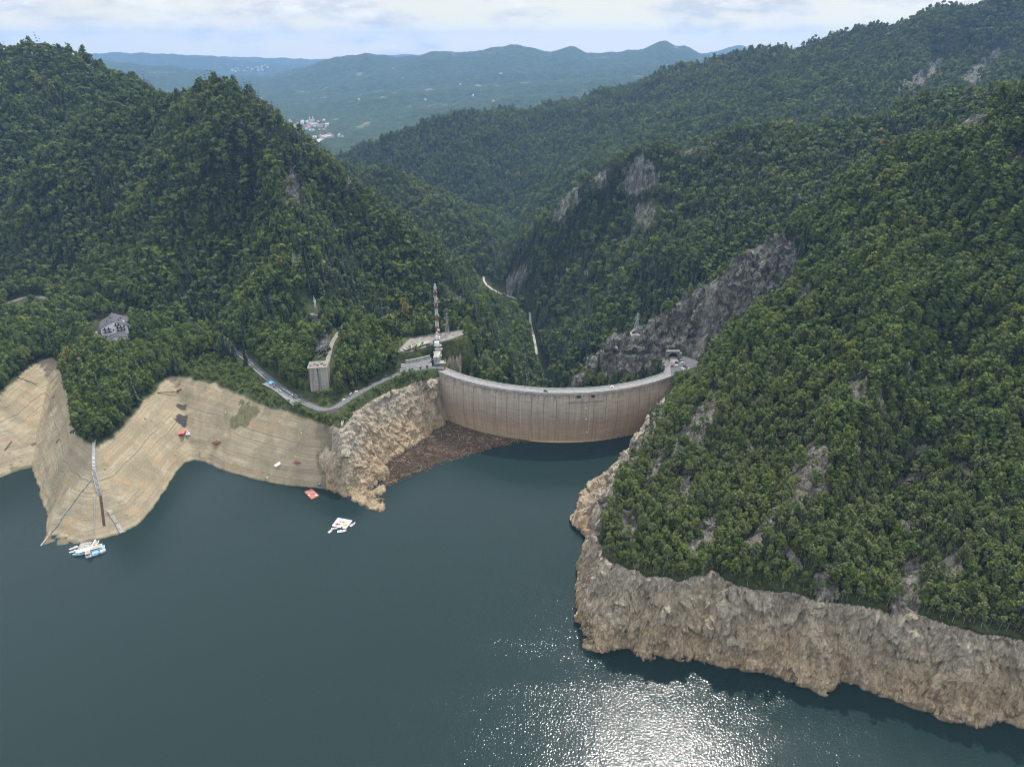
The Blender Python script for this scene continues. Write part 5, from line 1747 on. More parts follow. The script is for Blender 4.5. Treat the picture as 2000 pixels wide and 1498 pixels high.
def build_cars():
    protos = {}
    def car(p, ang, col, kind, label, group):
        k = (col, kind)
        if k not in protos:
            o = make_car(col, kind); protos[k] = o
        else:
            o = copy_tree(protos[k])
        o.location = p; o.rotation_euler = (0, 0, ang)
        tag(o, label, 'van' if kind == 'van' else 'car', group)
        return o
    RP = resample(ROAD, 2.0)
    def on_road(u, off, z=63.05):
        best = min(RP, key=lambda p: abs(project(np.array(p[0]), np.array(p[1]), np.array(p[2]))[0] - u) + (0 if p[1] < 900 else 999))
        i = RP.index(best); a, b = RP[max(0, i - 2)], RP[min(len(RP) - 1, i + 2)]
        ang = math.atan2(b[1] - a[1], b[0] - a[0])
        return (best[0] + math.sin(ang) * off, best[1] - math.cos(ang) * off, z), ang
    g1 = 'cars on the left bank road'
    for u, off, col, kind, lab in [
        (431, -1.6, 'white', 'car', 'white car driving alone on the upper bend of the left bank road'),
        (461, -2.9, 'black', 'car', 'black car parked under the trees nearest the lone white car on the bend'),
        (482, -2.9, 'black', 'suv', 'black car parked under the trees midway along the left bank road'),
        (509, -1.6, 'grey', 'car', 'dark grey car driving down the straight stretch left of the blue stall'),
        (578, 1.8, 'black', 'suv', 'dark car in the lake-side lane below the white zigzag line'),
        (583, -1.8, 'black', 'car', 'dark car in the hill-side lane below the white zigzag line'),
        (676, -2.2, 'white', 'car', 'white car half hidden by the tree right of the brown chalet'),
        (689, -2.8, 'silver', 'van', 'silver van parked on the verge above the brown chalet'),
        (699, -2.8, 'white', 'car', 'white car parked just ahead of the silver van'),
        (723, -3.4, 'black', 'car', 'first of the dark cars parked on the hill side past the white car'),
        (728, -3.2, 'grey', 'car', 'grey car tucked beside the dark car on the hill-side verge'),
        (746, -3.4, 'black', 'suv', 'tall dark car parked halfway up the rise to the dam'),
        (757, -3.4, 'grey', 'suv', 'grey car parked below the foot of the white retaining walls'),
        (798, -3.0, 'black', 'car', 'black car parked at the left end of the white arcaded wall'),
        (811, -3.0, 'grey', 'suv', 'grey car parked before the middle of the white arcaded wall'),
        (826, -3.0, 'silver', 'car', 'silver car parked at the right end of the white arcaded wall'),
        (838, -3.0, 'white', 'suv', 'white car parked beside the stair tower near the dam')]:
        p, a = on_road(u, off)
        car(p, a + (math.pi if off < -1 and off > -2 else 0), col, kind, lab, g1)
    g2 = 'cars on the dam crest'
    for u, r, col, kind, lab in [(1066, DR - 3.4, 'black', 'suv', 'dark car driving over the middle of the dam crest'),
                                 (1195, DR - 6.8, 'white', 'car', 'white car driving over the right part of the dam crest'),
                                 (871, DR - 8.0, 'white', 'car', 'white car at the left end of the dam crest beside the kiosk')]:
        x, y, z = PZ(u, 764 if u > 1000 else 713, 61)
        if u < 1190 and u > 1000: x, y, z = PZ(u, 762, 61)
        if u > 1190: x, y, z = PZ(u, 756, 61)
        a = math.atan2(y - DCY, x - DCX)
        car((DCX + r * math.cos(a), DCY + r * math.sin(a), 61.0), a + math.pi / 2, col, kind, lab, g2)
    g3 = 'cars in the lay-by at the tunnel'
    for u, v, col, kind, lab in [
        (1325, 702, 'black', 'car', 'black car parked farthest back in the lay-by beside the tunnel mouth'),
        (1330, 706, 'teal', 'suv', 'teal car parked in the lay-by just in front of the farthest black car'),
        (1332, 711, 'white', 'van', 'white van parked in the lay-by directly in front of the teal car'),
        (1322, 709, 'black', 'suv', 'black car standing nearest the road, left of the white van'),
        (1321, 715, 'white', 'suv', 'white car by the lay-by entrance in front of the black one'),
        (1313, 716, 'red', 'car', 'dark red car at the end of the dam crest before the lay-by'),
        (1337, 716, 'black', 'suv', 'black car in the middle row of the lay-by behind the white cars'),
        (1341, 718, 'grey', 'car', 'grey car in the lay-by close under the rock wall'),
        (1333, 721, 'white', 'car', 'white car parked along the wing wall nearest the dam'),
        (1338, 723, 'silver', 'car', 'silver car parked along the wing wall between two white cars'),
        (1345, 722, 'white', 'suv', 'white car near the outer end of the lay-by, beside the rock'),
        (1343, 725, 'blue', 'car', 'dark blue car along the wing wall at its outer end'),
        (1349, 726, 'white', 'car', 'white car last in the row at the outer tip of the lay-by')]:
        p = PZ(u, v, 61.7); car((p[0], p[1], 61.7), random.choice([0.35, 0.4, 1.9, 0.3]) + random.gauss(0, .1), col, kind, lab, g3)
    # stall and vehicles of the lay-by on the left bank
    p = PZ(531, 751, 63)
    st = empty('market_stall', (p[0], p[1], 63), -0.75, 'bright blue canvas stall beside the left bank road', 'stall')
    MB().gable((0, 0, 2.2), 5.5, 4.0, 1.1, 0.2, 0, 0.08).build('canopy', M_SKYB, st)
    for sx in (-2.5, 2.5):
        for sy in (-1.8, 1.8): MB().box((sx, sy, 1.1), (0.1, 0.1, 2.2)).build('post', M_STEEL, st)
    MB().box((0, -0.8, 0.5), (4.4, 1.0, 1.0)).build('counter', M_BLUE_L, st)
    p = PZ(537, 757, 63); car((p[0], p[1], 63.0), -0.75, 'grey', 'van', 'grey van parked behind the bright blue stall', 'vehicles by the stall')
    p = PZ(548, 764, 63); car((p[0], p[1], 63.0), -0.75, 'white', 'car', 'white car parked in the lay-by between the grey van and the white zigzag line', 'vehicles by the stall')
    # people: tiny figures on foot
    for u, v, z, r, lab, c in [(588, 781, 63.05, 0, 'person in dark clothes walking on the road below the two dark cars', 'black'), (1013, 764, 61.15, 0, 'person in dark clothes standing on the dam crest left of the dark car', 'black'), (1052, 768, 61.15, 0, 'person standing at the dam parapet near the middle of the crest', 'blue'), (861, 718, 63.0, 0, 'person in dark clothes standing before the flat-roofed kiosk', 'black'), (1326, 719, 61.7, 0, 'person in red standing between cars at the lay-by', 'red')]:
        q = PZ(u, v, z)
        person((q[0], q[1], z), c, lab)


def person(loc, col, label):
    me = bpy.data.meshes.new('person')
    J = [((0, 0, 0.95), .13), ((0, 0, 1.2), .14), ((0, 0, 1.42), .15), ((0, 0, 1.52), .06), ((0, 0.01, 1.66), .105), ((-.1, 0, .9), .1), ((-.11, .03, .5), .075), ((-.12, 0, .06), .055), ((.1, 0, .9), .1), ((.11, -.05, .5), .075), ((.12, -.1, .06), .055), ((-.2, 0, 1.38), .06), ((-.26, .03, 1.1), .045), ((-.27, .1, .84), .04), ((.2, 0, 1.38), .06), ((.26, -.03, 1.1), .045), ((.27, .02, .84), .04)]
    E = [(0, 1), (1, 2), (2, 3), (3, 4), (0, 5), (5, 6), (6, 7), (0, 8), (8, 9), (9, 10), (2, 11), (11, 12), (12, 13), (2, 14), (14, 15), (15, 16)]
    me.from_pydata([j[0] for j in J], E, [])
    o = bpy.data.objects.new('person', me); COL.objects.link(o)
    sk = o.modifiers.new('skin', 'SKIN')
    if not me.skin_vertices: me.attributes.new('skin_vertex', 'FLOAT', 'POINT') if False else None
    if me.skin_vertices:
        for k, (_, r) in enumerate(J): me.skin_vertices[0].data[k].radius = (r, r)
        me.skin_vertices[0].data[0].use_root = True
    me.materials.append(M_CAR[col])
    o.location = loc; o.rotation_euler.z = random.uniform(0, 6)
    tag(o, label, 'person')
    return o


# ------------------------------------------------------------------ masts and pylons
def lattice(z0, z1, w0, w1, n, t, mat, name, parent):
    m = MB()
    for k in range(n):
        fa, fb = k / n, (k + 1) / n
        za, zb = z0 + (z1 - z0) * fa, z0 + (z1 - z0) * fb
        wa, wb = (w0 + (w1 - w0) * fa) / 2, (w0 + (w1 - w0) * fb) / 2
        ca = [(-wa, -wa), (wa, -wa), (wa, wa), (-wa, wa)]; cb = [(-wb, -wb), (wb, -wb), (wb, wb), (-wb, wb)]
        for i in range(4):
            j = (i + 1) % 4
            m.bar((*ca[i], za), (*cb[i], zb), t * 1.5)
            m.bar((*ca[i], za), (*cb[j], zb), t)
            m.bar((*ca[j], za), (*cb[i], zb), t)
            m.bar((*cb[i], zb), (*cb[j], zb), t)
    return m.build(name, mat, parent)


def build_mast():
    p = PZ(855, 663, 77)
    root = empty('telecom_mast', (p[0], p[1], 76.9), 0.3, 'tall red and white lattice mast on the terrace left of the dam', 'mast')
    H = 68.0
    MB().box((0, 0, 0.4), (6.5, 6.5, 0.8)).build('footing', M_CONC, root)
    n = 9
    for k in range(n):
        z0 = 0.8 + H * k / n; z1 = 0.8 + H * (k + 1) / n
        w0 = 3.7 - 2.1 * k / n; w1 = 3.7 - 2.1 * (k + 1) / n
        lattice(z0, z1, w0, w1, 3, 0.15, M_MAST_W if k % 2 == 0 else M_MAST_R, 'mast_section', root)
    MB().box((0, 0, H + 2.2), (0.2, 0.2, 3.0)).build('lightning_rod', M_STEEL, root)
    for z, a, n_ in ((64, 0.2, 3), (54, 0.6, 3), (60, 1.3, 3), (43, 0.2, 2)):
        for k in range(n_):
            an = a + k * 2.1; r = 2.0
            MB().box((math.cos(an) * r, math.sin(an) * r, z), (0.5, 0.35, 2.6), an).build('panel_antenna', M_MAST_W, root)
    for z, an, r in ((52, -1.2, 0.95), (50, -0.2, 0.85), (30.5, -0.3, 0.9), (13.5, -1.4, 1.5), (12.0, -0.4, 1.2), (10.2, -1.9, 1.1)):
        c = Vector((math.cos(an) * 2.6, math.sin(an) * 2.6, z)); d = Vector((math.cos(an), math.sin(an), 0))
        MB().cyl(c - d * 0.35, c + d * 0.25, r * 0.7, r, 14).build('dish', M_WHITE, root)
    MB().box((-1.8, -2.6, 3.2), (2.6, 2.0, 4.6)).box((1.5, -2.4, 2.6), (2.0, 2.0, 3.6)).build('equipment_cabinet', M_WHITE, root)


def pylon(name, loc, H, w, rz, label, arms=3):
    root = empty(name, loc, rz, label, 'pylon')
    lattice(0, H * 0.62, w, w * 0.32, 4, 0.16, M_STEEL, 'tower_body', root)
    lattice(H * 0.62, H, w * 0.32, w * 0.1, 3, 0.13, M_STEEL, 'tower_head', root)
    for k in range(arms):
        z = H * (0.66 + 0.12 * k); a = w * (0.75 - 0.1 * k)
        MB().bar((-a, 0, z), (a, 0, z), 0.22).bar((-a, 0, z), (0, 0, z + 1.1), 0.12).bar((a, 0, z), (0, 0, z + 1.1), 0.12).build('cross_arm', M_STEEL, root)
    MB().box((0, 0, -0.6), (w * 1.3, w * 1.3, 1.2)).build('footing', M_CONC, root)
    return root


def build_pylons():
    p = PZ(874, 652, 77); pylon('power_pylon', (p[0], p[1], 76.9), 28, 4.6, 0.2, 'grey lattice power pylon standing on the terrace right of the red and white mast')
    x, y, z = PY(1244, 634, 774); z = gz(x, y); pylon('power_pylon', (x, y, z + 1.0), 25, 6.5, 0.5, 'grey lattice power pylon on the rocky shoulder above the right end of the dam')
    m = MB(); m.prism([(x - 8, y - 9), (x + 7, y - 9), (x + 8, y + 6), (x - 7, y + 6)], z - 12, z + 0.6); tag(m.build('pylon_platform', M_CONC), 'pale concrete platform carrying the pylon on the right-hand shoulder', 'platform')
    x, y, _ = PY(585, 590, 842); z = gz(x, y); pylon('power_pylon', (x, y, z), 30, 4.4, 0.1, 'thin grey power pylon rising from the trees left of the stone plinth')
    # small dish mast and the steel statue on its stone plinth
    x, y, _ = PY(617, 606, 800); z = gz(x, y)
    st = empty('statue', (x, y, z), 0.2, 'bright metal statue with raised arms on a grey stone plinth in the wooded hill', 'statue')
    MB().box((0, 0, 6.0), (4.2, 4.2, 14.0), 0, 0.72).build('plinth', M_STONE, st, 0.3)
    me = bpy.data.meshes.new('figure')
    zt = 13.0
    J = [((0, 0, zt + 4.6), .62), ((0, 0, zt + 6.0), .72), ((0, 0, zt + 7.0), .8), ((0, 0, zt + 7.6), .34), ((0, 0, zt + 8.3), .5),
         ((-.5, 0, zt + 4.2), .5), ((-.55, -.1, zt + 2.2), .38), ((-.6, 0, zt), .32), ((.5, 0, zt + 4.2), .5), ((.55, .1, zt + 2.2), .38), ((.7, 0, zt), .32),
         ((-1.0, 0, zt + 7.1), .36), ((-1.5, -.1, zt + 8.4), .28), ((-.8, -.1, zt + 9.9), .22), ((1.0, 0, zt + 7.1), .36), ((1.4, -.1, zt + 8.5), .28), ((.5, -.1, zt + 9.9), .22)]
    E = [(0, 1), (1, 2), (2, 3), (3, 4), (0, 5), (5, 6), (6, 7), (0, 8), (8, 9), (9, 10), (2, 11), (11, 12), (12, 13), (2, 14), (14, 15), (15, 16)]
    me.from_pydata([j[0] for j in J], E, [])
    fo = bpy.data.objects.new('figure', me); COL.objects.link(fo); fo.parent = st
    fo.modifiers.new('skin', 'SKIN')
    if me.skin_vertices:
        for k, (_, r) in enumerate(J): me.skin_vertices[0].data[k].radius = (r, r)
    me.materials.append(simple('bright_steel', (0.62, 0.64, 0.66), 0.4, 0.1, 1.0, 0.5, 0.3))
    MB().bar((-.8, -.1, zt + 9.8), (.5, -.1, zt + 9.8), 0.35).bar((-.1, -.1, zt + 9.8), (-.7, -.1, zt + 12.0), 0.5).bar((-.7, -.1, zt + 12.0), (-.1, -.1, zt + 12.0), 0.35).bar((-.1, -.1, zt + 12.0), (-.55, -.1, zt + 14.6), 0.3).build('lightning_bolt', M_WHITE, st)
    w = MB(); w.box((x - 5, y - 3, z + 1.5), (13, 9, 6), 0.2); tag(w.build('stone_platform', M_STONE), 'square stone platform beside the statue plinth on the wooded hill', 'platform')


# ------------------------------------------------------------------ buildings and walls
def build_terrace():
    root = empty('viewing_terrace', PZ(850, 660, 77), 0, 'pale concrete viewing terrace at the foot of the red and white mast', 'terrace')
    inv = Matrix.Translation(root.location).inverted()
    P = [(p[0], p[1]) for p in TERRACE]
    parts = [MB().prism(P, 75.6, 77.0).build('floor_slab', weathered('terrace_floor', (0.23, 0.215, 0.19), (0.13, 0.12, 0.105), (0.15, 0.15, 0.15)))]
    m = MB()
    rail = resample([(p[0], p[1], 78.0) for p in TERRACE] + [(TERRACE[0][0], TERRACE[0][1], 78.0)], 2.5)
    for a, b in zip(rail[:-1], rail[1:]):
        m.bar(a, b, 0.12); m.bar((a[0], a[1], 77.0), a, 0.12)
    parts.append(m.build('railing', M_STEEL))
    a = PZ(790, 683, 78.5); b = PZ(838, 668, 78.5); d = math.atan2(b[1] - a[1], b[0] - a[0])
    c = ((a[0] + b[0]) / 2, (a[1] + b[1]) / 2)
    parts.append(MB().box((c[0], c[1], 78.8), (math.dist(a, b), 6.5, 0.9), d).build('front_slab', M_CONC))
    m = MB()
    for t in (0.1, 0.37, 0.64, 0.9):
        m.box((a[0] + (b[0] - a[0]) * t, a[1] + (b[1] - a[1]) * t, 73.5), (1.0, 3.5, 9.4), d)
    parts.append(m.build('pillar', M_CONC_D))
    for p in parts: p.parent = root; p.matrix_parent_inverse = inv
    # stair tower down to the road
    q0 = PZ(853, 672, 77); q1 = PZ(853, 712, 63)
    root = empty('stair_tower', (q1[0], q1[1], 63), 0, 'pale zigzag staircase climbing from the road to the terrace under the mast', 'staircase')
    n = 6
    for k in range(n):
        t = (k + 0.5) / n
        x = (q0[0] - q1[0]) * t; y = (q0[1] - q1[1]) * t; z = 14.0 * t
        MB().box((0.8 * (-1) ** k, y, z), (8.5, 5.4, 0.7)).build('landing', M_CONC, root)
        MB().bar((-3.6 * (-1) ** k, y, z + 0.2), (3.6 * (-1) ** k, y + 5.0, z + 2.5), 2.0, 0.5).build('flight', M_CONC_D, root)
        MB().box((0.8 * (-1) ** k, y - 2.6, z + 0.8), (8.5, 0.2, 1.3)).build('balustrade', M_PINK if k == 1 else M_MAST_W, root)
    MB().box((-1.5, q0[1] - q1[1] - 3, 15.8), (5, 4.5, 4.4)).build('stair_head', M_WHITE, root)
    MB().box((0, 12, 4.5), (7.0, 26, 10)).build('core_wall', M_CONC_D, root)
    # kiosk at the road
    p = PZ(858, 713, 62.5)
    k = empty('kiosk', (p[0], p[1], 62.3), 0.25, 'flat-roofed concrete kiosk at the foot of the zigzag stairs', 'kiosk')
    MB().box((0, 0.6, 1.6), (7.0, 4.2, 3.2)).build('wall', M_CONC_D, k)
    MB().box((0.5, 0, 3.45), (10.5, 7.2, 0.5)).build('roof', M_CONC, k)
    MB().box((0, -1.52, 1.7), (5.4, 0.12, 1.5)).build('window', M_GLASS, k)
    MB().box((3.55, .6, 1.1), (0.12, 1.2, 2.1)).build('door', M_DARK, k)


def build_walls():
    tiers = [([(781, 725), (805, 721), (830, 716), (843, 712)], 63, 4.2, M_MAST_W, 'white arcaded retaining wall with dark bays beside the road', True),
             ([(783, 714), (805, 711), (830, 706), (842, 701)], 68, 2.6, M_MAST_W, 'plain white retaining wall, the middle tier above the arcaded one', False),
             ([(792, 706), (815, 702), (840, 696)], 72, 2.2, M_CONC, 'grey retaining wall, topmost tier below the terrace', False)]
    for px, z, h, mat, lab, bays in tiers:
        pts = resample(catmull([PZ(u, v, z + h / 2) for u, v in px], 5), 2.0)
        pts = [(x, y, z) for x, y, _ in pts]
        root = empty('retaining_wall', pts[len(pts) // 2], 0, lab, 'wall', 'stepped retaining walls left of the stairs')
        inv = Matrix.Translation(root.location).inverted()
        o = ribbon('wall', pts, -0.5, 0.5, h, mat, h + 1.5); o.parent = root; o.matrix_parent_inverse = inv
        o = ribbon('coping', pts, -0.75, 0.75, h + 0.35, M_CONC, 0.33); o.parent = root; o.matrix_parent_inverse = inv
        if bays:
            for k in range(2, len(pts) - 2, 3):
                a, b = pts[k], pts[k + 1]
                dx, dy = b[0] - a[0], b[1] - a[1]; l = math.hypot(dx, dy); nx_, ny_ = dy / l, -dx / l
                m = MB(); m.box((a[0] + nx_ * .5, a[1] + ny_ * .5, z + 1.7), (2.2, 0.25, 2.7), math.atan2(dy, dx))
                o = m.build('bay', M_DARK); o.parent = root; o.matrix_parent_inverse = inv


def build_block():
    a = PZ(624, 765, 66)
    root = empty('concrete_block', (a[0], a[1] + 9, 62), 0.12, 'huge weathered concrete block with black streaks standing in the wood above the road', 'block')
    g = weathered('streaked_concrete', (0.36, 0.335, 0.285), (0.05, 0.046, 0.042), (0.4, 0.4, 0.022), 0.9)
    m = MB(); m.box((0, 0, 15.5), (19.5, 17, 31), 0, 1.0); m.build('block_body', g, root, 0.4)
    m = MB(); m.box((-.3, -.4, 31.2), (20.3, 17.6, .6)); m.build('cap_slab', M_STONE, root, 0.2)
    for k in range(5):
        MB().box((-7.5 + k * 3.6, -3 + (k % 2) * 4, 32.5), (1.6, 2.8, 1.0), 0.3 * k).build('plinth', M_STONE, root)
    # gravel path along the ridge behind it
    pts = [(-184 + 0, 0, 0)]
    path = [PZ(632, 712, 93.5), PZ(640, 690, 93), PZ(650, 668, 92), PZ(662, 648, 90.5), PZ(668, 640, 90)]
    P = [(p[0], p[1], max(gz(p[0], p[1]) + 0.6, 60)) for p in resample(path, 4)]
    zf = [p[2] for p in P]
    P = [(p[0], p[1], float(np.mean(zf[max(0, i - 2):i + 3]))) for i, p in enumerate(P)]
    tag(ribbon('path', P, -2.3, 2.3, 0.3, M_STONE, 6.0), kind='structure')
    # white hut and its low wall
    x, y, z = P[-1][0] + 2, P[-1][1] + 4, P[-1][2]
    h = empty('white_hut', (x, y, z), 0.1, 'small white open-fronted hut at the top of the gravel path', 'hut')
    MB().box((0, 2.4, 2.0), (7.0, .4, 4.0)).box((-3.3, 0, 2.0), (.5, 5, 4.0)).box((3.3, 0, 2.0), (.5, 5, 4.0)).build('wall', M_WHITE, h)
    MB().box((0, 0, 4.2), (8.4, 6.4, .45)).build('roof', M_ROOF, h)
    w = empty('garden_wall', (x + 10, y + 1, z - 1), 0.05, 'low pale wall running right from the white hut', 'wall')
    MB().box((0, 0, 1.2), (11, 0.6, 2.6)).build('wall', M_WHITE_W, w)
    MB().box((4, -1.5, 1.0), (4.5, 4, 2.6)).build('shed', M_PLANK, w)


def window_row(root, xs, z, y, w, h, mat=None, name='window'):
    for x in xs:
        MB().box((x, y, z), (w, 0.2, h)).build(name, mat or M_GLASS, root)


def build_hotel():
    p = PZ(227, 657, 84)
    root = empty('hotel', (p[0], p[1], 83.5), 0.42, 'white three-storey hotel with a grey gabled roof among trees on the left bank', 'hotel')
    root.scale = (1.12, 1.12, 1.1)
    W, D, H0, H1 = 25.0, 24.0, 11.5, 17.5
    MB().gable_wall((0, D / 2, 0), D, W, H0, H1, math.pi / 2).build('wall', M_WHITE_W, root)
    MB().gable((0, D / 2, H0 + 0.02), D, W, H1 - H0, 1.3, math.pi / 2, 0.45).build('roof', M_ROOF, root)
    MB().gable((-3, D + 5, H0 - 1), 12, 10, 5.0, 0.8, math.pi / 2, 0.4).build('rear_wing_roof', M_ROOF, root)
    MB().gable_wall((-3, D + 5, 0), 12, 10, H0 - 1, H0 + 4, math.pi / 2).build('rear_wing', M_WHITE_W, root)
    for z in (6.2, 9.4, 12.4):
        for x in ((-6.5, 2.2) if z < 12 else (3.5,)):
            wd = 8.0 if z < 12 else 5.5
            b = MB().box((x + (3.5 if x > 0 and z < 12 else 0), -0.9, z), (wd, 1.6, 0.25)).build('balcony', M_CONC_D, root)
            MB().box((x + (3.5 if x > 0 and z < 12 else 0), -1.65, z + 0.55), (wd, 0.12, 0.75)).build('railing', M_DARK, b)
        xs = (-8.5, -5.0, 3.2, 6.5, 9.5) if z < 12 else (2.2, 4.8)
        window_row(root, xs, z + 1.25, -0.06, 1.2, 1.7)
    window_row(root, (-0.8, -0.8), 8.0, -0.06, 1.3, 1.6)
    window_row(root, (-9, -4.5, 0, 4.5, 9), 1.9, -0.06, 1.8, 1.8)
    for y in (5, 10, 15, 20):
        MB().box((-W / 2 - .05, y, 8), (0.2, 1.5, 1.7)).build('window', M_GLASS, root)
    for x, y in ((-6, 9), (-2.5, 14), (5, 8), (6.5, 15)):
        MB().box((x, y, H1 - abs(x) * 0.48 + 0.9), (1.2, 1.6, 1.8)).build('chimney', M_ROOF, root)
    MB().box((9.5, 6, H0 + 2.2), (1.4, 1.4, 2.4)).build('chimney', M_WHITE_W, root)
    a = empty('hotel_annex', PZ(195, 662, 82.5), 0.36, 'low grey-roofed annex left of the white hotel', 'building')
    MB().gable_wall((0, 5, 0), 15, 15, 3.6, 6.2, math.pi / 2).build('wall', M_WHITE_W, a)
    MB().gable((0, 5, 3.62), 15, 15, 2.6, 0.9, math.pi / 2, 0.4).build('roof', M_ROOF, a)
    MB().box((-3, 8, 5.6), (2.6, 1.4, 0.4)).build('skylight', M_WHITE, a)
    a = empty('hotel_restaurant', PZ(232, 667, 83), 0.42, 'low grey-roofed restaurant wing in front of the white hotel', 'building')
    MB().gable_wall((0, 5, 0), 10.5, 24, 3.4, 7.0, math.pi / 2).build('wall', M_WHITE_W, a)
    MB().gable((0, 5, 3.42), 10.5, 24, 3.6, 0.9, math.pi / 2, 0.4).build('roof', M_ROOF, a)
    window_row(a, (-8, -4, 0, 4, 8), 1.7, -0.3, 2.2, 1.6)
    p = PZ(247, 632, 86)
    for (u, v, lab) in ((194.5, 619.5, 'small white van-like shape'),):
        pass
    q = PZ(252, 637, 84)
    o = MB().box((0, 0, 1), (9, 11, 2.2), 0.2).build('stone_yard', M_GRAVEL, None, 0, (q[0], q[1], q[2] - 1)); tag(o, kind='structure')


def build_chalet():
    p = PZ(652, 815, 58)
    root = empty('chalet', (p[0], p[1], 57.2), 0.5, 'brown-roofed timber chalet on the steep edge below the road bend', 'chalet')
    MB().gable_wall((0, 5, 0), 11, 9, 4.0, 7.2, 0).build('wall', M_WOOD, root)
    MB().gable((0, 5, 4.02), 11, 9, 3.2, 1.1, 0, 0.35).build('roof', M_ROOF_B, root)
    MB().box((0, -2.2, 1.2), (15, 5.5, 0.35)).build('deck', M_WOOD, root)
    MB().box((0, -4.8, 1.9), (15, 0.12, 1.0)).build('railing', M_PLANK, root)
    for x in (-6.5, -2.2, 2.2, 6.5): MB().box((x, -4.4, -2.0), (0.4, 0.4, 6.2)).build('stilt', M_WOOD, root)
    window_row(root, (-3, 0, 3), 2.7, 0.44, 1.4, 1.3)
    MB().box((-7.5, 3.5, 2.6), (3.2, 4.5, .3)).build('porch_roof', M_BLUE_L, root)
    # stairs to the shore
    a = PG(671, 818); b = PG(669, 856)
    steps('stairway', a, b, 1.7, 'straight pale flight of steps below the brown chalet', M_PLANK)


def steps(name, a, b, w, label, mat, rails=True, n=None):
    """flight of steps lying on the slope"""
    root = empty(name, b, 0, label, 'steps')
    L = math.dist(a, b); n = n or max(8, int(L / 1.2))
    inv = Vector(b)
    P = []
    for k in range(n + 1):
        t = k / n; x = b[0] + (a[0] - b[0]) * t; y = b[1] + (a[1] - b[1]) * t
        P.append(Vector((x, y, gz(x, y) + 0.55)) - inv)
    d = math.atan2(a[1] - b[1], a[0] - b[0])
    m = MB()
    for p in P: m.box((p.x, p.y, p.z), (L / n * 1.02, w, 0.5), d)
    m.build('treads', mat, root)
    if rails:
        for s in (-1, 1):
            m = MB(); o = Vector((-math.sin(d), math.cos(d), 0)) * s * w / 2
            for p, q in zip(P[:-1], P[1:]):
                m.bar(p + o + Vector((0, 0, 1.1)), q + o + Vector((0, 0, 1.1)), 0.16); m.bar(p + o, p + o + Vector((0, 0, 1.1)), 0.14)
            m.build('handrail', M_MAST_W, root)
    return root


# ------------------------------------------------------------------ boats and shore things
def heading(p, q): return math.atan2(q[1] - p[1], q[0] - p[0])


def small_boat(name, loc, rz, L, W, label, mat=None, cover=None, cat='boat', group=None):
    root = empty(name, loc, rz, label, cat, group)
    MB().hull(L, W, 0.75, 0.4).build('hull', mat or M_WHITE, root)
    MB().box((-L * 0.1, 0, 0.80), (L * 0.5, W * 0.62, 0.06)).build('cockpit', cover or M_GREY, root)
    MB().box((-L * 0.25, 0, 0.9), (0.5, W * 0.8, 0.16)).box((L * 0.05, 0, 0.9), (0.5, W * 0.8, 0.16)).build('seats', M_PLANK, root)
    MB().box((L * 0.16, 0, 1.1), (0.15, W * 0.55, 0.55)).build('windscreen', M_GLASS, root)
    MB().box((-L * 0.53, 0, 0.75), (0.5, 0.45, 0.9)).build('outboard_motor', M_DARK, root)
    return root


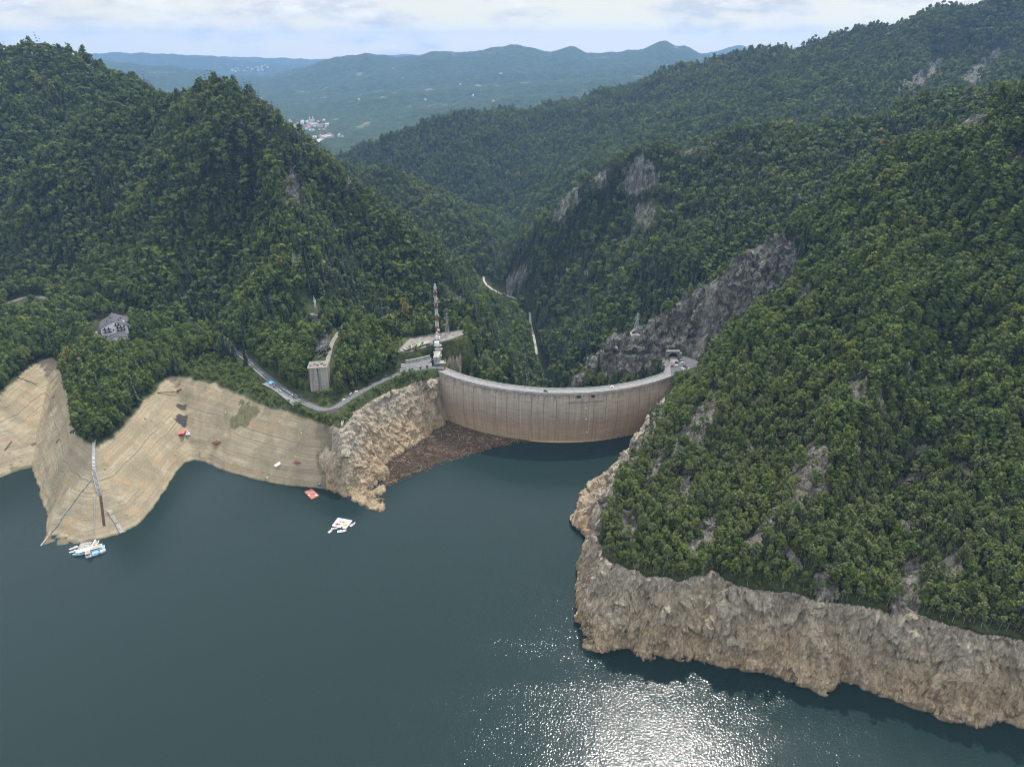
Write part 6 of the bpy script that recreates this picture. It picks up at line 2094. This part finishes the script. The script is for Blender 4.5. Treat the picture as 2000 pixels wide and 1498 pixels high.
def build_boats():
    # landing stage with the excursion boats
    c = PZ(171, 1066, 0)
    root = empty('floating_dock', (c[0], c[1], 0), 0.16, 'grey floating landing stage moored between the white boats at the left peninsula', 'dock')
    MB().box((0, 0, 0.35), (13, 9.5, 0.9)).build('deck', M_CONC, root)
    MB().box((-6.2, 0, 1.0), (0.5, 9.5, 0.5)).box((-6.2, -3.5, 1.6), (.5, .5, 1.6)).box((-6.2, 3.5, 1.6), (.5, .5, 1.6)).build('gangway_frame', M_PLANK, root)
    MB().box((5.4, 0, 1.4), (1.2, 9.0, 2.2)).build('shelter', M_MAST_W, root)
    MB().box((3.9, 2.0, 1.2), (1.6, 3.0, 0.9)).build('stacked_crates', M_MAROON, root)
    MB().bar((-5, 4.6, 1.6), (5, 4.6, 1.6), 0.12).bar((-5, 4.6, .8), (-5, 4.6, 1.6), 0.12).bar((0, 4.6, .8), (0, 4.6, 1.6), 0.12).bar((5, 4.6, .8), (5, 4.6, 1.6), 0.12).build('railing', M_STEEL, root)
    # boat A, bow left
    a, b = PZ(142, 1086, 0), PZ(205, 1069, 0); L = math.dist(a, b)
    A = empty('tour_boat', ((a[0] + b[0]) / 2, (a[1] + b[1]) / 2, 0), heading(b, a), 'long white tour boat with light blue bow and dark red windows, bow to the left', 'tour boat', 'tour boats at the landing stage')
    MB().hull(L, 5.4, 1.2, 0.32).build('hull', M_BLUE_L, A)
    MB().prism([(-L * .42, -2.0), (L * .26, -2.0), (L * .38, -.7), (L * .38, .7), (L * .26, 2.0), (-L * .42, 2.0)], 1.3, 3.1).build('cabin', M_WHITE, A)
    MB().box((-L * .06, 2.02, 2.2), (L * .6, .1, .8)).box((-L * .06, -2.02, 2.2), (L * .6, .1, .8)).build('windows', M_MAROON, A)
    MB().prism([(-L * .44, -2.3), (L * .25, -2.3), (L * .37, -.8), (L * .37, .8), (L * .25, 2.3), (-L * .44, 2.3)], 3.1, 3.3).build('roof', M_WHITE, A)
    MB().box((-L * .27, 0, 3.4), (L * .28, 3.6, .12)).build('sun_deck', M_PLANK, A)
    MB().hull(L * 1.0, 5.55, 0.55, 0.32, 0.25).build('rubbing_strake', M_WHITE, A)
    # boat B, bow right
    a, b = PZ(168, 1088, 0), PZ(208, 1076, 0); L = math.dist(a, b)
    B = empty('tour_boat', ((a[0] + b[0]) / 2, (a[1] + b[1]) / 2, 0), heading(a, b), 'blue and white tour boat with open wheelhouse, square stern to the left', 'tour boat', 'tour boats at the landing stage')
    MB().hull(L, 5.6, 1.5, 0.42).build('hull', M_WHITE, B)
    MB().box((-L * .36, 0, 2.9), (L * .22, 4.4, 2.6)).build('wheelhouse', M_WHITE, B)
    MB().box((-L * .36, 0, 4.3), (L * .25, 4.9, .2)).build('wheelhouse_roof', M_PLANK, B)
    MB().box((-L * .36, -2.22, 3.2), (L * .18, .1, .9)).box((-L * .36, 2.22, 3.2), (L * .18, .1, .9)).box((-L * .245, 0, 3.2), (.12, 3.6, .9)).build('wheelhouse_window', M_GLASS, B)
    MB().prism([(-L * .24, -2.4), (L * .2, -2.3), (L * .4, -.6), (L * .4, .6), (L * .2, 2.3), (-L * .24, 2.4)], 1.55, 1.75).build('deck', M_BLUE, B)
    MB().box((-L * .02, 0, 1.95), (L * .3, 3.4, .35)).build('benches', M_BLUE_L, B)
    MB().box((0, -2.78, .95), (L * .5, .08, .45)).build('hull_lettering_band', M_BLUE, B)
    m = MB()
    for t in np.linspace(-.22, .3, 7): m.bar((L * t, -2.5, 1.7), (L * t, -2.5, 2.6), .1); m.bar((L * t, 2.5, 1.7), (L * t, 2.5, 2.6), .1)
    m.bar((-L * .22, -2.5, 2.6), (L * .3, -2.5, 2.6), .1).bar((-L * .22, 2.5, 2.6), (L * .3, 2.5, 2.6), .1); m.build('railing', M_MAST_W, B)
    # twin white pontoons on the left
    for (u0, v0, u1, v1, lab) in ((135, 1074, 152, 1068, 'white pontoon boat left of the landing stage, the one nearer the bank'), (135, 1080, 152, 1075, 'narrow white pontoon boat left of the landing stage, the outer one')):
        a, b = PZ(u0, v0, 0), PZ(u1, v1, 0); L = math.dist(a, b)
        o = empty('pontoon_boat', ((a[0] + b[0]) / 2, (a[1] + b[1]) / 2, 0), heading(b, a), lab, 'boat', 'white pontoon boats at the landing stage')
        MB().hull(L, 2.3, .6, .3).build('hull', M_WHITE, o)
        MB().box((0, 0, .72), (L * .6, 1.5, .15)).build('deck', M_GREY, o)
        MB().box((-L * .2, 0, 1.0), (L * .12, 1.3, .5)).build('seat', M_WHITE_W, o)
    c = PZ(190, 1061, 0)
    o = small_boat('motorboat', (c[0], c[1], 0), 1.5, 6.0, 2.5, 'small white motorboat with dark cockpit moored right of the landing stage'); 
    # grey raft in the open water
    q = [PZ(u, v, 0) for u, v in ((660.5, 1013), (688, 1018), (675.5, 1034), (649, 1028))]
    c = np.mean(np.array(q), 0); rz = heading(q[3], q[2])
    R = empty('floating_raft', tuple(c), 0, 'grey floating raft loaded with red and yellow gear in the open lake', 'raft')
    MB().prism([(p[0] - c[0], p[1] - c[1]) for p in q], -.3, .8).build('deck', simple('raft_boards', (0.42, 0.40, 0.42), 0.8, 0.12), R)
    m = MB()
    for a, b in zip(q, q[1:] + q[:1]): m.bar((a[0] - c[0], a[1] - c[1], .85), (b[0] - c[0], b[1] - c[1], .85), .35)
    m.build('edge_beam', M_WHITE_W, R)
    def lump(name, u, v, r, h, mat, label, cat):
        p = PZ(u, v, .8); rng = np.random.default_rng(int(u * 7 + v))
        m = MB()
        for k in range(6):
            an = rng.uniform(0, 6.28); d = r * rng.uniform(0, .6)
            m.box((math.cos(an) * d, math.sin(an) * d * .7, h * rng.uniform(.3, .5)), (r * rng.uniform(.5, .9), r * rng.uniform(.4, .7), h * rng.uniform(.6, 1.0)), an, 0.7)
        o = m.build(name, mat, None, 0.1, (p[0], p[1], .8)); tag(o, label, cat)
    lump('canoe_stack', 659, 1024, 2.6, 1.1, M_RED, 'heap of red gear on the grey raft', 'gear')
    lump('canoe_stack', 673.5, 1025, 2.6, 1.1, M_YELLOW, 'heap of yellow gear on the grey raft', 'gear')
    lump('folded_tarpaulin', 661, 1030, 1.7, .7, M_WHITE, 'folded white tarpaulin at the front edge of the grey raft', 'tarpaulin')
    lump('crate_pile', 667, 1031, 2.2, 1.0, M_MAROON, 'dark maroon pile at the front of the grey raft', 'gear')
    lump('crate_pile', 671, 1019.5, 1.6, .8, M_PLANK, 'pale timber pile at the back of the grey raft', 'gear')
    lump('crate_pile', 665, 1018.5, 1.5, .8, M_BLUE_L, 'light blue bundle at the back of the grey raft', 'gear')
    for (u, v, L, W, rz2, lab, mat) in ((689, 1025, 6.5, 2.4, .95, 'white rowing boat moored at the right side of the grey raft', M_WHITE), (653, 1033, 5.6, 2.2, .1, 'pale green rowing boat tied to the front left of the grey raft', simple('pale_green_paint', (.50, .58, .50), .6, .08)), (668, 1038, 8.0, 3.0, .2, 'white square-ended boat tied to the front of the grey raft', M_WHITE_W)):
        p = PZ(u, v, 0); small_boat('rowing_boat', (p[0], p[1], 0), rz2, L, W, lab, mat, None, 'boat', 'boats tied to the grey raft')
    p = PZ(645, 1038, 0)
    o = empty('pontoon_floats', (p[0], p[1], 0), 1.1, 'pair of thin white floats left of the grey raft', 'floats')
    for s in (-.7, .7): MB().hull(4.6, .7, .45, .3).build('float', M_WHITE, o, 0, (0, s, 0))
    MB().box((0, 0, .5), (.5, 2.0, .12)).build('cross_bar', M_STEEL, o)
    # red raft at the bank
    q = [PZ(u, v, 0) for u, v in ((609, 955.6), (623.6, 969), (608.4, 976), (595, 961.6))]
    c = np.mean(np.array(q), 0)
    R = empty('floating_raft', tuple(c), 0, 'square faded red raft floating close to the sandy bank', 'raft')
    MB().prism([(p[0] - c[0], p[1] - c[1]) for p in q], -.3, .7).build('deck', M_RED_DECK, R)
    m = MB()
    for a, b in zip(q, q[1:] + q[:1]): m.bar((a[0] - c[0], a[1] - c[1], .75), (b[0] - c[0], b[1] - c[1], .75), .3)
    m.build('edge_beam', M_RED, R)
    lump2 = [(611, 964, 1.5, M_PLANK, 'pale box on the faded red raft, nearer its middle'), (618, 967.5, 1.3, M_WHITE_W, 'pale plank pile at the right corner of the faded red raft'), (604, 968, .9, M_WHITE, 'small white box at the left of the faded red raft')]
    for u, v, r, mat, lab in lump2:
        p = PZ(u, v, .7); o = MB().box((0, 0, .35), (r * 1.5, r, .7), .5).box((.3, .2, .8), (r * .8, r * .6, .3), .9).build('crate', mat, None, .05, (p[0], p[1], .7)); tag(o, lab, 'crate')
    # boats on the drained shore
    p = PG(625.5, 947); o = small_boat('rowing_boat', (p[0], p[1], p[2] + .3), 1.2, 6.0, 2.2, 'small blue boat drawn up on the sand beside the red raft', M_BLUE, M_BLUE_L)
    p = PG(545, 907)
    o = empty('upturned_boat', (p[0], p[1], p[2] + .2), 1.05, 'white boat lying keel up on the bare sandy slope', 'boat')
    m = MB(); m.hull(11, 3.6, 1.1, .42, -.2, .55)
    m.V = [(x, y, 1.25 - z) for x, y, z in m.V]; m.F = [f[::-1] for f in m.F]; m.build('hull', M_WHITE, o)
    MB().box((0, 0, 1.5), (9, .25, .25)).build('keel', M_BLUE_L, o)
    # red barge with white motorboat beside it
    p = PG(354, 848)
    o = empty('red_barge', (p[0], p[1], p[2] + .4), 0.12, 'stranded barge with two bright red roof panels on the sandy slope', 'barge')
    MB().box((0, 0, .4), (8.6, 8.0, .9)).build('hull', M_RUST, o)
    for s in (-2.15, 2.15): MB().box((s, 0, 1.9 + .1 * s), (3.9, 7.8, .25)).build('roof_panel', M_REDP, o)
    for sx in (-4, 4):
        for sy in (-3.6, 3.6): MB().box((sx, sy, 1.3), (.25, .25, 1.2)).build('post', M_STEEL, o)
    MB().box((-5.6, -1.5, .3), (4.0, 1.0, .3), .4).box((-5.9, 1.0, .3), (3.4, .8, .3), .3).build('gangplank', M_PLANK, o)
    p = PG(367.5, 848); small_boat('motorboat', (p[0], p[1], p[2] + .5), 2.0, 8.0, 3.2, 'white motorboat stranded against the right side of the red barge', M_WHITE, M_BLUE_L)
    p = PG(424, 867)
    o = empty('steel_pontoon', (p[0], p[1], p[2] + .3), .75, 'rusty frame of long steel tanks abandoned on the sandy slope', 'scrap')
    for k in range(3): MB().cyl((-4.2, k * 2.2 - 2.2, .9), (4.2, k * 2.2 - 2.2, .9), .8, None, 10).build('tank', M_RUST, o)
    MB().box((-2.5, 0, 1.7), (.4, 6.4, .3)).box((2.5, 0, 1.7), (.4, 6.4, .3)).build('cross_beam', M_RUST, o)
    p = PG(582, 904)
    o = empty('rusty_trough', (p[0], p[1], p[2] + .2), -.05, 'flat rusty brown trough lying right of the upturned white boat', 'scrap')
    MB().box((0, 0, .35), (7.0, 3.6, .6)).build('shell', M_RUST, o)
    for k in range(5): MB().box((-2.8 + k * 1.4, 0, .75), (.3, 3.8, .3)).build('rib', M_MAROON, o)
    p = PG(67, 869)
    o = empty('steel_pontoon', (p[0], p[1], p[2] + .3), 1.2, 'small dark red metal frame in the left inlet', 'scrap')
    for s in (-1.2, 1.2): MB().box((0, s, .7), (4.6, .7, .5)).build('beam', M_RUST, o)
    MB().box((-1, 0, 1.0), (.5, 3.2, .4)).box((1, 0, 1.0), (.5, 3.2, .4)).build('cross_beam', M_RED, o)
    p = PG(352, 762); o = MB().hull(7, 2.2, .8, .35).build('old_boat', M_RUST, None, 0, (p[0], p[1], p[2] + .2), .5); tag(o, 'old rust-brown boat hull lying high in the sandy inlet below the trees', 'boat')


def poly_line(name, px, w, h, mat, label, cat, up=0.25):
    P = [PG(u, v) for u, v in px]
    P = resample(P, 2.0)
    P = [(p[0], p[1], gz(p[0], p[1])) for p in P]
    m = MB(); c = P[-1]
    for a, b in zip(P[:-1], P[1:]): m.bar((a[0] - c[0], a[1] - c[1], a[2] - c[2] + up), (b[0] - c[0], b[1] - c[1], b[2] - c[2] + up), w, h)
    o = m.build(name, mat, None, 0, c); tag(o, label, cat)
    return o


def build_shore():
    a, b = PG(186, 862), PG(188, 900); 
    steps('staircase', PG(187, 856), PG(184.5, 918), 2.2, 'long straight pale staircase down the left peninsula below the trees', M_MAST_W)
    steps('staircase', PG(183.5, 922), PG(195, 966), 3.0, 'grey lower staircase with a kink on the left peninsula', M_GREY)
    poly_line('rusty_rail', [(197, 970), (200, 995), (204, 1028)], 2.0, 0.5, simple('dark_rust', (.075, .042, .032), .9, .3), 'dark rusty slipway rail below the foot of the staircase', 'rail')
    poly_line('concrete_pipe', [(178, 938), (163, 958), (142, 985), (120, 1014), (98, 1042), (80, 1067)], 1.1, 0.8, M_CONC, 'pale pipe running down the left peninsula to its tip', 'pipe', .4)
    poly_line('slipway', [(213, 997), (219, 1005)], 3.6, 0.8, M_CONC, 'short top slab of the broken concrete slipway', 'slab')
    poly_line('slipway', [(218, 1008), (228, 1022)], 3.2, 0.8, M_CONC, 'middle slab of the broken concrete slipway', 'slab')
    poly_line('slipway', [(229, 1023), (239, 1041)], 3.4, 0.9, M_CONC, 'lowest slab of the concrete slipway reaching the water', 'slab')
    a = PG(186, 972); b = PZ(184, 1054, 0)
    m = MB(); m.bar((a[0] - b[0], a[1] - b[1], a[2] + 1), (0, 0, 1.5), .22); tag(m.build('mooring_cable', M_STEEL, None, 0, b), 'thin grey mooring cable from the staircase foot to the landing stage', 'cable')
    poly_line('old_post_line', [(645, 865), (646, 905)], .5, .6, M_WOOD, 'dark thin pole lying down the slope where sand meets pale rock', 'pole')
    for (u0, v0, u1, v1, lab) in ((103, 778, 138, 751, 'long dark log on the right of the left inlet'), (34, 738, 72, 752, 'dark branched log high in the left inlet'), (110, 865, 117, 858, 'short dark log in the left inlet'), (308, 768, 350, 766, 'pale driftwood log high in the sandy inlet'), (415, 742, 400, 760, 'bleached log near the bushes on the right of the sandy inlet'), (10, 880, 24, 862, 'grey log low in the left inlet')):
        a, b = PG(u0, v0), PG(u1, v1)
        m = MB(); m.cyl((0, 0, .5), (b[0] - a[0], b[1] - a[1], b[2] - a[2] + .5), .55, .3, 8)
        t = Vector((b[0] - a[0], b[1] - a[1], b[2] - a[2]))
        m.cyl(t * .6 + Vector((0, 0, .5)), t * .75 + Vector((1.4, 1.0, 1.2)), .2, .08, 6)
        tag(m.build('log', M_WOOD, None, 0, a), lab, 'log', 'logs stranded on the drained shore')
    # old pallets of slate in the sandy inlet
    for (u, v, n, lab) in ((357, 821, 7, 'dark slatted raft lying above the red barge'), (357, 795, 3, 'small dark slatted raft higher up the sandy inlet')):
        p = PG(u, v); o = empty('slatted_raft', (p[0], p[1], p[2] + .1), 0, lab, 'raft')
        m = MB()
        for k in range(n):
            dy = k * 1.7 - n * .85; dx = random.gauss(0, .4); h = [gz(p[0] + dx + t, p[1] + dy) - p[2] + .1 for t in (-5.0, 0, 5.0)]
            m.bar((dx - 5.0, dy, h[0]), (dx, dy, h[1]), 1.4, .35); m.bar((dx, dy, h[1]), (dx + 5.0, dy, h[2]), 1.4, .35)
        m.build('slats', simple('dark_slats', (.075, .065, .065), .9, .3, 1.0), o)


def build_rubble():
    """loose stones on the drained bed and at the cliff feet"""
    protos = []
    for k in range(4):
        rng = np.random.default_rng(900 + k)
        bm = bmesh.new(); bmesh.ops.create_icosphere(bm, subdivisions=2, radius=1.0)
        ax = rng.uniform(0.6, 1.2, 3)
        for v in bm.verts:
            c = np.array(v.co)
            for q in range(5):
                n = np.random.default_rng(950 + k * 9 + q).normal(size=3); n /= np.linalg.norm(n)
                d = c @ n
                if d > 0.62: c = c - n * (d - 0.62)
            v.co = Vector(c * ax)
        me = bpy.data.meshes.new('stone'); bm.to_mesh(me); bm.free()
        o = bpy.data.objects.new('stone', me); protos.append(o)
    g = G('loose_stone')
    oi = g.n('ShaderNodeObjectInfo')
    n = g.noise(g.pos(), 2.0, 5, 0.7)
    c = g.mix(0.5, g.ramp(oi.outputs['Random'], [(0, (.20, .165, .12)), (.5, (.38, .33, .25)), (1, (.56, .51, .42))]), g.ramp(n, [(.3, (.15, .12, .09)), (.7, (.5, .45, .36))]))
    g.bsdf(c, .95, g.bump(n, .4, .2), .1)
    for o in protos: o.data.materials.append(g.m)
    n = 60000
    x = np.concatenate([RNG.uniform(-720, -60, n), RNG.uniform(50, 420, n // 2)]); y = np.concatenate([RNG.uniform(470, 790, n), RNG.uniform(300, 700, n // 2)])
    z = ground(x, y)
    rock, sand, grass, low = masks(x, y, z)
    pat = smooth(0.0, 0.35, fbm2(x / 28, y / 28, 4, 86))
    e = smooth(9, 0.5, z)
    p = np.where(sand > 0.5, 0.04 + 0.28 * pat + 0.12 * e, 0.05 + 0.5 * e) * (low > 0.5) * (z > 0.15) * (grass < .4)
    k = RNG.random(len(x)) < p
    x, y, z = x[k], y[k], z[k]
    s_ = np.clip(RNG.lognormal(-1.1, 0.55, len(x)), 0.15, 1.5) * np.where(x > 0, 1.6, 1.0)
    P = np.stack([x, y, z, 0 * x, s_, 0 * x, RNG.uniform(0, 6.28, len(x))], 1)
    gn_forest('rubble', P, protos, None, None, None)


def build_driftwood():
    g = G('drift')
    n = g.noise(g.pos(1, 1, 0), .9, 6, .75)
    c = g.ramp(n, [(.34, (.034, .023, .014)), (.5, (.095, .066, .042)), (.65, (.16, .115, .078))])
    ge = g.n('ShaderNodeNewGeometry')
    c = g.mix(1.0, c, g.ramp(ge.outputs['Random Per Island'], [(0.0, .5), (.6, 1.1), (.85, 2.0), (.97, 4.0)]), 'MULTIPLY')
    g.bsdf(c, .9, g.bump(n, .8, .6), .2)
    poly = [PZ(u, v, 0) for u, v in [(752, 948), (747, 925), (746, 905), (788, 878), (828, 853), (842, 838), (864, 822), (870, 798), (882, 776), (896, 795), (915, 815), (955, 836), (1000, 850), (1050, 857), (1030, 862), (1000, 864), (962, 873), (935, 884), (905, 890), (880, 897), (850, 906), (825, 918), (800, 927), (775, 940)]]
    poly2 = [PZ(u, v, 0) for u, v in [(1158, 853), (1205, 843), (1252, 829), (1268, 822), (1262, 832), (1240, 842), (1215, 850), (1185, 856)]]
    rng = np.random.default_rng(5)
    V = []; F = []; MI = []
    def stick(x, y, z, L, w, an, tilt):
        d = Vector((math.cos(an) * math.cos(tilt), math.sin(an) * math.cos(tilt), math.sin(tilt))) * L / 2
        u = Vector((-math.sin(an), math.cos(an), 0)) * w / 2; h = Vector((0, 0, w * .8))
        c = Vector((x, y, z)); b = len(V)
        V.extend([c - d - u, c + d - u, c + d + u, c - d + u, c - d * .98 + h, c + d * .98 + h])
        F.extend([(b, b + 1, b + 5, b + 4), (b + 2, b + 3, b + 4, b + 5), (b + 1, b + 2, b + 5), (b + 3, b, b + 4)])
    for poly_, cnt in ((poly, 9000), (poly2, 700)):
        P2 = [(p[0], p[1]) for p in poly_]
        # floor sheet with a ragged rim
        E = resample([(p[0], p[1], 0.06) for p in poly_] + [(poly_[0][0], poly_[0][1], 0.06)], 1.5)[:-1]
        E = [(x + rng.normal(0, .8), y + rng.normal(0, .8), .06) for x, y, _ in E]
        from mathutils.geometry import tessellate_polygon
        b = len(V); V.extend([Vector(p) for p in E])
        for t in tessellate_polygon([[Vector(p) for p in E]]): F.append(tuple(b + i for i in t))
        xs = [p[0] for p in P2]; ys = [p[1] for p in P2]
        x = rng.uniform(min(xs) - 4, max(xs) + 4, cnt * 4); y = rng.uniform(min(ys) - 4, max(ys) + 4, cnt * 4)
        d = dist_polyline(x, y, [(p[0], p[1], 0) for p in poly_] + [(poly_[0][0], poly_[0][1], 0)])[0]
        ok = in_poly(x, y, P2) | ((d < 4) & (rng.random(len(x)) < .25))
        ok &= gz_arr(x, y) < 0.4
        k = np.nonzero(ok)[0][:cnt]
        for i in k:
            L = min(9, rng.lognormal(.5, .75)); stick(x[i], y[i], .08 + rng.random() * .25, L, min(.7, .18 + L * .07), rng.uniform(0, 6.28), rng.normal(0, .08))
    me = bpy.data.meshes.new('driftwood'); me.from_pydata([tuple(v) for v in V], [], F); me.validate(); me.update()
    bm = bmesh.new(); bm.from_mesh(me)
    for f in bm.faces:
        if f.normal.z < 0: f.normal_flip()
    bm.to_mesh(me); bm.free()
    o = bpy.data.objects.new('driftwood', me); COL.objects.link(o); me.materials.append(g.m)
    tag(o, kind='stuff')


def gz_arr(x, y): return np.maximum(0, ground(x, y))


# ------------------------------------------------------------------ village in the plain
def build_village():
    from mathutils.bvhtree import BVHTree
    me = hills.data
    bvh = BVHTree.FromPolygons([v.co for v in me.vertices], [tuple(p.vertices) for p in me.polygons])
    def hit(u, v):
        x, yy, zz = ray(u, v)
        d = Vector((x, yy, zz)).normalized()
        h = bvh.ray_cast(Vector((0, 0, CAM_H)) + d * 2800, d)
        return h[0]
    white = simple('house_wall', (0.50, 0.49, 0.47), 0.8, .05); red = simple('house_roof_red', (0.30, 0.13, 0.095), 0.8, .1); grey = simple('house_roof_grey', (0.40, 0.40, 0.40), 0.8, .1)
    def house(name, roof):
        o = MB().gable_wall((0, 0, 0), 13, 10, 6, 9.5).build(name, white); COL.objects.unlink(o)
        me = o.data; r = MB().gable((0, 0, 6), 13, 10, 3.6, .6, 0, .4)
        bm = bmesh.new(); bm.from_mesh(me); n = len(bm.faces)
        vs = [bm.verts.new(v) for v in r.V]
        for f in r.F: bm.faces.new([vs[i] for i in f]).material_index = 1
        bm.to_mesh(me); bm.free(); me.materials.append(roof); return o
    H = [house('house', red), house('house', grey)]
    rng = random.Random(3)
    spots = []
    for k in range(46): spots.append((rng.gauss(606, 16), rng.uniform(236, 256), 'village'))
    for k in range(16): spots.append((rng.uniform(612, 668), 268 - (0) + rng.uniform(-3, 4), 'village'))
    for k in range(30): spots.append((rng.gauss(490, 40), rng.gauss(136, 4), 'town'))
    for k in range(8): spots.append((rng.uniform(700, 1000), rng.uniform(130, 200), 'farm'))
    for u, v, kind in spots:
        p = hit(u, v)
        if p is None: continue
        o = rng.choice(H).copy(); COL.objects.link(o); o.location = p - Vector((0, 0, .8)); o.rotation_euler.z = rng.uniform(0, 3.1)
        s = {'village': rng.uniform(.9, 1.9), 'town': rng.uniform(1.2, 2.8), 'farm': rng.uniform(1, 1.8)}[kind]
        o.scale = (s, s, s * rng.uniform(.8, 1.1))
        lab = {'village': 'tiny pale house of the village seen through the gap in the valley', 'town': 'tiny pale building of the distant hazy town on the plain', 'farm': 'tiny lone house among the woods of the far blue hills'}[kind]
        tag(o, lab, 'house', {'village': 'houses of the village in the gap', 'town': 'buildings of the distant town', 'farm': 'lone houses on the far hills'}[kind])
    p = hit(609, 240)
    if p:
        ch = empty('church', p, .2, 'white church with two pale towers in the village beyond the gap', 'church')
        MB().gable_wall((0, 0, 0), 34, 16, 12, 19).build('nave', white, ch); MB().gable((0, 0, 12), 34, 16, 7, .6, 0, .5).build('roof', grey, ch)
        for s in (-10, 10):
            t = MB().box((s * 1.1, -9, 15), (8, 8, 30)).build('tower', white, ch); MB().cyl((s * 1.1, -9, 30), (s * 1.1, -9, 41), 5, .3, 8).build('spire', white, t)
    P = [hit(u, v) for u, v in ((612, 283), (618, 278), (624, 274), (630, 271), (634, 268), (633, 265))]
    if all(P): tag(ribbon('river', [tuple(p + Vector((0, 0, 2))) for p in P], -14, 14, 0.0, M_GRAVEL, 2), kind='structure')


HAZE_DENSITY = 5.4e-5
M_LAND = mat_terrain()
terrain = build_terrain(M_LAND)
hills = build_hills(mat_hills())
water = build_water(mat_water())
build_haze()
build_forest()
build_dam()
build_roads()
build_tunnel()
build_cars()
build_mast()
build_pylons()
build_terrace()
build_walls()
build_block()
build_hotel()
build_chalet()
build_boats()
build_shore()
build_driftwood()
build_rubble()
build_village()
